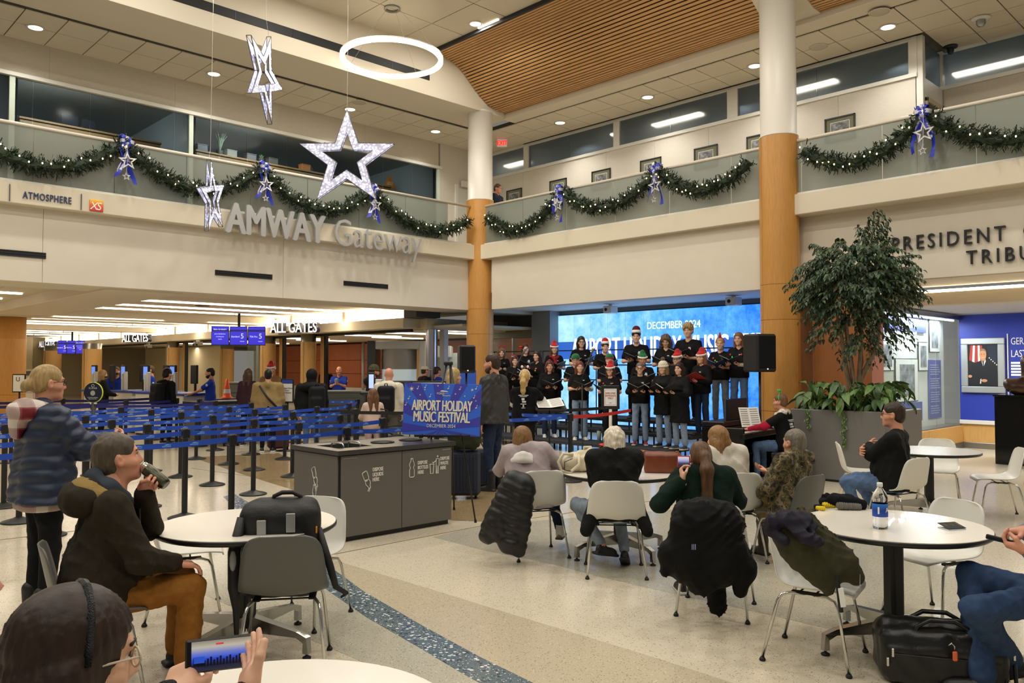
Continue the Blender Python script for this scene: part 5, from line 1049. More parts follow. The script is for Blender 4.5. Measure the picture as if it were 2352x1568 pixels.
def speaker(px, D, z0, z1, w_, d_, rz, label, lab2, pole=True):
    v = atd(px, 860, D); t = thing('loudspeaker', label, 'loudspeaker', (v.x, v.y, z0), rz, 'black loudspeakers')
    MB().bbox(-d_, d_, -w_, w_, 0, z1-z0, .03).build('cabinet', M('speaker black', '111113', .5), t); MB().bbox(-d_-.008, -d_+.03, -w_+.03, w_-.03, .06, z1-z0-.03, .01).build('grille', M('speaker grille', '161618', .7, bump=(300, .2)), t); MB().ell((-d_-.01, 0, .05), (.004, .012, .012), 8).build('power_lamp', M('white pilot', 'ffffff', .3, emit=1.5), t)
    MB().tube([(d_, 0, (z1-z0)*.75), (d_+.04, .0, (z1-z0)*.85), (d_+.07, 0, (z1-z0)*.5), (d_, 0, .1)], .008, 6).build('cable', RUB, t, True)
    s = thing('speaker_stand', lab2, 'speaker stand', (v.x, v.y, 0), rz, 'loudspeaker tripods'); MB().cyl((0, 0, .12), (0, 0, z0), .02, n=10).build('pole', BLACKM, s, True)
    for k in range(3): MB().tube([(0, 0, .75), (.42*math.cos(2.094*k), .42*math.sin(2.094*k), .015)], .012, 6).build('leg', BLACKM, s, True); MB().tube([(0, 0, .2), (.3*math.cos(2.094*k), .3*math.sin(2.094*k), .22)], .008, 6).build('brace', BLACKM, s, True)
    return t
speaker(1071, 15.6, 1.56, 2.10, .155, .15, R(60), 'black loudspeaker on a pole left of the corner column', 'black tripod stand under the loudspeaker by the corner column'); speaker(1745, 13.2, 1.60, 2.22, .20, .19, R(68), 'black loudspeaker on a pole in front of the near column', 'black tripod stand under the loudspeaker by the near column')
# poinsettia and tumbler at the riser foot
v = gp(1400, 1068, .12); t = thing('poinsettia', 'red poinsettia pot plant at the foot of the risers', 'plant', (v.x, v.y, 0)); rng = random.Random(3); RL1 = M('poinsettia red', 'c0182a', .5); GL1 = M('poinsettia green', '2c4a26', .6)
MB().lathe([(0, 0), (.1, 0), (.14, .2), (.12, .2)], 16).build('pot', M('foil pot', '8c8c8a', .35, metal=.4), t, True)
def leafv(L, wd): return [(0, 0, 0), (L*.35, wd, .01), (L*.7, wd*.75, 0), (L, 0, -.02), (L*.7, -wd*.75, 0), (L*.35, -wd, .01), (L*.5, 0, .0)], [(0, 6, 1), (1, 6, 2), (2, 6, 3), (3, 6, 4), (4, 6, 5), (5, 6, 0)]
lp = MB().add(*leafv(.13, .038))
for k in range(54):
    a = rng.random()*6.3; r = .24*math.sqrt(rng.random()); T = Euler((0, rng.uniform(-.5, .6), a)).to_matrix().to_4x4()
    V, F = leafv(.13*rng.uniform(.7, 1.1), .038); MB().add([Matrix.Translation((r*math.cos(a), r*math.sin(a), .28+.16*(1-r/.24)+.05*rng.random())) @ T @ Vector(q) for q in V], F).build('bract' if k % 4 else 'leaf', RL1 if k % 4 else GL1, t)
v = gp(1376, 1012, .2); t = thing('tumbler', 'pale green drink tumbler with a black lid on the lowest riser', 'cup', (v.x, v.y, .2)); MB().lathe([(0, 0), (.035, 0), (.045, .17), (.045, .2)], 16).build('body', M('tumbler green', 'b4c8b8', .4), t, True); MB().lathe([(.046, .2), (.046, .225), (.02, .235), (0, .235)], 16).build('lid', BLACKM, t, True)
# ---------------------------------------------------------------- planter, ficus, leafy plants
pl = thing('planter', 'large square grey planter box in front of the near column', 'planter', (12.35, 5.15, 0))
PG = M('planter grey', '6f6c68', .5, noise=(120, .06)); MB().bbox(-.70, .70, -.70, .72, .03, 1.05, .012).build('box', PG, pl); MB().box(-.68, .68, -.68, .70, 0, .03).build('base', DARK, pl); MB().box(-.62, .62, -.62, .64, 1.04, 1.056).build('soil', M('soil', '2c241c', .9), pl)
FT = thing('ficus_tree', 'ficus tree with pale twisted stems and a broad dark green crown in the planter', 'tree', (12.35, 5.15, 1.05)); rng = random.Random(11)
BARK = M('ficus bark', '8a7660', .75, noise=(30, .25, (1, 1, .3)))
def wob(a, b, n, amp): a, b = Vector(a), Vector(b); return [a.lerp(b, i/n)+Vector((rng.uniform(-amp, amp), rng.uniform(-amp, amp), 0))*(1 if 0 < i < n else 0) for i in range(n+1)]
rv = Vector((math.sin(YAW), -math.cos(YAW), 0)); fv = Vector((math.cos(YAW), math.sin(YAW), 0))
for a, b, r in (((-.05, .0), (-.28, 1.55), .042), ((.0, .05), (-.12, 1.5), .045), ((.03, -.03), (.06, 1.6), .04), ((.06, .03), (.12, 1.0), .035), ((-.02, -.06), (-.18, 1.3), .03)):
    p0 = rv*a[0]+fv*a[1]; p1 = rv*b[0]+fv*(a[1]*2)+Vector((0, 0, b[1])); MB().tube(wob(p0, p1, 7, .02), [r, r*.95, r*.9, r*.8, r*.75, r*.7, r*.6, r*.4], 8).build('stem', BARK, FT, True)
MB().tube([rv*.02, rv*.03+Vector((0, 0, .35)), rv*.12+Vector((0, 0, .55)), rv*.33+Vector((0, 0, .95)), rv*.36+Vector((0, 0, 1.25)), rv*.40+Vector((0, 0, 1.5))], [.045, .045, .042, .036, .03, .015], 8).build('stem', BARK, FT, True)
FL = [M('ficus leaf', '2b4028', .42, noise=(9, .35)), M('ficus leaf lit', '465f3e', .42, noise=(9, .3))]  # lighter second green paints in leaves that catch the light
allv = []
def crown_pt():
    while True:
        x, y, z = rng.uniform(-1, 1), rng.uniform(-1, 1), rng.uniform(-1, 1)
        if x*x+y*y+z*z <= 1: break
    s = (.55+.45*abs(x*x+y*y+z*z)**.3); return x*s, y*s, z*s
twigs = MB()
for k in range(640):
    x, y, z = crown_pt(); q = k % 10; q = 0 if q == 9 and k % 20 > 9 else q
    if q < 8: c = rv*(x*.80+.0)+fv*(y*.6)+Vector((0, 0, 1.96+z*.62))
    elif q < 9: c = rv*(x*.62+.02)+fv*(y*.5)+Vector((0, 0, 1.25+z*.4))
    else: c = rv*(.28+x*.22)+fv*(y*.2)+Vector((0, 0, 2.46+z*.34))
    out = (c-Vector((0, 0, 1.5))); out.z *= .4; out.normalize()
    d = (out+Vector((rng.uniform(-.5, .5), rng.uniform(-.5, .5), rng.uniform(-.5, .4)))).normalized()
    if q == 9: d = (d+Vector((0, 0, 1.1))).normalized()
    L = rng.uniform(.22, .34); P_ = [c+d*(L*i/4)+Vector((0, 0, -.16*(i/4)**2*(0 if q == 9 else 1))) for i in range(5)]
    twigs.tube(P_, [.004, .0035, .003, .0025, .001], 3)
    for j in range(13):
        f = j/12*4; i = min(3, int(f)); p = P_[i].lerp(P_[i+1], f-i); sd = 1 if j % 2 else -1
        a = math.atan2(d.y, d.x)+sd*rng.uniform(.4, 1.1); allv.append((p, Euler((rng.uniform(-.5, .5), rng.uniform(.25, 1.1), a)), rng.uniform(.8, 1.2)))
tag(twigs.build('twigs', BARK, FT), None, None, None, 'stuff')
LV, LF = leafv(.085, .02); LV = np.array(LV)
allv.sort(key=lambda q: q[0].dot(fv)); rng.shuffle(allv); front = sorted(allv, key=lambda q: q[0].dot(fv))[:1600]; pick = set(id(q) for q in rng.sample(front, 290))
lm = [mk('leaf', [(LV, LF, 0)], m, FT, False) for m in FL]; first = [True, True]
parts = []
n_ = 0
for q in allv:
    p, e, s = q; A = np.array(e.to_matrix())*s; mi = 1 if rng.random() < .32 else 0
    if id(q) in pick:
        o = lm[mi] if first[mi] else lm[mi].copy()
        if not first[mi]: COL.objects.link(o)
        first[mi] = False; o.location = p; o.rotation_euler = e; o.scale = (s, s, s)
    else: parts.append((LV @ A.T+np.array(p), mi))
VV = np.concatenate([q[0] for q in parts]); FF = np.concatenate([np.array(LF)+7*i for i in range(len(parts))]); mo = mk('foliage', [(VV, FF, 0)], FL, FT, False)
mo.data.polygons.foreach_set('material_index', np.repeat([q[1] for q in parts], 6).astype(np.int32)); mo['kind'] = 'stuff'
LPL = [M('broad leaf green', '3c5a2c', .4, noise=(5, .35, (1, 6, 1))), M('broad leaf veined', '5c7a3c', .4, noise=(14, .4, (1, 5, 1)))]
def bigleaf(L, wd, dr):
    V = []; F = []; n = 6
    for i in range(n+1):
        u = i/n; ww = wd*math.sin(PI*min(.98, .06+u*.94))**.8; zc = -dr*u*u*L
        V += [(L*u, -ww, zc+.012*math.sin(u*3)), (L*u, 0, zc-.012), (L*u, ww, zc+.012*math.sin(u*3))]
    for i in range(n): F += [(3*i, 3*i+3, 3*i+4, 3*i+1), (3*i+1, 3*i+4, 3*i+5, 3*i+2)]
    return V, F
for g, (cx, cy, nl, lab) in enumerate(((-.5, .42, 50, 'left'), (-.52, -.05, 54, 'middle'), (-.45, -.5, 54, 'right'), (.2, -.45, 36, 'rear'))):
    t = thing('leafy_plant', 'broad-leaved green plant at the %s of the planter box' % lab, 'plant', (12.35+cx, 5.15+cy, 1.055), 0, 'leafy plants in the planter')
    for k in range(nl):
        a = rng.uniform(0, 2*PI); hgt = rng.uniform(.05, .42); V, F = bigleaf(rng.uniform(.15, .23), rng.uniform(.042, .06), rng.uniform(.2, .9)); r = rng.uniform(.02, .26)
        T = Matrix.Translation((r*math.cos(a), r*math.sin(a), hgt)) @ Euler((rng.uniform(-.4, .4), rng.uniform(-.25, 1.0), a)).to_matrix().to_4x4(); lf = MB().add([T @ Vector(q) for q in V], F).build('leaf', LPL[k % 2], t, True)
        MB().tube([(0, 0, 0), (r*.6*math.cos(a), r*.6*math.sin(a), hgt*.8), (r*math.cos(a), r*math.sin(a), hgt)], .004, 4).build('stalk', LPL[0], lf)
for (yy, n, l) in ((-.12, 26, 'long trailing green vine hanging over the front of the planter'), (.42, 14, 'short trailing vine at the left of the planter')):
    t = thing('trailing_vine', l, 'plant', (11.65, 5.15+yy, 1.05)); mb = MB(); P_ = [(0, 0, .01), (-.03, 0, 0)]+[(-.03-.008*math.sin(i), .02*math.sin(i*.9), -.02*i) for i in range(n)]; MB().tube(P_, .003, 4).build('stem', LPL[0], t)
    for i in range(n*2): V, F = leafv(.05, .018); T = Matrix.Translation(P_[2+i//2]) @ Euler((0, rng.uniform(.2, 1.2), PI+rng.uniform(-1.2, 1.2))).to_matrix().to_4x4(); mb.add([T @ Vector(q) for q in V], F)
    mb.build('foliage', LPL[1], t)
bu = thing('bust', 'dark bronze bust of a man on the black pedestal', 'sculpture', (16.02, 3.74, 1.2), R(200)); bu.scale = (1.3, 1.3, 1.3)
mk('figure', [(*soft([ell((0, 0, .1), (.15, .25, .13)), cone((0, 0, .15), (0, 0, .32), .09, .07), ell((.02, 0, .42), (.105, .085, .13)), ell((.1, 0, .40), (.03, .018, .03)), cone((0, -.2, .14), (0, .2, .14), .08)], .012, wrinkle(.004)), 0)], M('bronze', '4a352a', .35, metal=.7), bu)
# ---------------------------------------------------------------- people
SK = {'fair': M('skin fair', 'd8a88a', .5, noise=(20, .05)), 'rosy': M('skin rosy', 'cf9276', .5, noise=(20, .06)), 'tan': M('skin tan', 'b87f5c', .5, noise=(20, .05)), 'deep': M('skin deep', '8f6045', .5)}
EYEW = M('eye white', 'e8e2da', .3); IRIS = M('iris dark', '2a201a', .2); LIPS = {'m': M('lips m', 'b0705a', .5), 'f': M('lips f', 'b8605a', .45)}
HC = {}
def hairmat(c):
    if c not in HC: HC[c] = M('hair '+c, c, .45, noise=(70, .3, (1, 1, .15)), bump=(160, .07, (1, 1, .1)), spec=.3)
    return HC[c]
CACHE = {}
def head_tpl(sex, h):
    k = ('head', sex, h)
    if k in CACHE: return CACHE[k]
    j = 1 if sex == 'm' else .9
    P = [ell((-.012, 0, .03), (.098, .077, .092)), ell((.03, 0, -.035), (.068, .060*j, .085)), ell((.045, 0, -.085), (.043, .046*j, .032)), ell((.078, 0, -.103), (.02, .022, .016), k=.02),
         cone((.088, 0, .012), (.109, 0, -.028), .008, .0105, k=.012), cone((.098, -.011, -.034), (.098, .011, -.034), .0072, k=.01),
         cone((.08, -.034, .026), (.08, .034, .026), .011, k=.018), cone((.0, -.062, -.02), (.06, -.05, -.03), .016, k=.03), cone((.0, .062, -.02), (.06, .05, -.03), .016, k=.03),
         ell((.1, .031, .004), (.022, .018, .011), k=.012, op=1), ell((.1, -.031, .004), (.022, .018, .011), k=.012, op=1),
         cone((.088, -.017, -.060), (.088, .017, -.060), .008, k=.01), cone((.086, -.013, -.071), (.086, .013, -.071), .0085, k=.01),
         ell((-.006, .081, -.008), (.020, .012, .033), (0, R(-8), R(22)), k=.006), ell((-.006, -.081, -.008), (.020, .012, .033), (0, R(-8), R(-22)), k=.006), ell((.0, .091, -.006), (.009, .006, .016), k=.004, op=1), ell((.0, -.091, -.006), (.009, .006, .016), k=.004, op=1),
         cone((-.02, 0, -.07), (-.035, 0, -.2), .056*j, .060*j, k=.03)]
    V, F = soft(P, h); ex = []
    mb = MB()
    for s in (-1, 1):
        mb.ell((.0745, .031*s, .004), (.0125, .0135, .0125), 10, 3); mb.ell((.0825, .031*s, .004), (.0055, .0062, .0062), 8, 4)
        mb.tube([(.082, .017*s, .011), (.088, .030*s, .015), (.080, .046*s, .009)], .0018, 4, 4)
        mb.tube([(.090, .015*s, .028), (.091, .032*s, .035), (.079, .05*s, .029)], .0034, 4, 1)
    mb.tube([(.086, -.024, -.064), (.0955, -.01, -.0625), (.0965, 0, -.0635), (.0955, .01, -.0625), (.086, .024, -.064)], .0042, 5, 2); mb.tube([(.087, -.018, -.068), (.094, 0, -.072), (.087, .018, -.068)], .0045, 5, 2)
    CACHE[k] = (V, F, mb.tri()); return CACHE[k]
def hand_tpl(pose, h):
    k = ('hand', pose, h)
    if k in CACHE: return CACHE[k]
    cu = {'relax': (22, 28, 20), 'curl': (48, 60, 40), 'flat': (6, 8, 6), 'grip': (62, 70, 45), 'pinch': (55, 35, 20)}[pose]
    P = [rbox((.045, 0, 0), (.047, .041, .0145), .014), cone((-.03, 0, 0), (.01, 0, 0), .026, .024, k=.02), ell((.03, .028, -.008), (.035, .018, .016), k=.015)]
    for y, L, sp in ((.03, .072, 7), (.0105, .08, 2), (-.0095, .074, -3), (-.028, .058, -9)):
        p = np.array((.085, y, 0.)); a = 0; r = .0088
        for seg, q in ((.45, cu[0]), (.31, cu[1]), (.26, cu[2])):
            a += R(q); d = np.array((math.cos(a)*math.cos(R(sp)), math.sin(R(sp)), -math.sin(a))); e = p+d*L*seg
            P.append(cone(p, e, r, r*.93, k=.004)); p = e; r *= .93
    if pose == 'flat': T1, T2 = (.055, .068, -.012), (.085, .083, -.014)
    elif pose in ('grip', 'pinch'): T1, T2 = (.052, .05, -.035), (.083, .034, -.052)
    else: T1, T2 = (.05, .06, -.025), (.082, .066, -.034)
    P += [cone((.012, .03, -.004), T1, .013, .0115, k=.012), cone(T1, T2, .0115, .0092, k=.005)]
    CACHE[k] = soft(P, h); return CACHE[k]
def hair_tpl(style, h, L=.3):
    k = ('hair', style, h, L)
    if k in CACHE: return CACHE[k]
    face = ell((.112, 0, -.055), (.102, .09, .124), k=.008, op=1); st = lambda x, y, z: np.clip((np.sqrt((x+.03)**2+y*y)-.03)/.06, 0, 1)*(.0026*np.sin(30*np.arctan2(y, x+.03)+5*np.sin(11*z+3*y))+.0012*np.sin(71*np.arctan2(y, x+.03)+7*np.sin(17*z))); low = rbox((0, 0, -.205), (.3, .3, .1), .005, k=.006, op=1); d = st if style in ('long', 'bob') else (lambda x, y, z: .0012*np.sin(150*y+40*z)) if style in ('pony', 'bun') else wrinkle(.0022, 3.2)
    ears = [ell((.022, s*.092, -.026), (.054, .036, .052), k=.008, op=1) for s in (-1, 1)]
    cap = [ell((-.014, 0, .034), (.1035, .0825, .096))]
    if style == 'short': P = cap+[ell((-.046, 0, -.03), (.068, .070, .066)), face]+ears+[low]
    elif style == 'thick': P = [ell((-.012, 0, .046), (.115, .09, .105)), ell((-.05, 0, -.02), (.075, .078, .07)), face]+ears+[low]; d = wrinkle(.006, 2.2)
    elif style == 'ring': P = cap+[ell((-.045, 0, -.03), (.075, .077, .06)), face]+ears+[low, ell((.035, 0, .085), (.13, .1, .1), k=.01, op=1)]
    elif style == 'curlytop': P = [ell((-.005, 0, .055), (.122, .098, .105)), ell((-.05, 0, -.02), (.075, .078, .07)), face]+ears+[low]; d = wrinkle(.013, 2.4)
    elif style == 'curly': P = [ell((-.02, 0, .03), (.118, .108, .112)), ell((-.045, 0, -.09), (.10, .125, .12)), cone((.0, .095, -.02), (.01, .11, -.17), .036, .03), cone((.0, -.095, -.02), (.01, -.11, -.17), .036, .03), face]; d = wrinkle(.014, 2.0)
    elif style == 'bob': P = [ell((-.016, 0, .036), (.112, .094, .102)), ell((-.035, 0, -.04), (.098, .104, .115)), ell((-.03, 0, -.09), (.088, .098, .06)), face, rbox((0, 0, -.25), (.3, .3, .1), .01, k=.01, op=1)]
    elif style == 'long': P = [ell((-.015, 0, .036), (.108, .09, .1)), ell((-.03, 0, -.04), (.092, .098, .11)), cone((-.05, .05, -.05), (-.065, .06, -L), .06, .04), cone((-.05, -.05, -.05), (-.065, -.06, -L), .06, .04), cone((-.03, .078, -.01), (.015, .088, -L*.85), .024, .022), cone((-.03, -.078, -.01), (.015, -.088, -L*.85), .024, .022), face]
    elif style == 'pony': P = cap+[ell((-.05, 0, -.01), (.07, .077, .07)), face]+ears+[low, ell((-.118, 0, .012), (.03, .032, .032)), cone((-.13, 0, .01), (-.165, .0, -.09), .032, .05), cone((-.165, 0, -.09), (-.15, 0, -L*.8), .05, .04), cone((-.15, 0, -L*.8), (-.135, 0, -L), .04, .012)]
    elif style == 'bun': P = cap+[ell((-.05, 0, -.01), (.07, .077, .07)), face]+ears+[low, ell((-.122, 0, -.012), (.036, .042, .036)), ell((-.145, 0, -.035), (.022, .034, .034))]
    CACHE[k] = soft(P, h, d); return CACHE[k]
def shoe_tpl(kind):
    k = ('shoe', kind)
    if k in CACHE: return CACHE[k]
    P = [ell((.09, 0, .035), (.10, .044, .042)), ell((0, 0, .05), (.06, .038, .055)), rbox((.06, 0, .014), (.135, .045, .014), .012, k=.01)]
    if kind == 'boot': P.append(cone((-.012, 0, .05), (-.015, 0, .24), .045, .055))
    if kind == 'high': P.append(cone((-.01, 0, .05), (-.012, 0, .12), .042, .044))
    P.append(cut((0, 0, -1), (0, 0, 0)))
    V, F = soft(P, .011); m = (V[F].mean(1)[:, 2] < .028).astype(np.int32); CACHE[k] = (V, F, m); return CACHE[k]
def ik(S_, W_, a, b, pole):
    d = W_-S_; L = d.length; mx = (a+b)*.985
    if L > mx: W_ = S_+d*(mx/L); d = W_-S_; L = mx
    u = d/L; x = (a*a-b*b+L*L)/(2*L); hh = math.sqrt(max(0, a*a-x*x)); p = Vector(pole); p = p-u*p.dot(u); p = p.normalized() if p.length > 1e-6 else u.orthogonal().normalized()
    return S_+u*x+p*hh, W_
def basis(x, pn):
    x = Vector(x).normalized(); z = -Vector(pn); z = z-x*z.dot(x); z = z.normalized() if z.length > 1e-5 else x.orthogonal().normalized(); y = z.cross(x); return Matrix((x, y, z)).transposed()
SHOES = {}
def person(label, loc, deg, H=1.7, sex='f', pose='stand', seat=.44, lean=0, side=0, look=(0, 0), arms=(None, None), joints=None, skin='fair', hair=('short', '4a3426'), hl=.3, hat=None, top=('long', None), hem=None, bottom=None, shoe=('low', '222222', 'dddddd'), build=1.0, h=.017, wide=0, extra=None, group=None, beard=None, glasses=None, feet=None, collar=None, shirt_mark=False, base=0, hs=1.0):
    s = H/1.72; t = thing('person', label, 'person', (loc[0], loc[1], base), R(deg), group); fine = h < .0145; hh = .0066 if fine else .0094
    bw = (.182 if sex == 'm' else .155)*s*(1+.55*(build-1)); b = build*s; hw = .088*s
    pz = .95*s if pose == 'stand' else seat+.085+.02*(build-1); pel = Vector((0, 0, pz))
    if joints and 'pel' in joints: pel = Vector(joints['pel'])
    cl, sl_ = math.cos(R(lean)), math.sin(R(lean)); cs_, ss_ = math.cos(R(side)), math.sin(R(side))
    def up(x, y, z):
        x, y, z = x*s, y*s, z*s; y, z = y*cs_+z*ss_, -y*ss_+z*cs_
        return pel+Vector((x*cl+z*sl_, y, -x*sl_+z*cl))
    J = {'hl': pel+Vector((0, hw, -.03*s)), 'hr': pel+Vector((0, -hw, -.03*s))}
    if pose == 'stand': J.update(kl=Vector((.015, .10*s, .5*s)), kr=Vector((.015, -.10*s, .5*s)), al=Vector((-.02, .11*s, .085)), ar=Vector((-.02, -.11*s, .085)))
    else: J.update(kl=Vector((.44*s, .14*s, seat+.055)), kr=Vector((.44*s, -.14*s, seat+.055)), al=Vector((.42*s, .13*s, .085)), ar=Vector((.42*s, -.13*s, .085)))
    shl, shr = up(-.01, bw/s, .425), up(-.01, -bw/s, .425); nk = up(-.015, 0, .49); hd = up(-.0, 0, .60)+Vector((.02*s, 0, .055*s))
    if joints:
        for k_, v_ in joints.items():
            if k_ == 'hd': hd = Vector(v_)
            elif k_ != 'pel': J[k_] = Vector(v_)
    TH = Matrix.Translation(hd) @ Euler((0, R(look[1]), R(look[0])), 'XYZ').to_matrix().to_4x4() @ Matrix.Scale(hs*min(1.06, max(.9, s))*(.97 if sex == 'f' else 1.0), 4)
    A, B_ = .285*s, .25*s; hands = []; arm = []
    for i, (S0, sg) in enumerate(((shl, 1), (shr, -1))):
        q = arms[i]
        if q is None: W_ = S0+Vector((.07, .05*sg, -.515*s)); pole = (-1, .3*sg, 0); hp, fd, pn = 'relax', (0.1, 0, -1), (0, -sg, 0)
        else:
            W_ = Vector(q[0]); pole = q[1] if len(q) > 1 and q[1] else (-.3, .7*sg, -1); hp = q[2] if len(q) > 2 else 'curl'; fd = q[3] if len(q) > 3 and q[3] else None; pn = q[4] if len(q) > 4 and q[4] else (.1, -.25*sg, 1)
        E_, W_ = ik(S0, W_, A, B_, pole); fd = fd or tuple(W_-E_); arm.append((S0, E_, W_)); hands.append((W_, fd, pn, hp, sg))
    # the body itself: one mesh
    fr = .86 if sex == 'f' else .95; P = [cone(nk, hd+Vector((-.02, 0, -.06))*s, .058*fr*s, .053*fr*s, k=.02), cone(up(-.012, .02, .44), up(-.012, bw/s-.03, .405), .046*s, k=.05), cone(up(-.012, -.02, .44), up(-.012, -bw/s+.03, .405), .046*s, k=.05)]
    for sg in (-1, 1): P.append(cone(up(0, .06*sg*build, .02), up(0, .072*sg*build, .31), .085*s, .088*s, k=.05))
    for a_, e_, w_ in arm: P += [cone(a_, e_, .045*s, .037*s), cone(e_, w_, .038*s, .026*s)]
    for q in 'lr': P += [cone(J['h'+q], J['k'+q], .078*s, .053*s), cone(J['k'+q], J['a'+q], .052*s, .036*s)]
    bv, bf = soft(P, .019 if fine else .03); hv = head_tpl(sex, hh); parts = [(bv, bf, 0)]; parts.append((*xf(hv, TH), 0)); ev = hv[2]; An = np.array(TH.to_3x3())
    parts.append((np.array(ev[0]) @ An.T+np.array(TH.translation), ev[1], np.array(ev[2])))
    for W_, fd, pn, hp, sg in hands:
        V, F = hand_tpl(hp, .0045 if fine else .008); V = V*np.array((1, sg*-1, 1)); F = F if sg < 0 else F[:, ::-1]
        parts.append((*xf((V*(s*(1.0 if sex == 'm' else .93)), F), Matrix.Translation(W_) @ basis(fd, pn).to_4x4()), 0))
    hm = hairmat(hair[1]) if hair else hairmat('3a2a20')
    mk('body', parts, [SK[skin], hm, LIPS[sex], EYEW, IRIS], t)
    # clothing
    kind, tm_ = top; e = {'tee': .010, 'long': .014, 'knit': .02, 'hoodie': .027, 'coat': .028, 'puffer': .045}[kind]*min(s, 1)
    hemz = hem if hem is not None else {'tee': -.07, 'long': -.08, 'knit': -.09, 'hoodie': -.08, 'coat': -.15, 'puffer': -.1}[kind]
    P = []
    for sg in (-1, 1):
        P.append(cone(up(0, .07*sg*build, .02), up(.005, .083*sg*build, .32), .095*b+e, .1*s+e, k=.07))
        if sex == 'f': P.append(ell(up(.065, .065*sg, .31), (.065*s+e*.5, .07*s+e*.5, .07*s), k=.05))
    if hemz < .02: P += [cone(up(.0, .085*sg*build, hemz), up(0, .075*sg*build, .06), (.105+.02*(kind in ('coat', 'puffer')))*b+e, .098*b+e, k=.06) for sg in (-1, 1)]
    if build > 1.12: P.append(ell(up(.06, 0, .12), (.15*b, .17*b, .17*s), k=.08))
    P += [cone(up(-.015, .035*sg, .458), up(-.012, (bw/s-.025)*sg, .418), .056*s+e*.7, .058*s+e*.8, k=.05) for sg in (-1, 1)]
    dn_ = up(0, 0, hemz)-up(0, 0, hemz+.1)
    if pose == 'stand' or hemz > -.05: P.append(cut(dn_, up(0, 0, hemz)))
    else: P.append(cut((0, 0, -1), (0, 0, seat+.0)))
    for a_, e_, w_ in arm:
        qd = .07 if kind == 'puffer' else None
        if kind == 'tee': P.append(cone(a_, a_.lerp(e_, .68), .056*s+e, .056*s+e))
        else: P += [cone(a_, e_, .054*s*min(1.1, build)+e, .047*s+e*.85, q=qd), cone(e_, e_.lerp(w_, .92), .047*s+e*.85, .035*s+e*.7, q=qd)]
    P.append(cone(nk+Vector((.01, 0, .01)), hd, .056*fr*s+.004, .06*s, k=.012, op=1))
    if kind in ('coat', 'puffer') or collar: cr = .068*fr*s+.01; P += [cone(nk+Vector((-.012, .03*q, -.015)), nk+Vector((-.005, .022*q, .022*s)), cr*.72, cr*.66, k=.02) for q in (-1, 1)]; P.append(cone(nk+Vector((.01, 0, .02)), hd, .056*fr*s, .062*s, k=.008, op=1))
    if kind == 'puffer': dsp = lambda x, y, z: .013*(.55-np.abs(np.sin((z+.02*np.sin(9*y))*PI/.085)))+.004*np.sin(47*x+31*y)*np.sin(53*z+20*y)
    else: dsp = folds({'tee': .005, 'long': .006, 'knit': .007, 'hoodie': .011, 'coat': .010}[kind])
    names = {'tee': 't_shirt', 'long': 'shirt', 'knit': 'sweater', 'hoodie': 'hooded_jacket', 'coat': 'coat', 'puffer': 'padded_jacket'}
    g = mk(names[kind], [(*soft(P, h*.85, dsp), 0)], tm_, t)
    if kind == 'hoodie' or extra == 'hood':
        hp_ = [ell(up(-.115, 0, .44), (.10*b, .15*b, .10*s)), cone(up(-.04, -.11, .47), up(-.1, -.06, .50), .035*s, k=.04), cone(up(-.04, .11, .47), up(-.1, .06, .50), .035*s, k=.04), cone(nk, hd+Vector((.02, 0, 0)), .066*s, .07*s, k=.01, op=1)]
        mk('hood', [(*soft(hp_, h*.85, wrinkle(.006)), 0)], tm_, g)
    if shirt_mark:
        q = up(.115+e, .065, .33); mb = MB()
        for dx, dz, w_, h_ in ((0, .02, .018, .014), (.012, .0, .012, .016), (-.014, -.004, .016, .010), (.0, -.03, .026, .004)): mb.box(-.03, .004, dx-w_, dx+w_, dz-h_, dz+h_)
        o = mb.build('chest_print', PRW, g); o.location = q
    if bottom is not None:
        P = [ell(pel+Vector((-.01, 0, -.01)), (.115*b, .15*b, .115*s), k=.05)]
        for q in 'lr':
            an = J['a'+q]; kn = J['k'+q]; P += [cone(J['h'+q], kn, .089*b, .063*s+wide*.3, k=.035), cone(kn, an.lerp(kn, .06), .063*s+wide*.3, .047*s+wide, k=.02)]
        if joints is None or 'al' not in joints: P.append(cut((0, 0, -1), (0, 0, .03)))
        mk('trousers', [(*soft(P, h*.85, folds(.007, 1.1)), 0)], bottom, t)
    for q, sg in (('l', 1), ('r', -1)):
        V, F, m = shoe_tpl(shoe[0]); yw, pt = (feet or {}).get(q, (8*sg, 0)); T = Matrix.Translation(J['a'+q]) @ Euler((0, R(pt), R(yw)), 'XYZ').to_matrix().to_4x4() @ Matrix.Translation((0, 0, -.085)) @ Matrix.Scale(s*(1.0 if sex == 'm' else .92), 4)
        if J['a'+q].z <= .1: T.translation.z = 0
        ky = (shoe, sg)
        V2, F2 = xf((V, F), T); sm = [M('shoe '+shoe[1], shoe[1], .5), M('sole '+shoe[2], shoe[2], .6)]
        o = mk('shoe', [(V2, F2, 0)], sm, t); o.data.polygons.foreach_set('material_index', m)
    if hair:
        o = mk('hair', [(*xf(hair_tpl(hair[0], hh+.001, hl), TH), 0)], hm, t)
    if hat: make_hat(hat, TH, t)
    if beard: mk('beard', [(*xf(soft([ell((.045, 0, -.085), (.058, .06, .052)), ell((.0, 0, -.06), (.05, .074, .04)), ell((.09, 0, -.062), (.03, .028, .014), k=.006, op=1), ell((.08, 0, -.0), (.06, .07, .05), k=.01, op=1), ell((-.06, 0, 0), (.06, .2, .2), k=.01, op=1)], .0075, wrinkle(.003, 3)), TH), 0)], hairmat(beard), t)
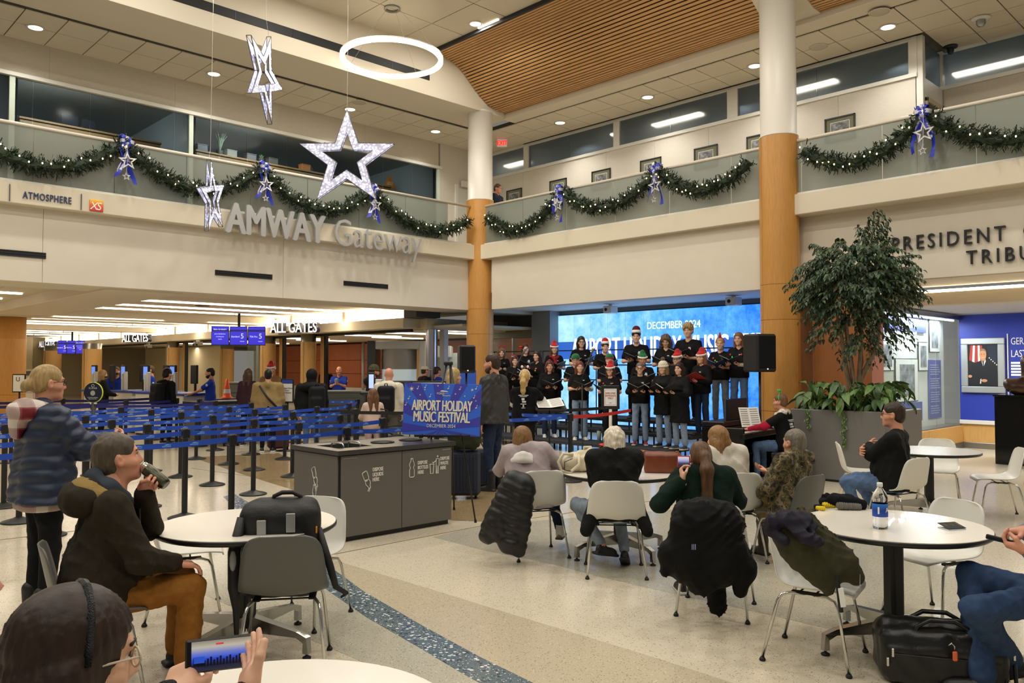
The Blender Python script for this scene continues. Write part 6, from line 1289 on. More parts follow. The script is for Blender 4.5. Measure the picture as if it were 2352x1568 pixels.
    if glasses:
        mb = MB(); gr = .0022 if fine else .003
        for q in (-1, 1): mb.tube([TH @ Vector((.099-.003*abs(math.sin(a)), .033*q+.022*math.cos(a), .003+.017*math.sin(a))) for a in [2*PI*i/14 for i in range(14)]], gr, 5, 0, True); mb.tube([TH @ Vector(p) for p in ((.094, .055*q, .008), (.04, .079*q, .008), (-.01, .083*q, .0))], gr, 5)
        mb.tube([TH @ Vector((.102, -.012, .008)), TH @ Vector((.102, .012, .008))], gr, 5); mb.build('glasses', M('glasses '+glasses, glasses, .35), t, True)
    t['_h'] = 0; del t['_h']
    return t, TH, arm, up
PRW = M('shirt print white', 'd8d8d6', .6)
FELT = M('santa red felt', 'b81e22', .8, sheen=.3); FUR = M('white plush', 'e6e2da', .9, bump=(90, .5)); GFELT = M('elf green felt', '17693a', .8, sheen=.3)
def tsoft(key, P, h, d=None):
    if key not in CACHE: CACHE[key] = soft(P, h, d)
    return CACHE[key]
def make_hat(hat, TH, t):
    k, c1 = hat[0], hat[1] if len(hat) > 1 else None
    def put(nm, key, P, m, par, h=.009, d=None): return mk(nm, [(*xf(tsoft(key, P, h, d), TH), 0)], m, par)
    brim = [cone((.105*math.cos(a)-.012, .092*math.sin(a), .062+.012*math.cos(a+PI)), (.105*math.cos(a+.45)-.012, .092*math.sin(a+.45), .062+.012*math.cos(a+.45+PI)), .019, k=.01) for a in [2*PI*i/14 for i in range(14)]]
    if k in ('santa', 'santagreen'):
        m = FELT if k == 'santa' else GFELT; o = put('santa_hat', 'santa', [ell((-.015, 0, .075), (.1, .085, .05)), cone((-.02, 0, .08), (-.05, .0, .165), .085, .05, k=.03), cone((-.05, 0, .165), (-.115, .03, .135), .048, .034, k=.02), cone((-.115, .03, .135), (-.145, .045, .05), .034, .018, k=.02)], m, t, .009, wrinkle(.005))
        put('brim', 'santabrim', brim, FUR, o, .009, wrinkle(.003, 4)); put('pompom', 'santapom', [ell((-.15, .048, .03), (.03, .03, .03))], FUR, o, .009)
    elif k == 'sailor':   # santa hat pressed flat: broad white band
        o = put('santa_hat', 'flatsanta', [cone((-.02, 0, .10), (-.03, 0, .135), .088, .08, k=.02)], M('dark red felt', '5c1c20', .8) if not c1 else c1, t); put('brim', 'flatbrim', [ell((-.014, 0, .095), (.112, .094, .06)), cut((0, 0, -1), (0, 0, .062)), cut((0, 0, 1), (0, 0, .138))], FUR, o)
    elif k == 'elf':
        o = put('elf_hat', 'elf', [ell((-.014, 0, .065), (.114, .096, .088)), cut((0, 0, -1), (0, 0, .045))], GFELT, t); put('brim', 'elfbrim', [cone((.104*math.cos(a)-.012, .09*math.sin(a), .05), (.104*math.cos(a+.45)-.012, .09*math.sin(a+.45), .05), .014, k=.008) for a in [2*PI*i/14 for i in range(14)]], FELT if c1 is None else c1, o)
        if len(hat) > 2:
            for sg in (-1, 1): put('pointed_ear', 'elfear%d' % sg, [cone((0, .085*sg, .01), (-.01, .15*sg, .05), .018, .003)], M('ear felt', 'c8a888', .7), o)
    elif k == 'beanie':
        o = put('beanie', 'beanie', [ell((-.014, 0, .06), (.116, .097, .098)), cut((0, 0, -1), (0, 0, .02))], c1, t, .009, lambda x, y, z: .003*np.sin(260*np.arctan2(y, x+.014)/6.28*.6)); put('cuff', 'beaniecuff', [cone((.108*math.cos(a)-.014, .09*math.sin(a), .035), (.108*math.cos(a+.45)-.014, .09*math.sin(a+.45), .035), .022, k=.01) for a in [2*PI*i/14 for i in range(14)]], c1, o)
        if len(hat) > 2: put('pompom', 'beaniepom', [ell((-.02, 0, .185), (.045, .045, .045))], hat[2], o, .009, wrinkle(.006, 3))
    elif k == 'cap':
        o = put('cap', 'cap', [ell((-.014, 0, .05), (.112, .092, .09)), cut((0, 0, -1), (0, 0, .035))], c1, t); put('visor', 'capvisor', [ell((.12, 0, .042), (.075, .075, .012))], c1, o)
    elif k == 'band':
        mb = MB().tube([TH @ Vector((-.005, .092*math.cos(a), .01+.125*math.sin(a))) for a in [PI*i/14 for i in range(15)]], .008, 6); o = mb.build('headband', c1, t, True)
        for nm, m, shapes in hat[2]:
            q = MB()
            for c, r in shapes: q.ell(c, r, 10, 0, TH)
            q.build(nm, m, o, True)
def folder(label, loc, yaw, open_=38, tilt=30, mat=None, big=1.0):
    t = thing('music_folder', label, 'folder', loc, 0, None); t.rotation_euler = Euler((0, R(-tilt), yaw), 'XYZ'); FM = mat or M('folder black', '131516', .45)
    for sg in (-1, 1):
        T = Matrix.Rotation(R(sg*open_*.5), 4, 'X'); y0, y1 = (0, .235*big) if sg > 0 else (-.235*big, 0)
        MB().bbox(-.15*big, .15*big, y0, y1, -.004, .002, .001, 0, T).build('cover', FM, t); MB().bbox(-.14*big, .14*big, y0+.008, y1-.008, .002, .007, .001, 0, T).build('pages', M('score paper', 'eceae2', .6), t)
    MB().bbox(-.15*big, .15*big, -.012, .012, -.014, -.006, .002).build('spine', FM, t); return t
# --------------------------------------------------------------- the choir on the risers
TEE = M('black cotton', '0b0b0d', .8, noise=(40, .1)); JL = M('light denim', '7d8ea6', .8, noise=(25, .14)); JM = M('mid denim', '52688a', .8, noise=(25, .15)); JD = M('dark denim', '222e46', .8, noise=(25, .15)); JG = M('grey denim', '6c7078', .8, noise=(25, .12)); BLK = M('black trousers', '141417', .8, noise=(30, .1)); COATB = M('black coat cloth', '0f0f11', .75, noise=(30, .12))
COND = atd(1205, 860, 12.6)
RB = M('band red', 'b02020', .6); GG = M('bauble green', '1fae4e', .4); BULB = {'r': M('bulb red', 'e02a2a', .3, emit=.4), 'g': M('bulb green', '20c860', .3, emit=.5), 'y': M('bulb amber', 'e0a030', .3, emit=.4)}
XR = {1: (12.42, .2), 2: (13.0, .4), 3: (13.72, .6)}
CH = [  # px, y of head top, row, sex, who, hair, hat, top allowance, turn, hair length, trousers, shoes, top kind
 (1152, 800, 3, 'f', 'curly-haired singer in red felt antlers half hidden by the column', ('curly', '6e5036'), ('band', RB, [('antler', RB, [((-.0, .07, .17), (.014, .02, .05)), ((0, -.07, .17), (.014, .02, .05)), ((0, .1, .2), (.012, .03, .012)), ((0, -.1, .2), (.012, .03, .012))])]), 0, 5, .3, BLK, None, 'tee'),
 (1207, 790, 3, 'm', 'broad long-haired singer in black with a red bow at the ear', ('long', '3c2c24'), ('band', RB, [('bow', RB, [((.02, -.13, .04), (.02, .05, .03)), ((.02, -.12, -.01), (.02, .04, .02))])]), 0, 10, .2, BLK, None, 'tee'),
 (1273, 790, 3, 'f', 'long-haired singer in a red santa hat and plaid scarf', ('long', '5a4030'), ('santa',), .0, 8, .36, BLK, None, 'tee'),
 (1335, 773, 3, 'f', 'dark-haired singer with glasses behind the green elf hat', ('long', '2c221e'), None, 0, 10, .4, BLK, None, 'tee'),
 (1390, 783, 3, 'm', 'young singer in a flattened red and white santa hat', ('thick', '3a2c22'), ('sailor', FELT), .02, 8, .3, BLK, None, 'tee'),
 (1462, 757, 3, 'm', 'tall singer in a white-banded dark hat', ('thick', '1e1916'), ('sailor', None), .02, -5, .3, BLK, None, 'tee'),
 (1530, 770, 3, 'f', 'singer with a mass of long curly hair bowed over the folder', ('curly', '5e4a3c'), None, 0, -10, .3, BLK, None, 'tee'),
 (1582, 741, 3, 'm', 'tallest singer with wavy blond hair', ('curlytop', 'a08658'), None, 0, -22, .3, BLK, None, 'tee'),
 (1655, 776, 3, 'f', 'blond singer in a red cone party headband and light jeans', ('pony', 'a88a62'), ('band', RB, [('cone_hat', FELT, [((0, 0, .15), (.035, .035, .05)), ((0, 0, .20), (.018, .018, .04))])]), 0, -12, .25, JG, ('boot', '4a3020', '2a1c14'), 'tee'),
 (1698, 764, 3, 'f', 'long-haired singer with a white sleeve beside the loudspeaker', ('long', '7a5a40'), None, 0, -22, .32, JM, ('boot', '5a3a24', '2a1c14'), 'tee'),
 (1182, 832, 2, 'f', 'singer in a headband with a tiny santa hat', ('long', '3a2822'), ('band', RB, [('tiny_hat', FELT, [((.02, -.06, .14), (.03, .03, .035))]), ('tiny_brim', FUR, [((.02, -.06, .115), (.035, .035, .014))])]), 0, 10, .2, BLK, None, 'long'),
 (1235, 806, 2, 'f', 'singer with dark loose hair turned in profile wearing a bulb necklace', ('long', '33241e'), None, 0, -45, .35, JD, None, 'long'),
 (1322, 812, 2, 'm', 'singer with glasses in a green elf hat with pointed ears', ('short', '4a3628'), ('elf', GFELT, 1), .03, -5, .3, BLK, None, 'tee'),
 (1400, 812, 2, 'm', 'white-bearded singer in a green hat with a red brim', ('ring', 'c8c4bc'), ('elf',), .03, 0, .3, BLK, None, 'tee'),
 (1476, 815, 2, 'm', 'singer in a green and white santa hat with a red bow tie', ('short', '1c1614'), ('santagreen',), .0, 5, .3, JD, None, 'tee'),
 (1556, 812, 2, 'm', 'singer with dark glasses in a red santa hat turned to the left', ('short', '3a2a20'), ('santa',), .0, -28, .3, BLK, None, 'long'),
 (1612, 808, 2, 'f', 'auburn singer in a red santa hat holding a red folder in profile', ('long', '8a5a38'), ('santa',), .0, -40, .42, JD, None, 'knit'),
 (1262, 829, 1, 'f', 'front-row singer with brown tied hair and rosy cheeks', ('long', '4a3028'), ('band', RB, [('bow', RB, [((0, 0, .14), (.015, .03, .02))])]), 0, 8, .16, JD, ('low', 'd8d4cc', 'e8e4dc'), 'knit'),
 (1331, 830, 1, 'f', 'front-row singer with long red-brown hair and wide light jeans', ('long', '6e3c2c'), None, 0, 12, .36, JL, ('low', 'dcd8d0', 'e8e4dc'), 'tee'),
 (1402, 842, 1, 'f', 'front-row singer in a santa hat and glasses behind the paper sign', ('long', '4a2e22'), ('santa',), .0, -20, .36, BLK, None, 'tee'),
 (1470, 833, 1, 'f', 'front-row singer with glasses and pale jeans and red canvas shoes', ('short', '6a625e'), None, 0, -4, .3, JL, ('low', 'a02a2a', 'e8e0d8'), 'long'),
 (1524, 829, 1, 'f', 'front-row singer in a cream bobble hat holding white pages', ('long', '8a6a48'), ('beanie', M('cream knit', 'dcd4c0', .9, bump=(60, .4)), M('brown fur', '6e5a48', .9)), .02, -34, .4, JL, ('high', '1c1c1e', 'e6e2da'), 'coat'),
 (1570, 833, 1, 'f', 'dark-haired singer in a long black coat nearest the camera', ('long', '2a1c1a'), None, 0, -40, .34, JL, ('low', '3a3a3c', 'c8c4bc'), 'coat')]
for px, py, row, sex, who, hair, hat, al, turn, hl, bot, shoe, kind in CH:
    X0, z0 = XR[row]; g = onx(px, 860, X0); g.x -= .12 if who.startswith('dark-haired singer in a long') else 0; dp = g.x*_c+g.y*_s
    H = EYE+(840-py)*dp/1850-z0-al; H = max(1.52, min(1.93, H)); a = math.degrees(math.atan2(COND.y-g.y, COND.x-g.x))*.5+math.degrees(math.atan2(-g.y, -g.x))*.5
    if a > 90: a -= 0
    a = math.degrees(math.atan2(-g.y, -g.x)) % 360 + turn; s = H/1.72; wy = .11
    ar = (((.27*s, .10*s, 1.12*s), (-.4, .8, -1), 'curl', (.75, -.55, .15), (0, .1, 1)), ((.27*s, -.10*s, 1.12*s), (-.4, -.8, -1), 'curl', (.75, .55, .15), (0, -.1, 1)))
    hem = -.08; coat = kind == 'coat'
    if coat: hem = -.42 if 'long black coat' in who else -.30
    t, TH, arm, up = person('person, '+who, (g.x, g.y), a, H, sex, look=(-turn*.25, 6 if 'bowed' not in who else 26), arms=ar, skin='tan' if 'bow tie' in who else ('rosy' if 'rosy' in who else 'fair'), hair=hair, hl=hl, hat=hat,
        top=(kind, COATB if coat else TEE), hem=hem, bottom=bot, shoe=shoe or ('low', '1c1c1e', '2a2a2a'), h=.024, group='choir singers on the risers', shirt_mark=not coat, wide=.03 if 'wide' in who else (.012 if sex == 'f' else .008), glasses='1c1a1a' if 'glasses' in who else None, beard='d8d4cc' if 'bearded' in who else None, build=1.15 if 'broad' in who else .94, base=z0)
    g2 = t
    if 'plaid scarf' in who: q = up(.02, 0, .44); mk('scarf', [(*soft([cone(q+Vector((.03, -.09, .02)), q+Vector((.09, 0, -.03)), .035), cone(q+Vector((.03, .09, .02)), q+Vector((.09, 0, -.03)), .035), cone(q+Vector((.09, 0, -.03)), q+Vector((.12, .02, -.22)), .04)], .014, wrinkle(.006)), 0)], M('scarf plaid red', '8a1f24', .85, noise=(28, .7)), t)
    if 'bow tie' in who: q = up(.07, 0, .47); MB().ell(q+Vector((.02, .035, 0)), (.012, .035, .022), 8).ell(q+Vector((.02, -.035, 0)), (.012, .035, .022), 8).build('bow_tie', RB, t, True)
    if 'white sleeve' in who or 'wide light' in who or 'rosy' in who:
        i = 1 if 'wide' not in who else 0; a_, e_, w_ = arm[0 if 'wide' in who else 0]; mk('white_sleeve', [(*soft([cone(a_.lerp(e_, .75), e_, .05, .046), cone(e_, w_, .046, .034)], .014), 0)], FUR, t)
    if 'necklace' in who or 'beside the loudspeaker' in who or 'party headband' in who or 'behind the paper sign' in who:
        mb = {k_: MB() for k_ in 'rgy'}
        for i in range(7): y_ = -.11+.22*i/6; q = up(.155, y_, .36-1.2*(.0121-y_*y_)*6); mb['rgy'[i % 3]].ell(q, (.013, .013, .018), 8)
        for k_ in 'rgy': mb[k_].build('bulb', BULB[k_], t, True)
    fl_ = Matrix.Translation((g.x, g.y, z0)) @ Matrix.Rotation(R(a), 4, 'Z') @ Vector((.36*s, 0, 1.15*s)); fm = None
    if 'red folder' in who: fm = M('folder red', 'a82024', .45)
    if 'party headband' in who: fm = M('folder blue', '1c2c5c', .45)
    if 'half hidden' not in who: folder(('red' if 'red folder' in who else 'navy' if fm else 'black')+' music folder held by the '+' '.join(who.split()[:9]), fl_, R(a), 50, 24, fm, 1.0)
# --------------------------------------------------------------- people: helpers for placing hands by world points
def loc_of(loc, deg, base=0):
    Mi = (Matrix.Translation((loc[0], loc[1], base)) @ Matrix.Rotation(R(deg), 4, 'Z')).inverted()
    return lambda w: Mi @ Vector(w)
def plaid(name, a, b, c, sc=26):
    m = bpy.data.materials.new(name); m.use_nodes = True; MATS[name] = m; nt = m.node_tree; bs = nt.nodes['Principled BSDF']; N = nt.nodes.new; L = nt.links.new; bs.inputs['Roughness'].default_value = .85
    tc = N('ShaderNodeTexCoord'); prev = None
    for ax in ('X', 'Z'):
        wv = N('ShaderNodeTexWave'); wv.bands_direction = ax; wv.inputs['Scale'].default_value = sc/4; wv.inputs['Distortion'].default_value = 1.5; L(tc.outputs['Object'], wv.inputs['Vector'])
        r = N('ShaderNodeValToRGB'); r.color_ramp.interpolation = 'CONSTANT'; e = r.color_ramp.elements; e[0].color = (*lin(a), 1); e[1].position = .62; e[1].color = (*lin(b), 1); q = e.new(.4); q.color = (*lin(c), 1); L(wv.outputs[1], r.inputs[0])
        if prev is None: prev = r.outputs[0]
        else: mx = N('ShaderNodeMix'); mx.data_type = 'RGBA'; mx.inputs[0].default_value = .5; L(prev, mx.inputs[6]); L(r.outputs[0], mx.inputs[7]); prev = mx.outputs[2]
    L(prev, bs.inputs['Base Color']); return m
def camo():
    m = bpy.data.materials.new('camouflage cloth'); m.use_nodes = True; nt = m.node_tree; b = nt.nodes['Principled BSDF']; N = nt.nodes.new; L = nt.links.new; b.inputs['Roughness'].default_value = .85
    tc = N('ShaderNodeTexCoord'); n = N('ShaderNodeTexNoise'); n.inputs['Scale'].default_value = 19; n.inputs['Detail'].default_value = 6; L(tc.outputs['Object'], n.inputs['Vector'])
    r = N('ShaderNodeValToRGB'); r.color_ramp.interpolation = 'CONSTANT'; e = r.color_ramp.elements; e[0].color = (*lin('1c170f'), 1); e[1].position = .62; e[1].color = (*lin('8a7650'), 1)
    for p, c in ((.40, '3a3220'), (.47, '55502e'), (.53, '6e5a38'), (.57, '2c2a18')): q = e.new(p); q.color = (*lin(c), 1)
    L(n.outputs[0], r.inputs[0]); w_ = N('ShaderNodeTexWave'); w_.inputs['Scale'].default_value = 4.5; w_.inputs['Distortion'].default_value = 14; w_.inputs['Detail'].default_value = 3; L(tc.outputs['Object'], w_.inputs['Vector'])
    gt = N('ShaderNodeMath'); gt.operation = 'GREATER_THAN'; gt.inputs[1].default_value = .965; L(w_.outputs[1], gt.inputs[0]); mx = N('ShaderNodeMix'); mx.data_type = 'RGBA'; L(gt.outputs[0], mx.inputs[0]); L(r.outputs[0], mx.inputs[6]); mx.inputs[7].default_value = (*lin('776a50'), 1)
    L(mx.outputs[2], b.inputs['Base Color']); return m
NAVYP = M('navy padded cloth', '1b2740', .5, noise=(30, .12)); BROWNJ = M('dark brown fleece', '2a231a', .85, noise=(40, .15)); TANP = M('ochre work cloth', '8a5a22', .8, noise=(30, .12)); FINE = .0142
# 1 woman in the navy padded jacket
L0, D0 = (1.52, 6.02), 5; W2 = loc_of(L0, D0); hnd = W2(atd(222, 1012, 5.15))
t, TH, arm, up = person('person standing at the left in a navy padded jacket with a blond bun', L0, D0, 1.70, 'f', look=(-4, 3), arms=(((.38, .02, 1.12), (-.3, .9, -1), 'relax', (1, -.2, .2), (0, -.6, -.4)), ((.40, -.12, 1.18), (-.3, -.7, -1), 'pinch', (1, .3, .35), (-.1, .8, .4))),
    hair=('bun', 'a08658'), top=('puffer', NAVYP), hem=-.13, bottom=BLK, shoe=('boot', '161616', '1c1c1c'), build=1.12, h=FINE, glasses='1a1a1e', skin='rosy')
PLD = plaid('red white plaid', '6e1622', 'cfc6bc', '9a5058', 9); mk('plaid_hood', [(*soft([ell(up(-.115, 0, .47), (.10, .16, .085)), cone(up(.05, .13, .45), up(-.09, .09, .5), .05), cone(up(.05, -.13, .45), up(-.09, -.09, .5), .05), cone(up(-.15, -.02, .45), up(-.17, 0, .33), .07, .04), cone(up(-.01, 0, .48), up(.02, 0, .7), .072, .09, k=.01, op=1)], .01, wrinkle(.007)), 0)], PLD, t)
mk('shirt_tail', [(*soft([cone(up(-.02, .07, -.14), up(-.02, -.07, -.14), .135, k=.03), cut((0, 0, -1), up(0, 0, -.185)), cut((0, 0, 1), up(0, 0, -.12))], .012), 0)], PLD, t)
# 2 man drinking
L0, D0 = (1.42, 4.63), -12; W2 = loc_of(L0, D0); HDM = W2(atd(270, 1051, 4.40)); mo = HDM+Vector((.125, 0, -.052)); c0 = (Matrix.Translation((L0[0], L0[1], 0)) @ Matrix.Rotation(R(D0), 4, 'Z')) @ mo; c1 = c0+(atd(386, 1094, 4.60)-atd(331, 1050, 4.62)).normalized()*.175; cn0, cn1 = W2(c0), W2(c1)
kn = W2(atd(448, 1330, 4.45)); t, TH, arm, up = person('person seated at the left drinking from a can, in a dark brown fleece-lined jacket', L0, D0, 1.80, 'm', 'seat', .44, lean=9, hs=1.05, look=(3, -6), joints={'hd': tuple(HDM)}, arms=((tuple(cn0.lerp(cn1, .62)+Vector((-.06, .035, -.075))), (.2, .6, -1), 'grip', (.55, -.35, .75), (.25, -.9, .3)), (tuple(kn+Vector((-.10, .0, .10))), (-.6, -.8, -.2), 'relax', (1, 0, -.2), (.1, 0, -1))),
    hair=('short', '4e4438'), top=('hoodie', BROWNJ), hem=-.20, bottom=TANP, shoe=('low', '1a1816', '1c1a18'), build=1.28, h=FINE, skin='rosy', wide=.018, beard=None)
mk('inner_hood', [(*soft([cone(up(-.03, .09, .50), up(-.09, .0, .54), .045, .05), cone(up(-.03, -.09, .50), up(-.09, .0, .54), .045, .05), cone(up(.05, -.07, .46), up(-.03, -.09, .5), .035, .045), cone(up(-.0, 0, .48), up(.02, 0, .7), .062, .085, k=.01, op=1)], .009, wrinkle(.005)), 0)], M('slate hood cloth', '343c44', .85), t)
mk('tan_lining', [(*soft([ell(up(-.105, 0, .487), (.10, .165, .062), (0, R(14), 0)), cone(up(.04, .13, .45), up(-.06, .15, .47), .03, .04), cone(up(.04, -.13, .45), up(-.06, -.15, .47), .03, .04)], .009, wrinkle(.004)), 0)], M('tan pile lining', '8c7444', .95, bump=(120, .5)), t)
MB().tube([up(.145, 0, .40), up(.20, 0, .1), up(.16, -.03, -.1)], .005, 5).build('zip', M('zip dark', '3a3a38', .4, metal=.5), t)
d = (c1-c0).normalized(); can = thing('drink_can', 'dark camouflage-print drink can held to the lips of the man in brown', 'can', c0); A_ = Matrix.Rotation(0, 4, 'X'); q = Vector((0, 0, 1)).rotation_difference(d); can.rotation_mode = 'QUATERNION'; can.rotation_quaternion = q; Lc = (c1-c0).length
MB().lathe([(0, .0), (.024, 0), (.027, .006), (.034, .03), (.034, Lc-.015), (.028, Lc), (0, Lc-.004)], 24).build('body', M('can camo print', '4a4a3a', .3, metal=.6, noise=(60, .8, (1, 1, .4))), can, True); MB().lathe([(.0, -.002), (.025, -.002), (.028, .002), (.029, .012), (.033, .026), (.034, .03)], 24).build('shoulder', CHROME, can, True)
# 3 woman filming at the bottom left
hd = atd(172, 1472, 1.42); D0 = 4; L0 = (hd.x-.02, hd.y); W2 = loc_of(L0, D0); PH0 = atd(509, 1500, 1.80); pr = rv; hlw, hrw = W2(atd(445, 1500, 1.84)), W2(atd(578, 1512, 1.80))
t, TH, arm, up = person('person with dark hair, glittering headband and glasses filming with a phone', L0, D0, 1.70, 'f', 'seat', .43, lean=-2, look=(-6, 8), joints={'hd': (.02, 0, 1.19)}, arms=((tuple(W2(atd(398, 1602, 1.74))), (-.1, .9, -1), 'pinch', tuple(W2(atd(436, 1492, 1.84))-W2(atd(398, 1602, 1.74))), tuple(W2(PH0)-W2(atd(425, 1500, 1.7)))), (tuple(W2(atd(565, 1600, 1.68))), (-.2, -.9, -1), 'flat', tuple(W2(atd(588, 1480, 1.80))-W2(atd(565, 1600, 1.68))), tuple(W2(PH0)-W2(atd(640, 1500, 1.9))))),
    hair=('long', '2e2019'), hl=.36, top=('knit', COATB), bottom=BLK, h=FINE, glasses='c8b8a0', build=1.1, hat=('band', M('sequin band', '1c1e22', .2, metal=.6, bump=(400, .6)), []))
ph = thing('mobile_phone', 'black phone held sideways, its screen showing the blue-lit stage', 'phone', PH0, YAW-R(90)+R(20)); MB().bbox(-.075, .075, -.004, .004, -.037, .037, .004).build('case', BLACKM, ph); f = MB().box(-.062, .062, -.0055, -.0035, -.032, .032).build('screen', grad('phone picture', ['2a2c3a', '14183c', '2448d0', '6a7cc8', 'b8b4a8', '8a8478'], 2, .8, -.032, .032), ph)
mb = MB()
for i in range(16): a = -.05+.0066*i; mb.box(a, a+.004, -.0062, -.0052, -.022, -.006+.004*math.sin(i*2.1))
mb.box(-.058, -.036, -.0062, -.0052, -.02, -.002); mb.build('screen_figures', M('screen dark figures', '15172a', .5), f); MB().box(-.012, .004, -.0062, -.0052, .0225, .026).build('record_mark', M('screen red mark', 'e04050', .5, emit=.6), f); MB().box(-.057, -.035, -.0068, -.006, -.014, .0).build('screen_sign', M('screen blue sign', '2c58d8', .5, emit=.6), f)
# 4 person at the left edge
hd = atd(-132, 1240, 2.0); L0 = (hd.x, hd.y); t, TH, arm, up = person('person cut off by the left edge in a royal blue hooded sweatshirt with white letters', L0, 0, 1.70, 'f', 'seat', .44, hair=('pony', '5a4030'), top=('hoodie', M('royal blue fleece', '1d2f8c', .85)), bottom=JD, h=.016, skin='rosy', joints={'hd': (.02, 0, 1.16)})
text('letters', 'L', .1, PRW, t, tuple(up(-.02, -.235, .36)), (R(90), 0, 0), .02, .003, 'CENTER')
# 5 woman in lavender
L0, D0 = (5.22, 5.13), 40; W2 = loc_of(L0, D0); LAV = M('lavender fleece', 'a99c9e', .9, noise=(50, .05))
t, TH, arm, up = person('person seated with a brown bob and a lavender sweatshirt, black coat behind her', L0, D0, 1.62, 'f', 'seat', .44, lean=6, side=5, look=(14, 2), arms=((( .34, .10, .74), (-.2, 1, -.4), 'relax'), ((.33, -.12, .74), (-.2, -1, -.5), 'relax')), hair=('bob', '7a5a38'), top=('knit', LAV), hem=-.13, bottom=JD, shoe=('low', '8a7a62', '4a4238'), build=1.2, h=FINE,
    joints={'hd': tuple(W2(atd(1199, 1008, 7.42))), 'kl': (.42, .16, .5), 'kr': (.40, -.17, .5), 'al': (.30, .10, .16), 'ar': (.34, -.26, .16)})
hq = W2(atd(1203, 1010, 7.33)); cq = lambda x, y, z: (hq.x+x, hq.y+y, hq.z+z)
mk('white_collar', [(*soft([cone(cq(-.04, .06, -.15), cq(-.06, .0, -.13), .038, k=.015), cone(cq(-.04, -.06, -.15), cq(-.06, .0, -.13), .038, k=.015), cone(cq(-.05, .085, -.18), cq(-.075, .0, -.165), .035, k=.015), cone(cq(-.05, -.085, -.18), cq(-.075, .0, -.165), .035, k=.015), cone(cq(-.01, 0, -.2), cq(0, 0, .1), .052, .066, k=.006, op=1), cut((0, 0, -1), cq(0, 0, -.2))], .008), 0)], M('white cotton', 'dcd8d2', .8), t)
for q in 'lr': a = {'l': (.30, .10), 'r': (.34, -.26)}[q]; MB().lathe([(.036, .10), (.042, .13), (.043, .21)], 12, (a[0]-.01, a[1], 0)).build('sock', M('white cotton', 'dcd8d2', .8), t, True)
# 6 white-haired man
L0, D0 = (5.27, 4.19), 44; W2 = loc_of(L0, D0); SUIT = M('black wool', '131312', .8, noise=(60, .15))
t, TH, arm, up = person('person with white hair seated in a black jacket, arms folded', L0, D0, 1.66, 'm', 'seat', .44, lean=9, hs=1.06, look=(0, 2), arms=(((.30, -.06, .84), (-.5, 1, -.5), 'relax', (0, -1, .1), (-1, 0, 0)), ((.33, .06, .80), (-.5, -1, -.5), 'relax', (0, 1, .1), (-1, 0, 0))), hair=('thick', 'd2c8b4'), top=('coat', SUIT), hem=-.2, bottom=M('pale denim', '7e8a98', .8, noise=(25, .14)), shoe=('low', '161616', '1a1a1a'), build=.98, h=FINE, collar=True, skin='rosy',
    joints={'hd': tuple(W2(atd(1411, 1020, 6.80))), 'kl': (.34, .30, .5), 'kr': (.42, -.06, .5), 'al': (.12, .10, .20), 'ar': (.22, -.10, .12)}, feet={'l': (-50, 12), 'r': (-10, 25)})
for sg in (1, -1): mk('coat_tail', [(*soft([cone(up(-.05, .17*sg, .06), (-.13, .245*sg, .37), .06, .05), cone(up(-.02, .18*sg, .0), (-.06, .24*sg, .40), .05, .05)], .011, wrinkle(.005)), 0)], SUIT, t)
# 7 ponytail woman
L0, D0 = (4.93, 3.12), 40; W2 = loc_of(L0, D0); GRN = M('dark green knit', '14261f', .95, noise=(90, .2), bump=(200, .3)); PHN = atd(1570, 1060, 5.68)
t, TH, arm, up = person('person with a long brown ponytail in a dark green sweater raising a phone', L0, D0, 1.62, 'f', 'seat', .44, lean=6, look=(10, 4), arms=((tuple(W2(atd(1568, 1102, 5.62))), (-.2, .9, -1), 'pinch', tuple(W2(atd(1562, 1040, 5.72))-W2(atd(1573, 1105, 5.66))), tuple(W2(PHN)-W2(atd(1550, 1050, 5.7)))), ((.30, -.06, .78), (-.2, -1, -.6), 'relax')), hair=('pony', '5a3e28'), hl=.36, top=('knit', GRN), hem=-.1, bottom=BLK, h=FINE, build=1.08, collar=True, joints={'hd': tuple(W2(atd(1608, 1050, 5.76)))})
ph = thing('mobile_phone', 'phone in a pink case held up by the ponytail woman', 'phone', PHN, YAW-R(90)-R(12)); MB().bbox(-.045, .045, -.005, .005, -.042, .042, .006).build('case', M('pink case', 'b83a4e', .5), ph); MB().box(-.038, .038, -.0065, -.0045, -.034, .034).build('screen', grad('phone picture two', ['1c1e2c', '3a3c58', '98a4d8', 'c8c8d0'], 2, .7, -.03, .03), ph)
# 8 blond woman in white fleece
L0, D0 = (6.36, 3.80), 62; W2 = loc_of(L0, D0)
person('person with long straight blond-brown hair in a white fleece', L0, D0, 1.64, 'f', 'seat', .44, lean=4, look=(12, 3), arms=(((.26, .10, .62), (-.5, .4, -.8), 'relax'), ((.26, -.10, .62), (-.5, -.4, -.8), 'relax')), hair=('long', '8a6640'), hl=.30, top=('knit', M('white fleece', 'd6cfc0', .95, bump=(120, .4))), hem=-.1, bottom=JD, h=.0125, joints={'hd': tuple(W2(atd(1648, 1008, 7.2)))})
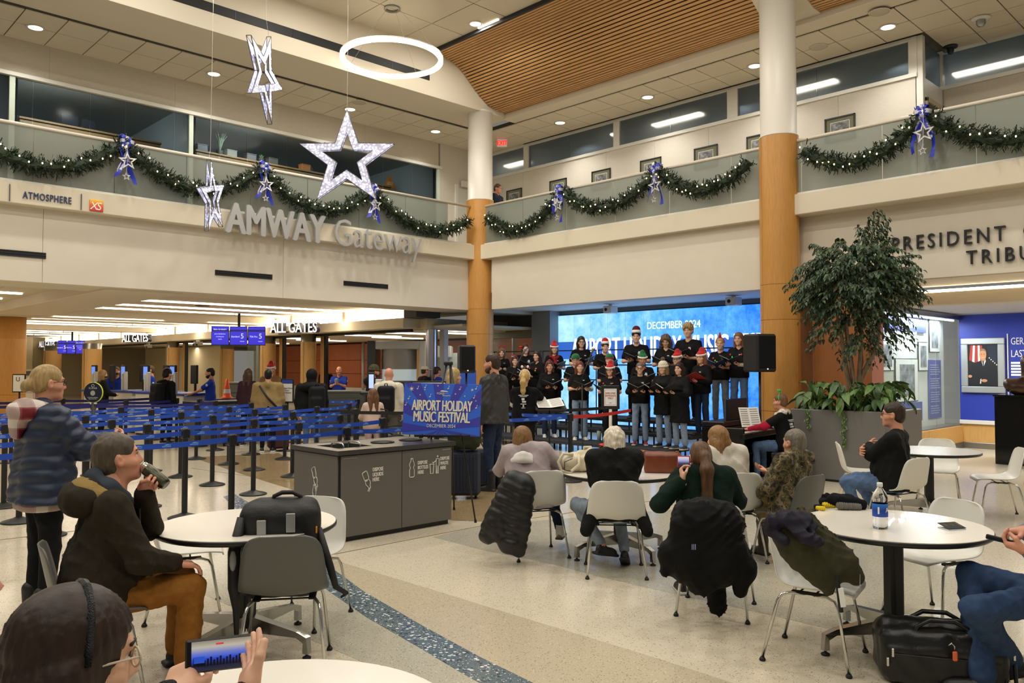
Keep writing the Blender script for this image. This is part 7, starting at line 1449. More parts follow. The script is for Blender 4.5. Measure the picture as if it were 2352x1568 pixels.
# 9 man in camouflage
L0, D0 = (6.58, 3.30), 86; W2 = loc_of(L0, D0)
person('person with short grey hair in a camouflage jacket and khaki trousers, legs crossed', L0, D0, 1.52, 'm', 'seat', .43, lean=-2, look=(-10, 0), arms=(((.22, .16, .60), (-.4, 1, -.7), 'relax'), ((.26, -.04, .76), (-.4, -1, -.7), 'relax')), hair=('short', '6e675a'), top=('coat', camo()), hem=-.12, bottom=M('khaki twill', '8a7350', .8, noise=(25, .1)), shoe=('boot', '3a3026', '1c1814'), h=.0125, build=1.3, hs=1.05, skin='rosy', collar=True, joints={'hd': tuple(W2(atd(1824, 1016, 6.98))), 'kl': (.40, .12, .70), 'al': (.52, -.12, .44)}, feet={'l': (-30, 10)})
# 10 pianist
L0, D0 = (11.18, 5.68), 98; W2 = loc_of(L0, D0)
t, TH, arm, up = person('person at the piano with green antler headband, black shirt, red sleeves and white scarf', L0, D0, 1.66, 'f', 'seat', .46, lean=8, look=(4, 4), arms=(((.47, .30, .77), (-.4, .9, -.5), 'flat', (1, 0, -.1), (0, 0, -1)), ((.47, -.22, .77), (-.4, -.9, -.5), 'flat', (1, 0, -.1), (0, 0, -1))), hair=('short', '6a4a34'), top=('tee', TEE), hem=-.1, bottom=JM, h=.0135, build=1.12, skin='rosy', hat=('band', GG, [('antler', GG, [((.0, .05, .17), (.012, .028, .03)), ((0, -.05, .17), (.012, .028, .03))])]))
for a_, e_, w_ in arm: mk('red_sleeve', [(*soft([cone(a_.lerp(e_, .6), e_, .058, .052), cone(e_, e_.lerp(w_, .93), .052, .036)], .012, wrinkle(.004)), 0)], M('crimson jersey', '9c1832', .85), t)
mk('scarf', [(*soft([cone(up(-.03, .07, .49), up(-.03, -.07, .49), .05), cone(up(.06, .06, .46), up(-.03, .09, .49), .042, .05), cone(up(.06, -.06, .46), up(-.03, -.09, .49), .042, .05), cone(up(.08, .03, .45), up(.15, .03, .30), .04)], .012, wrinkle(.008)), 0)], M('white print scarf', 'c8c2b4', .9, noise=(30, .5)), t)
mb = MB()
for i, (y, z, w_, h_) in enumerate(((0, .36, .075, .008), (0, .335, .06, .006), (.005, .29, .025, .02), (-.01, .25, .03, .014), (0, .21, .04, .006), (.0, .18, .012, .02), (0, .14, .03, .005))): mb.box(-.2, .0, y-w_, y+w_, z-h_, z+h_)
def backprint(t, up, x0): mb = MB(); [mb.box(-.004, .03, y-w_, y+w_, z-h_, z+h_) for y, z, w_, h_ in ((0, .06, .075, .006), (0, .04, .055, .005), (.005, .0, .022, .018), (-.01, -.04, .03, .012), (0, -.075, .045, .005), (0, -.105, .010, .016), (0, -.135, .03, .004))]; o = mb.build('back_print', PRW, t); o.location = up(x0, 0, .30); return o
backprint(t, up, -.118).rotation_euler = (0, R(8), 0)
bn = thing('piano_bench', 'black piano bench under the pianist', 'bench', (11.18, 5.62, 0), R(98)); MB().bbox(-.18, .18, -.36, .36, .38, .45, .015).build('seat', PK, bn)
for sx in (-.15, .15):
    for sy in (-.32, .32): MB().bbox(sx-.02, sx+.02, sy-.02, sy+.02, 0, .38, .004).build('leg', PK, bn)
# 11 man with glasses, black pullover
L0, D0 = (8.62, 3.20), 100; W2 = loc_of(L0, D0)
person('person with glasses and dark hair seated in profile in a black pullover and jeans', L0, D0, 1.76, 'm', 'seat', .44, lean=0, look=(5, 2), arms=(((.27, -.10, .86), (-.1, 1, -.5), 'relax', (0, -1, 0), (-1, 0, 0)), ((.30, .08, .82), (-.1, -1, -.5), 'relax', (0, 1, 0), (-1, 0, 0))), hair=('short', '33271e'), top=('knit', SUIT), hem=-.1, bottom=JM, shoe=('low', '1a1a1c', '222222'), h=.0125, build=1.2, skin='rosy', glasses='3a2c22', joints={'al': (.30, .16, .085), 'ar': (.16, -.16, .085), 'kr': (.42, -.16, .5)})
# 12 person in jeans at the right edge
L0, D0 = (4.98, .98), 104; W2 = loc_of(L0, D0); kl, kr = W2(atd(2228, 1318, 4.5)), W2(atd(2240, 1400, 4.1)); hp = W2(atd(2302, 1248, 4.05))
for o_ in COL.objects:
    if o_.get('label', '').startswith('white shell chair under the person in jeans'): o_.location = (4.98, .98, 0); o_.rotation_euler = (0, 0, R(104))
t, TH, arm, up = person('person in blue jeans cut off by the right edge, tapping a phone', L0, D0, 1.74, 'm', 'seat', .44, lean=14, look=(0, 20), arms=((tuple(hp+Vector((-.10, .03, -.02))), (-.4, .8, -.6), 'pinch', (.9, -.1, .25), (.1, -.3, 1)), (tuple(hp+Vector((-.10, -.09, .06))), (-.4, -.8, -.6), 'pinch', (.9, .35, -.15), (-.1, .4, -1))), hair=('short', '5a4a3c'), top=('long', M('grey blue jersey', '74788c', .85)), bottom=M('blue denim', '2e4262', .8, noise=(22, .22)), shoe=('low', '18181a', '1c1c1c'), h=FINE, skin='rosy', wide=.02, build=1.05, joints={'kl': tuple(kl), 'kr': tuple(kr), 'al': (.40, .22, .085), 'ar': (.28, -.02, .13), 'hd': tuple(W2(atd(2405, 1085, 4.15)))}, feet={'r': (10, 20)})
w_ = arm[0][2]; e_ = arm[0][1]; MB().cyl(w_.lerp(e_, .10), w_.lerp(e_, .18), .034, .036, 14).build('wristwatch', RUB, t, True)
ph = thing('mobile_phone', 'dark phone in the hands of the person in jeans', 'phone', (Matrix.Translation((L0[0], L0[1], 0)) @ Matrix.Rotation(R(D0), 4, 'Z')) @ (hp+Vector((.0, -.01, .015)))); ph.rotation_euler = (R(25), R(-10), R(D0)); MB().bbox(-.072, .072, -.036, .036, -.004, .004, .004).build('case', BLACKM, ph); MB().box(-.066, .066, -.032, .032, .0035, .0048).build('screen', M('phone glass', '2a2c34', .1), ph)
# standing man in the grey jacket, conductor, balcony man
L0 = atd(1133, 860, 11.1); t, TH, arm, up = person('person standing behind the festival sign in a charcoal quilted jacket', (L0.x, L0.y), 108, 1.86, 'm', look=(8, 4), hair=('short', '3a2c22'), top=('coat', M('charcoal quilt', '2f2e2d', .6, noise=(40, .1))), hem=-.10, bottom=JD, shoe=('boot', '18181a', '2a2a2a'), build=1.16, h=.013, collar=True, beard='4a3a2c', skin='rosy')
t, TH, arm, up = person('person conducting the choir with a blond ponytail and white baubles on her headband', (COND.x, COND.y), math.degrees(math.atan2(11.4-COND.y, 12.6-COND.x)), 1.63, 'f', look=(0, 2), arms=(((.34, .10, 1.0), (-.2, 1, -.6), 'relax'), ((.44, -.28, 1.06), (-.2, -.9, -.6), 'flat', (1, .1, .4), (0, .4, -1))), hair=('pony', 'b8985e'), top=('tee', TEE), hem=-.09, bottom=BLK, build=1.12, h=.0135, hat=('band', FUR, [('bauble', FUR, [((0, .05, .18), (.022, .022, .026)), ((0, -.05, .18), (.022, .022, .026))]), ('bauble_stalk', RB, [((0, .05, .145), (.006, .006, .02)), ((0, -.05, .145), (.006, .006, .02))])]))
for a_, e_, w_ in arm: mk('white_sleeve', [(*soft([cone(a_.lerp(e_, .66), e_, .056, .052), cone(e_, e_.lerp(w_, .3), .052, .046)], .012, wrinkle(.003)), 0)], FUR, t)
backprint(t, up, -.118)
L0 = atd(1155, 450, 21.4); person('person in a navy jacket on the upper balcony beside the corner column', (14.55, L0.y), 232+60, 1.80, 'm', look=(-10, 8), hair=('short', '4a3626'), top=('coat', M('navy jacket', '1c2438', .7)), bottom=BLK, build=1.1, h=.018, glasses='2a2a2a', skin='rosy', base=4.72)
# --------------------------------------------------------------- people of the checkpoint
OFF = M('officer blue', '1f3aa0', .75, noise=(30, .06)); PATCHM = M('badge pale', 'c8d0dc', .5); GLOVE = M('glove blue', '5a9ad8', .5)
TS = [  # px, top y, depth, facing relative to the view (0 = back to us, 90 = facing left, -90 = right), who, sex, H, hair, top, trousers, extra
 (235, 850, 20.0, -75, 'masked traveller with long fair hair in black at the left podium', 'f', 1.68, ('long', '8a6a44'), ('coat', COATB), BLK, {}),
 (268, 843, 21.6, 170, 'young officer in blue facing the masked traveller', 'm', 1.70, ('short', '6a4e30'), ('tee', OFF), BLK, {}),
 (346, 840, 20.6, 100, 'officer in blue in profile before the cream wall', 'm', 1.74, ('short', '5a4632'), ('tee', OFF), BLK, {}),
 (383, 848, 17.6, -50, 'traveller in black with a black backpack and white hood', 'm', 1.62, ('thick', '161412'), ('hoodie', COATB), BLK, {'pack': 1}),
 (484, 845, 18.6, 85, 'bearded officer in blue wearing blue gloves', 'm', 1.70, ('short', '1e1815'), ('tee', OFF), BLK, {'beard': '201814', 'reach': 1}),
 (570, 847, 17.2, -30, 'traveller with wavy hair in a plum sweater', 'f', 1.64, ('long', '4a3628'), ('knit', M('plum knit', '3a2430', .9)), BLK, {}),
 (622, 834, 19.0, 160, 'traveller in a bright red santa hat beyond the tan jacket', 'm', 1.72, ('short', '6a5040'), ('coat', M('camel coat', '8a6a44', .8)), BLK, {'hat': ('santa',)}),
 (616, 849, 16.0, -4, 'heavy traveller in a tan jacket with a black shoulder strap', 'm', 1.66, ('short', '14110f'), ('coat', M('tan canvas', '8a744c', .8, noise=(30, .06))), BLK, {'build': 1.5, 'strap': 1}),
 (716, 850, 15.2, -10, 'broad traveller in a black hooded jacket with a black backpack', 'm', 1.66, ('thick', '0f0e0e'), ('hoodie', COATB), JM, {'build': 1.45, 'pack': 2, 'hood': 1}),
 (748, 840, 26, 150, 'grey-haired traveller in black far behind the gate', 'm', 1.70, ('short', '8a8680'), ('coat', COATB), BLK, {}),
 (779, 842, 23.4, 168, 'bald officer in blue clapping in blue gloves', 'm', 1.70, ('ring', '5a4a3c'), ('tee', OFF), BLK, {'clap': 1}),
 (858, 836, 17.0, -70, 'traveller in a camouflage beanie and black coat', 'm', 1.74, ('short', '3a2c20'), ('hoodie', COATB), BLK, {'hat': ('beanie', M('camo knit', '4a4632', .9, noise=(25, .4))), 'beard': '3a2a20'}),
 (857, 893, 13.4, 10, 'small girl with long brown hair in a pale pink top', 'f', 1.30, ('long', '6a4a34'), ('knit', M('pale pink knit', 'cdb4a6', .9)), M('pink trousers', 'b8a098', .8), {}),
 (893, 846, 14.6, -12, 'bald traveller in a cream hooded sweatshirt with a black backpack', 'm', 1.66, None, ('hoodie', M('cream fleece', 'cfc8b6', .9, noise=(40, .04))), M('grey trousers', '5a5854', .8), {'build': 1.15, 'pack': 1}),
 (975, 838, 21, -60, 'traveller in a pale baseball cap beyond the scanner', 'm', 1.72, ('short', '3a2c20'), ('coat', COATB), BLK, {'hat': ('cap', M('cap stone', 'cfc6b4', .8))}),
 (1004, 843, 21.5, -60, 'dark-haired officer in blue beyond the easel', 'm', 1.68, ('short', '3a2a20'), ('tee', OFF), BLK, {}),
 (1040, 846, 11.6, -80, 'blond traveller seen past the easel legs', 'f', 1.66, ('long', 'b09664'), ('knit', M('grey knit', '6a6660', .9)), JD, {})]
for px, py, D, rel, who, sex, H, hair, top, bot, ex in TS:
    g = atd(px, 860, D); va = math.degrees(math.atan2(g.y, g.x)); H = EYE+(840-py)*D/1850 if px != 857 else 1.30
    if ex.get('hat'): H -= .04
    s = H/1.72; ar = (None, None)
    if ex.get('reach'): ar = (((.5*s, .12, 1.02), (-.3, .8, -1), 'relax'), ((.5*s, -.12, 1.0), (-.3, -.8, -1), 'relax'))
    elif ex.get('clap'): ar = (((.28, .02, 1.2), (-.3, .9, -1), 'flat', (.5, -.2, 1), (0, -1, 0)), ((.28, -.03, 1.2), (-.3, -.9, -1), 'flat', (.5, .2, 1), (0, 1, 0)))
    elif px in (235, 268, 622, 860, 857): ar = (((.3*s, .1, 1.05*s), (-.3, .8, -1), 'relax'), ((.3*s, -.1, 1.05*s), (-.3, -.8, -1), 'relax'))
    t, TH, arm, up = person('person, '+who, (g.x, g.y), va+rel, H, sex, look=(0, 3), arms=ar, hair=hair, hat=ex.get('hat'), top=top, bottom=bot, build=ex.get('build', 1.02), h=.025, beard=ex.get('beard'), group='people at the checkpoint', collar=top[0] == 'coat', skin='rosy' if sex == 'm' else 'fair')
    if top[1] is OFF:
        for sg in (1, -1): a_, e_, w_ = arm[0 if sg > 0 else 1]; q = a_.lerp(e_, .35); MB().ell((q.x, q.y+.058*sg, q.z), (.028, .012, .032), 10).build('shoulder_patch', PATCHM, t, True)
    if ex.get('reach') or ex.get('clap'):
        for a_, e_, w_ in arm: d_ = (w_-e_).normalized() if ex.get('reach') else Vector((.4, 0, .9)); MB().ell((0, 0, 0), (.085, .045, .022), 10, 0, Matrix.Translation(w_+d_*.075) @ Vector((1, 0, 0)).rotation_difference(d_).to_matrix().to_4x4()).build('glove', GLOVE, t, True)
    if 'masked' in who: mk('face_mask', [(*xf(soft([ell((.07, 0, -.055), (.05, .055, .045)), ell((.03, 0, -.06), (.05, .072, .04)), cut((0, 0, 1), (0, 0, -.015)), cut((-1, 0, 0), (.02, 0, 0))], .008), TH), 0)], RUB, t)
    if ex.get('hood'): mk('raised_hood', [(*xf(soft([ell((-.02, 0, .02), (.128, .112, .13)), cone((-.03, 0, -.06), (-.04, 0, -.2), .09, .11), ell((.12, 0, -.03), (.1, .075, .1), k=.01, op=1)], .014), TH), 0)], COATB, t)
    if ex.get('strap'): MB().tube([up(-.17, .16, .44), up(-.215, .0, .2), up(-.19, -.2, -.02)], .022, 6).build('strap', RUB, t, True)
    if ex.get('pack'):
        off = -.05 if ex['pack'] == 2 else 0; q = up(-.24, off-(.1 if ex['pack'] == 2 else 0), .2)
        b_ = thing('backpack', 'black backpack worn by the '+who.split(' with')[0].split(' in ')[0]+' '+('in black' if px < 500 else 'in the black hood' if px < 800 else 'in the cream sweatshirt'), 'backpack', t.matrix_basis @ q, R(va+rel), 'backpacks at the checkpoint'); BPM = M('backpack black', '151518', .65, bump=(30, .2))
        mk('body', [(*soft([rbox((0, 0, 0), (.11, .15, .24), .07), rbox((-.10, 0, -.08), (.05, .11, .12), .04)], .018), 0)], BPM, b_)
        for sy in (-.09, .09): MB().tube([(.08, sy, .2), (.16, sy*1.2, .26), (.26, sy*1.3, .22)], .018, 6).build('strap', BPM, b_, True)
        MB().tube([(0, -.03, .235), (0, -.02, .28), (0, .02, .28), (0, .03, .235)], .008, 6).build('handle', BPM, b_, True)
# ---------------------------------------------------------------- hanging stars, ring lamp, pictures
def starpts(Ro, Ri, rot=0): return [((Ro if i % 2 == 0 else Ri)*math.cos(PI/2+PI*i/5+rot), (Ro if i % 2 == 0 else Ri)*math.sin(PI/2+PI*i/5+rot)) for i in range(10)]
def glitter(name, col, emit, sc):
    m = bpy.data.materials.new(name); m.use_nodes = True; nt = m.node_tree; b = nt.nodes['Principled BSDF']; N = nt.nodes.new; L = nt.links.new
    tc = N('ShaderNodeTexCoord'); v = N('ShaderNodeTexVoronoi'); v.inputs['Scale'].default_value = sc; L(tc.outputs['Object'], v.inputs['Vector']); r = N('ShaderNodeValToRGB'); e = r.color_ramp.elements
    e[0].position = .15; e[0].color = (1, 1, 1, 1); e[1].position = .62; e[1].color = (.10, .10, .16, 1); q = e.new(.36); q.color = (.45, .45, .62, 1); L(v.outputs['Distance'], r.inputs[0])
    b.inputs['Base Color'].default_value = (*lin(col), 1); b.inputs['Roughness'].default_value = .25; L(r.outputs[0], b.inputs['Emission Color']); b.inputs['Emission Strength'].default_value = emit; return m
GLIT = glitter('crystal light net', 'c8c8d8', 1.15, 26); WIRE = M('thin wire', 'b8b4ac', .4, metal=.6); SFR = M('star frame grey', '5a5a5c', .4, metal=.4); BULBW = M('star bulb', 'ffffff', .3, emit=4, ecol='f0eeff')
def bigstar(px, py, D, Rr, yaw, rot, top, label):
    v = atd(px, py, D); t = thing('hanging_star', label, 'star', v, YAW-R(90)+R(yaw), 'lit stars hanging from the ceiling'); o, i_ = starpts(Rr, Rr*.40, rot), starpts(Rr*.54, Rr*.22, rot); th = .035
    V = [(x, -th, z) for x, z in o]+[(x, -th, z) for x, z in i_]+[(x, th, z) for x, z in o]+[(x, th, z) for x, z in i_]; F = []
    for k in range(10): n = (k+1) % 10; F += [(k, n, 10+n, 10+k), (20+k, 30+k, 30+n, 20+n)]
    MB().add(V, F).build('light_net', GLIT, t); mb = MB()
    for P_ in (o, i_):
        for yy in (-th, th): mb.tube([(x, yy, z) for x, z in P_], .007, 5, 0, True)
    for k in range(0, 10, 1): mb.tube([(o[k][0], -th, o[k][1]), (o[k][0], th, o[k][1])], .006, 5)
    mb.build('frame', SFR, t); rg = random.Random(int(px)); mb = MB()
    for k in range(75):
        a = rg.randrange(10); n = (a+1) % 10; u, w2 = rg.random(), rg.uniform(.15, .85); x = (o[a][0]*(1-u)+o[n][0]*u)*(1-w2)+(i_[a][0]*(1-u)+i_[n][0]*u)*w2; z = (o[a][1]*(1-u)+o[n][1]*u)*(1-w2)+(i_[a][1]*(1-u)+i_[n][1]*u)*w2
        for yy in (-th-.006, th+.006): mb.ell((x, yy, z), (.008, .006, .008), 6)
    tag(mb.build('bulbs', BULBW, t), None, None, None, 'stuff'); x, z = o[0]; MB().tube([(x, 0, z), (x*.5, 0, z+.2), (0, 0, top-v.z)], .0035, 4).build('wire', WIRE, t)
    for dx in (-.45*Rr, .45*Rr): MB().tube([(dx+.014*math.cos(a), 0, Rr*.31+.014+.014*math.sin(a)) for a in [2*PI*i/10 for i in range(10)]], .003, 4, 0, True).build('eyelet', SFR, t)
bigstar(797, 366, 12.5, .775, 0, 0, 9.28, 'big lit crystal star hanging face-on below the ring lamp')
bigstar(606, 175, 12.0, .70, 86, R(-15), 9.28, 'lit crystal star turned nearly edge-on, highest of the three')
bigstar(486, 455, 14.0, .66, 92, R(15), 9.28, 'lit crystal star turned edge-on, lowest, left of the big lettering')
t = thing('ring_lamp', 'large glowing ring lamp hung below the high ceiling', 'lamp', (9.95, 13.86, 8.16)); RL_ = M('ring lens', 'fffaf0', .4, emit=9, ecol='fff3dc')
MB().lathe([(.99, 0), (1.08, 0), (1.08, .07), (.99, .07), (.99, 0)], 72).build('light_ring', RL_, t, True); MB().lathe([(.985, .07), (1.085, .07), (1.085, .09), (.985, .09), (.985, .07)], 72).build('housing', TRIMW, t, True)
for k in range(4): a = PI/2*k+.4; MB().tube([(1.03*math.cos(a), 1.03*math.sin(a), .09), (.15*math.cos(a), .15*math.sin(a), 1.1)], .003, 4).build('wire', WIRE, t)
MB().lathe([(.12, 1.09), (.17, 1.09), (.17, 1.13), (.12, 1.13), (.12, 1.09)], 24).build('canopy', STEEL, t, True)
OLV = M('picture mat olive', '75755f', .7); PHG = M('grey photograph', '77787a', .5, noise=(14, .8))
for y, l in ((16.73, 'beside the man in navy'), (14.99, 'second from the corner column'), (13.46, 'third from the corner column'), (11.87, 'beside the blue bow in the middle'), (10.29, 'last but one before the near column'), (8.91, 'half hidden by the near column'), (7.10, 'right of the near column')):
    t = thing('framed_picture', 'framed picture with olive mat on the upper wall, '+l, 'picture', (XB-.002, y, 6.60), 0, 'framed pictures on the balcony wall')
    for a in ((-.32, .32, .23, .26), (-.32, .32, -.26, -.23), (-.32, -.29, -.26, .26), (.29, .32, -.26, .26)): MB().bbox(-.03, 0, *a, .004).build('frame_side', FRB, t)
    MB().box(-.012, 0, -.3, .3, -.24, .24).build('mat', OLV, t); MB().box(-.014, -.011, -.2, .2, -.155, .155).build('mount_line', MATW, t); MB().box(-.016, -.013, -.19, .19, -.145, .145).build('print', PHG, t)
# ---------------------------------------------------------------- garlands and bows
PINE = [M('pine needles', '15270f', .6, noise=(20, .4)), M('pine needles light', '2a4420', .6)]; FLT = M('fairy bulb', 'ffe9b0', .3, emit=11, ecol='ffdf9c')
bm_ = MB().ell((0, 0, 0), (.012, .012, .016), 8); FB = [None]
rng = random.Random(21)
def garland(p0, p1, sag, label, nl=17):
    p0, p1 = Vector(p0), Vector(p1); t = thing('garland', label, 'garland', p0, 0, 'pine garlands on the balcony rails'); N_ = 40; d = p1-p0; q = [d*(i/N_)+Vector((0, 0, -4*sag*(i/N_)*(1-i/N_)+.015*math.sin(i*1.3))) for i in range(N_+1)]
    MB().tube(q, .075, 7).build('core', PINE[0], t); V = []; F = []; Mi = []; ax = d.normalized(); sd = Vector((-ax.y, ax.x, 0)); L = sum((b-a).length for a, b in zip(q[:-1], q[1:]))
    for k in range(int(L*165)):
        f = rng.random()*N_; i = min(N_-1, int(f)); c = q[i].lerp(q[i+1], f-i); tg = (q[i+1]-q[i]).normalized(); up_ = sd.cross(tg); a = rng.random()*2*PI; o = sd*math.cos(a)+up_*math.sin(a); dr = (o+tg*rng.uniform(-.9, .9)).normalized(); c = c+o*.04; Ls = rng.uniform(.10, .165); m = 1 if rng.random() < .16 else 0
        for j in range(6):
            b_ = c+dr*(Ls*j/6); nd = (dr*.8+Vector((rng.uniform(-1, 1), rng.uniform(-1, 1), rng.uniform(-1, 1)))*.9).normalized(); w_ = nd.cross(dr); w_ = w_  .normalized()*.009 if w_.length > 1e-4 else sd*.008; n = len(V)
            V += [b_-w_, b_+w_, b_+nd*.065+w_*.7, b_+nd*.065-w_*.7]; F.append((n, n+1, n+2, n+3)); Mi.append(m)
    o = mk('needles', [(np.array([tuple(v) for v in V]), np.array(F), 0)], PINE, t, False); o.data.polygons.foreach_set('material_index', np.array(Mi, np.int32)); o['kind'] = 'stuff'
    for k in range(nl):
        f = (k+.5+rng.uniform(-.3, .3))/nl*N_; i = min(N_-1, int(f)); a = rng.random()*2*PI; c = q[i]+Vector((0, 0, .09*math.sin(a)))+(Vector((0, -1, 0)) if abs(d.x) > abs(d.y) else Vector((-1, 0, 0)))*(.12+.04*rng.random())
        if FB[0] is None: FB[0] = bm_.build('fairy_light', FLT, t, True); l = FB[0]
        else: l = FB[0].copy(); COL.objects.link(l); l.parent = t
        l.location = c
YG, XG = 15.10, 13.46
for a, b, s, l in (((2.35, 5.68), (5.01, 5.68), .64, 'at the far left'), ((5.01, 5.68), (7.67, 5.68), .62, 'behind the lowest star'), ((7.67, 5.68), (10.3, 5.66), .64, 'above the big lettering'), ((10.3, 5.66), (13.18, 5.32), .52, 'ending at the corner column')): garland((a[0], YG, a[1]), (b[0], YG, b[1]), s, 'lit pine garland swag on the left balcony '+l)
for a, b, s, l in (((14.70, 5.40), (12.22, 5.66), .58, 'beginning at the corner column'), ((12.22, 5.68), (9.57, 5.67), .57, 'between its two bows'), ((9.57, 5.67), (7.54, 5.46), .46, 'ending at the near column'), ((6.48, 5.47), (4.47, 5.67), .46, 'right of the near column'), ((4.47, 5.67), (1.8, 5.67), .66, 'at the far right')): garland((XG, a[0], a[1]), (XG, b[0], b[1]), s, 'lit pine garland swag on the right balcony '+l)
RBL = M('ribbon royal blue', '1d2fb0', .4); RSV = M('ribbon silver', 'b9bac4', .35, metal=.3, noise=(60, .2)); SVG = M('silver glitter', 'c8c8c8', .3, metal=.7, bump=(300, .6))
def bow(p, rz, label, seed):
    t = thing('bow', label, 'bow', p, rz, 'blue and silver bows on the garlands'); rg = random.Random(seed)
    for k in range(8):
        a = 2*PI*k/8+rg.uniform(-.3, .3); m = RBL if k % 2 else RSV; Lp = rg.uniform(.09, .15); ca, sa = math.cos(a), math.sin(a); V = []; F = []; n = 8
        for i in range(n+1): u = 2*PI*i/n; r = Lp*(1-math.cos(u))/2; y = -.05-.07*math.sin(u); V += [(r*ca-.032*sa, y-.03, r*sa+.032*ca), (r*ca+.032*sa, y-.03, r*sa-.032*ca)]
        F = [(2*i, 2*i+2, 2*i+3, 2*i+1) for i in range(n)]; MB().add(V, F).build('ribbon_loop', m, t, True)
    for x, Lp, m in ((-.1, .62, RBL), (.09, .72, RBL), (-.04, .52, RSV), (.05, .42, RSV)):
        V = []; n = 9; w_ = .033
        for i in range(n+1): u = i/n; xx = x*(.4+u)+.05*math.sin(u*5+seed+x*20); V += [(xx-w_, -.10-.04*math.sin(u*6+x*9), -.04-Lp*u), (xx+w_, -.10+.03*math.sin(u*6+x*9), -.04-Lp*u+.015)]
        MB().add(V, [(2*i, 2*i+2, 2*i+3, 2*i+1) for i in range(n)]).build('ribbon_tail', m, t, True)
    for (x, z, Rr) in ((.02, -.36, .17), (.0, -.64, .075)):
        f = MB()
        o, i_ = starpts(Rr, Rr*.42, .1), starpts(Rr*.62, Rr*.26, .1)
        V = [(a+x, -.15, b+z) for a, b in o]+[(a+x, -.15, b+z) for a, b in i_]+[(a+x, -.13, b+z) for a, b in o]+[(a+x, -.13, b+z) for a, b in i_]; F = []
        for k in range(10): n = (k+1) % 10; F += [(k, n, 10+n, 10+k), (20+k, 30+k, 30+n, 20+n), (k, 20+k, 20+n, n), (10+k, 10+n, 30+n, 30+k)]
        f.add(V, F).build('star_ornament', SVG, t)
    MB().tube([(.0, -.12, -.05), (.02, -.14, -.2), (0, -.14, -.57)], .004, 4).build('string', RSV, t)
for p, rz, l in (((5.01, YG, 5.70), 0, 'blue and silver ribbon bow with star ornaments on the left balcony, leftmost'), ((7.67, YG, 5.70), 0, 'blue and silver ribbon bow above the big lettering, right of the lowest star'), ((10.3, YG, 5.66), 0, 'blue and silver ribbon bow behind the lower tip of the big star'), ((XG, 12.22, 5.68), -90, 'blue and silver ribbon bow on the right balcony nearest the corner column'), ((XG, 9.57, 5.69), -90, 'blue and silver ribbon bow on the right balcony left of the near column'), ((XG, 4.47, 5.70), -90, 'blue and silver ribbon bow on the right balcony right of the near column')): bow(p, R(rz), l, len(l))
# ---------------------------------------------------------------- things on tables, chairs and floor
def spx(root, D):   # a point of the draped cloth: sight line and distance, in the frame of its root
    return lambda x, y, dd=0: tuple(atd(x, y, D+dd)-root)
def drape(nm, label, cat, root, D, caps, mat, h=.013, q=None, w=.007):
    t = thing(nm, label, cat, root); f = spx(Vector(root), D); P = []; k_ = D/1850
    for c in caps: a, b, ra, rb = c[:4]; dd = c[4] if len(c) > 4 else 0; P.append(cone(f(*a, dd), f(*b, dd), ra*k_, rb*k_, k=.035, q=q))
    mk('cloth', [(*soft(P, h, wrinkle(w, .9) if q else folds(.013, 1.25)), 0)], mat, t); return t, f
CO1 = M('black padded nylon', '0f0f11', .5, noise=(30, .15))
t, f = drape('padded_coat', 'black quilted coat hanging over the chair back of the woman in lavender', 'coat', tuple(gp(1180, 1300)), 6.92, [((1178, 1102), (1140, 1205), 24, 30), ((1200, 1112), (1172, 1240), 28, 30), ((1192, 1140), (1192, 1262), 26, 18), ((1150, 1180), (1122, 1228), 26, 22), ((1215, 1120), (1200, 1215), 14, 18, -.02)], CO1, .013, .065)
CO2 = M('black parka cloth', '0c0c0d', .7, noise=(40, .2))
t, f = drape('parka', 'big black parka draped over the chair of the ponytail woman', 'coat', tuple(gp(1625, 1415)), 5.26, [((1580, 1185), (1575, 1290), 38, 46), ((1660, 1190), (1650, 1300), 40, 48), ((1620, 1185), (1615, 1330), 44, 36), ((1590, 1250), (1535, 1275), 36, 24), ((1538, 1262), (1530, 1310), 22, 15), ((1585, 1310), (1600, 1345), 32, 20), ((1680, 1260), (1710, 1310), 38, 28), ((1706, 1300), (1700, 1358), 28, 16), ((1642, 1330), (1648, 1392), 24, 22, .1), ((1560, 1205), (1690, 1205), 22, 22, -.05)], CO2, .013)
text('back_lettering', 'III', .05, M('faint print', '9aa4d8', .6), t, f(1588, 1262, -.17), (R(90), 0, YAW-R(90)), .001, 0, 'LEFT', .8); 
OLJ = M('olive canvas', '3a3a28', .75, noise=(25, .15)); NVL = M('navy lining', '24222e', .7)
t, f = drape('olive_jacket', 'olive canvas jacket with a navy lining thrown over the white chair', 'jacket', tuple(gp(1860, 1480)), 4.46, [((1790, 1205), (1850, 1210), 30, 34), ((1810, 1230), (1850, 1270), 36, 46), ((1850, 1250), (1900, 1305), 48, 42), ((1880, 1240), (1935, 1290), 36, 34), ((1930, 1290), (1965, 1325), 34, 20), ((1880, 1310), (1900, 1350), 36, 16), ((1815, 1262), (1840, 1290), 22, 14)], OLJ, .011)
P = [cone(f(1772, 1195, -.06), f(1850, 1200, -.08), 17*4.46/1850, 21*4.46/1850), cone(f(1800, 1185, -.04), f(1848, 1186, -.04), 15*4.46/1850), cone(f(1848, 1232, -.16), f(1880, 1245, -.17), 15*4.46/1850, 13*4.46/1850)]; P += [cone(f(1765, 1215, -.05), f(1800, 1240, -.1), 12*4.46/1850, 15*4.46/1850), cone(f(1830, 1222, -.10), f(1868, 1212, -.12), 14*4.46/1850, 9*4.46/1850)]; mk('lining', [(*soft(P, .009, folds(.010, 1.6)), 0)], NVL, t)
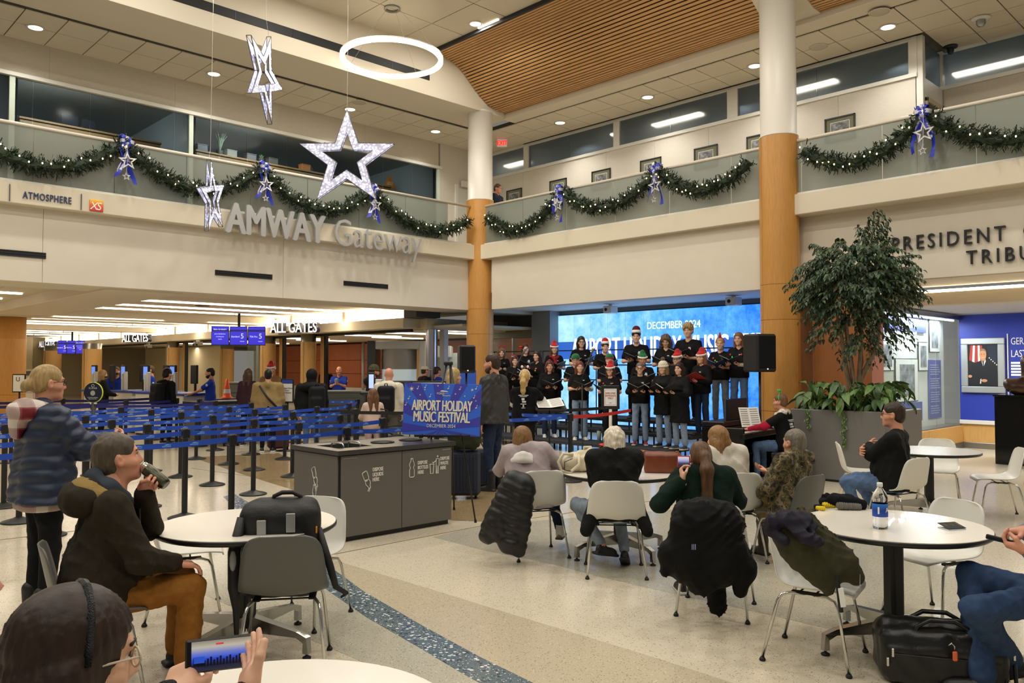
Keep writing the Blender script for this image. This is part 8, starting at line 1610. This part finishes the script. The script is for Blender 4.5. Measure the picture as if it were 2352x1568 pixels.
MB().tube([f(1922, 1320, -.13), f(1930, 1390, -.15), f(1932, 1405, -.15)], .012, 6).build('strap', RUB, t); v = f(1934, 1372, -.19); MB().bbox(-.014, .014, -.002, .002, -.05, .05, .001, 0, Matrix.Translation(v) @ Matrix.Rotation(YAW-R(90), 4, 'Z') @ Matrix.Rotation(R(-8), 4, 'Y')).build('paper_tag', MATW, t); MB().tube([f(1975, 1318, -.05), f(1975, 1345, -.06)], .002, 4).build('zip_pull', CHROME, t)
# backpack on the charcoal chair
v = Vector((2.40, 4.34, .46)); t = thing('backpack', 'black backpack with grey patches leaning in the charcoal chair', 'backpack', v, R(56)); BPB = M('backpack nylon', '101012', .6, bump=(60, .25)); GRP = M('reflective grey', '9a9a98', .5)
mk('body', [(*soft([rbox((-.06, .045, .18), (.10, .225, .28), .08, (0, R(-8), 0)), rbox((-.04, .03, .40), (.09, .19, .07), .06)], .012, wrinkle(.003)), 0)], BPB, t)
MB().tube([(-.07, .10, .43), (-.07, .085, .485), (-.07, .04, .505), (-.07, -.02, .505), (-.07, -.065, .48), (-.07, -.08, .43)], [.011, .012, .013, .013, .012, .011], 8).build('handle', BPB, t, True)
for y, z0, z1, m, n in ((.14, .27, .405, GRP, 'grey_patch'), (-.02, .33, .44, GRP, 'grey_patch')): MB().bbox(-.172, -.16, y-.025, y+.025, z0, z1, .003, 0, Matrix.Rotation(R(-8), 4, 'Y') @ Matrix.Translation((.02, 0, -.01))).build(n, m, t)
MB().tube([(-.15, .25, .38), (-.20, .285, .2), (-.20, .285, .0), (-.2, .27, -.12), (-.2, .265, -.36)], [.028, .034, .032, .02, .008], 8).build('shoulder_strap', BPB, t, True); MB().tube([(-.12, -.17, .3), (-.15, -.24, .08), (-.12, -.27, -.04), (-.08, -.33, -.09), (-.05, -.30, -.12)], [.02, .022, .018, .014, .008], 8).build('shoulder_strap', BPB, t, True); MB().ell((-.235, .285, .16), (.012, .02, .06), 10).build('grey_pad', GRP, t, True); MB().bbox(-.165, -.15, -.165, -.155, .28, .32, .003).build('orange_tab', M('orange tab', 'e08a20', .5), t)
for y in (.1, -.08): MB().tube([(-.13, y, .42), (-.15, y+.01, .405), (-.15, y+.02, .38)], .003, 5).build('zip_pull', CHROME, t)
# handbags
v = gp(1330, 1086, .745); t = thing('handbag', 'cream leather handbag lying on the middle table', 'handbag', v, YAW-R(90)); CRL = M('cream leather', 'cdc3a8', .45, bump=(60, .1))
mk('body', [(*soft([rbox((.04, .12, .085), (.17, .09, .09), .07, (0, R(-6), 0)), cone((-.1, .06, .09), (.12, .04, .12), .05, .04), cone((.02, .08, .16), (.1, .08, .19), .03, .03)], .01, wrinkle(.008, 1.2)), 0)], CRL, t); MB().tube([(-.05, .04, .16), (-.14, .02, .17), (-.185, .0, .10), (-.16, -.01, .02), (-.08, -.02, .01), (-.0, -.02, .08), (.0, .02, .16)], .014, 8).build('strap', CRL, t, True); MB().tube([(-.06, -.02, .13), (-.13, -.02, .1), (-.13, -.03, .03), (-.07, -.03, .02)], .004, 6).build('ring', BLACKM, t, True); MB().tube([(.05, .1, .17), (.06, .08, .22), (.11, .09, .22), (.13, .1, .17)], .016, 8).build('handle', CRL, t, True)
v = gp(1521, 1088, .745); t = thing('handbag', 'brown leather handbag standing on the middle table', 'handbag', v, YAW-R(90)-R(6)); BRL = M('brown leather', '6e3418', .4, noise=(12, .12), bump=(80, .1))
mk('body', [(*soft([rbox((0, .1, .085), (.155, .07, .09), .03), cone((-.15, .1, .16), (.15, .1, .15), .03, .03)], .01, wrinkle(.003)), 0)], BRL, t); MB().tube([(-.15, .1, .15), (-.20, .1, .205), (-.16, .1, .19), (-.08, .09, .18)], .010, 8).build('strap', BRL, t, True)
for x in (-.16, .14): MB().tube([(x+.016*math.cos(a), .08, .175+.016*math.sin(a)) for a in [2*PI*i/10 for i in range(10)]], .004, 5, 0, True).build('ring', M('brass', 'b08a48', .3, metal=1), t, True)
# on the right table: bottle, passport, gloves and hat
v = gp(2022, 1213, .745); t = thing('water_bottle', 'clear plastic water bottle with a blue label on the right table', 'bottle', v, YAW-R(90)); CLR = M('clear plastic', 'f4f8fa', .05, trans=1, ior=1.12, spec=.6)
MB().lathe([(0, .006), (.03, .0), (.040, .006), (.0425, .03), (.040, .045), (.0425, .06), (.0425, .15), (.0405, .158), (.0425, .166), (.042, .185), (.036, .205), (.022, .228), (.0145, .24), (.0145, .252)], 32).build('body', CLR, t, True); MB().lathe([(.0432, .072), (.0434, .074), (.0434, .146), (.0432, .148)], 32).build('label', grad('bottle label blue', ['1c50b0', '123a9a', '2a7ad0'], 2, 0, .07, .15), t, True); MB().lathe([(0, .245), (.0165, .245), (.0165, .265), (.015, .268), (0, .268)], 20).build('cap', M('cap white', 'e8e8e6', .4), t, True)
text('label_print', 'A', .04, MATW, t, (.012, -.0445, .10), (R(90), 0, R(18)), .0006, 0, 'LEFT', .8); MB().bbox(-.03, -.02, -.038, -.034, .09, .13, .001).build('barcode', MATW, t)
v = gp(2186, 1214, .745); t = thing('passport', 'dark blue passport lying half open on the right table', 'passport', v, R(150)); PPB = M('passport navy', '141a2c', .5); GLD = M('gold foil', 'b09450', .35, metal=.8)
o = MB().bbox(-.062, .062, -.044, .044, .0, .0035, .001, 0, Matrix.Translation((0, 0, .018)) @ Matrix.Rotation(R(-13), 4, 'X')).build('cover', PPB, t); MB().bbox(-.06, .06, -.044, .044, 0, .006, .001).build('pages', M('passport pages', 'c8d4d4', .6), t)
mb = MB(); T = Matrix.Translation((0, 0, .0225)) @ Matrix.Rotation(R(-13), 4, 'X')
for k in range(10): a = 2*PI*k/10; mb.box(.009*math.cos(a)-.002, .009*math.cos(a)+.002, .009*math.sin(a)-.002, .009*math.sin(a)+.002, -.0004, .0004, 0, T)
mb.box(-.048, -.044, -.028, .028, -.0004, .0004, 0, T).box(.036, .04, -.02, .02, -.0004, .0004, 0, T).box(.044, .047, -.016, .016, -.0004, .0004, 0, T); mb.build('emblem_print', GLD, o)
v = gp(1938, 1170, .745); rt = YAW-R(90)
t = thing('winter_hat', 'black and grey knitted hat lying on the right table', 'hat', v, rt); KG = M('grey knit', '6e665a', .95, bump=(120, .8)); KB = M('black knit', '0f1014', .95, bump=(150, .4))
mk('crown', [(*soft([rbox((.05, .05, .045), (.11, .07, .035), .03, (0, R(10), 0)), cone((-.06, .06, .05), (.06, .05, .06), .035, .03)], .008, wrinkle(.004)), 0)], KB, t); mk('cuff', [(*soft([cone((-.03, -.01, .03), (.09, -.02, .022), .026, .022)], .006, lambda x, y, z: .004*np.sin(420*x)), 0)], KG, t)
v = gp(1903, 1166, .745); t = thing('glove', 'black knitted glove with a yellow cuff on the right table', 'glove', v, rt); mk('palm', [(*soft([rbox((.02, .04, .03), (.06, .05, .026), .022), cone((.02, .07, .05), (-.01, .06, .075), .014, .01), cone((.05, .07, .05), (.02, .08, .08), .014, .011)], .007, wrinkle(.003)), 0)], KB, t); mk('cuff', [(*soft([cone((-.03, -.01, .02), (.03, -.02, .02), .019)], .006, lambda x, y, z: .004*np.sin(500*x)), 0)], M('yellow knit', 'd8bc28', .9), t)
v = gp(1885, 1172, .745); t = thing('glove', 'second black glove, only its yellow cuff showing at the edge of the pile', 'glove', v, rt); mk('cuff', [(*soft([cone((-.02, 0, .016), (.012, -.01, .016), .015)], .006, lambda x, y, z: .003*np.sin(500*x)), 0)], M('yellow knit', 'd8bc28', .9), t); mk('palm', [(*soft([rbox((.0, .03, .018), (.03, .03, .016), .014)], .007), 0)], KB, t)
# leather duffel
v = gp(2176, 1584); t = thing('duffel_bag', 'large black leather travel bag on the floor at the lower right', 'bag', v, YAW-R(90)-R(14)); LTH = M('black leather', '121211', .36, noise=(30, .2), bump=(70, .15))
mk('body', [(*soft([rbox((0, .16, .145), (.315, .15, .145), .06), cone((-.25, .16, .26), (.25, .16, .25), .07, .07), rbox((.0, .03, .11), (.29, .04, .10), .03)], .012, wrinkle(.006, .8)), 0)], LTH, t)
for y in (.06, .22): MB().tube([(-.15, y, .2), (-.13, y, .30), (-.06, y+.02, .335), (.06, y+.02, .335), (.13, y, .30), (.15, y, .2)], .013, 8).build('handle', LTH, t, True)
MB().tube([(-.27, -.012, .17), (0, -.022, .165), (.27, -.012, .16)], .004, 5).build('zip', M('zip dark', '3a3a38', .4, metal=.5), t)
for x, z in ((-.265, .18), (.285, .06), (-.29, .13)): MB().bbox(x-.006, x+.006, -.025, -.012, z-.025, z+.02, .002).build('zip_pull', CHROME, t)
MB().tube([(.0, -.03, .24), (.015, -.035, .255), (.03, -.03, .24), (.03, -.03, .215)], .004, 6).build('clasp', CHROME, t, True); MB().bbox(.018, .042, -.045, -.03, .165, .215, .005).build('luggage_tag', M('tag orange', 'e0643c', .4), t); MB().tube([(.31, .1, .2), (.335, .05, .14), (.33, .02, .06), (.325, .04, -.0+.01)], .010, 6).build('shoulder_strap', LTH, t, True); MB().bbox(.318, .332, .02, .05, .17, .2, .003).build('buckle', CHROME, t)
# wheelchair between the girl in pink and the cream sweatshirt
v = atd(905, 860, 13.5); t = thing('wheelchair', 'empty black wheelchair beside the little girl in pink', 'wheelchair', (v.x, v.y, 0), YAW-R(60))
MB().bbox(-.22, .22, -.2, .22, .46, .52, .02).build('seat', CO1, t); MB().bbox(-.22, -.18, -.2, .22, .5, .95, .015).build('backrest', CO1, t)
for sy in (-.26, .28):
    w_ = MB().tube([(-.05+.28*math.cos(a), sy, .29+.28*math.sin(a)) for a in [2*PI*i/24 for i in range(24)]], .014, 6, 0, True).build('wheel', RUB, t, True); MB().tube([(-.05+.24*math.cos(a), sy, .29+.24*math.sin(a)) for a in [2*PI*i/24 for i in range(24)]], .006, 5, 0, True).build('hand_rim', CHROME, w_, True)
    MB().tube([(-.2, sy*.85, .5), (-.2, sy*.85, .98), (-.32, sy*.85, 1.0)], .012, 6).build('push_handle', RUB, t, True); MB().tube([(.35, sy*.7, .05), (.35, sy*.7, .3), (.2, sy*.8, .48), (.2, sy*.8, .68), (-.2, sy*.85, .68)], .011, 6).build('arm_frame', BLACKM, t, True); MB().cyl((.35, sy*.7-.015, .06), (.35, sy*.7+.015, .06), .06, n=14).build('caster', RUB, t, True)
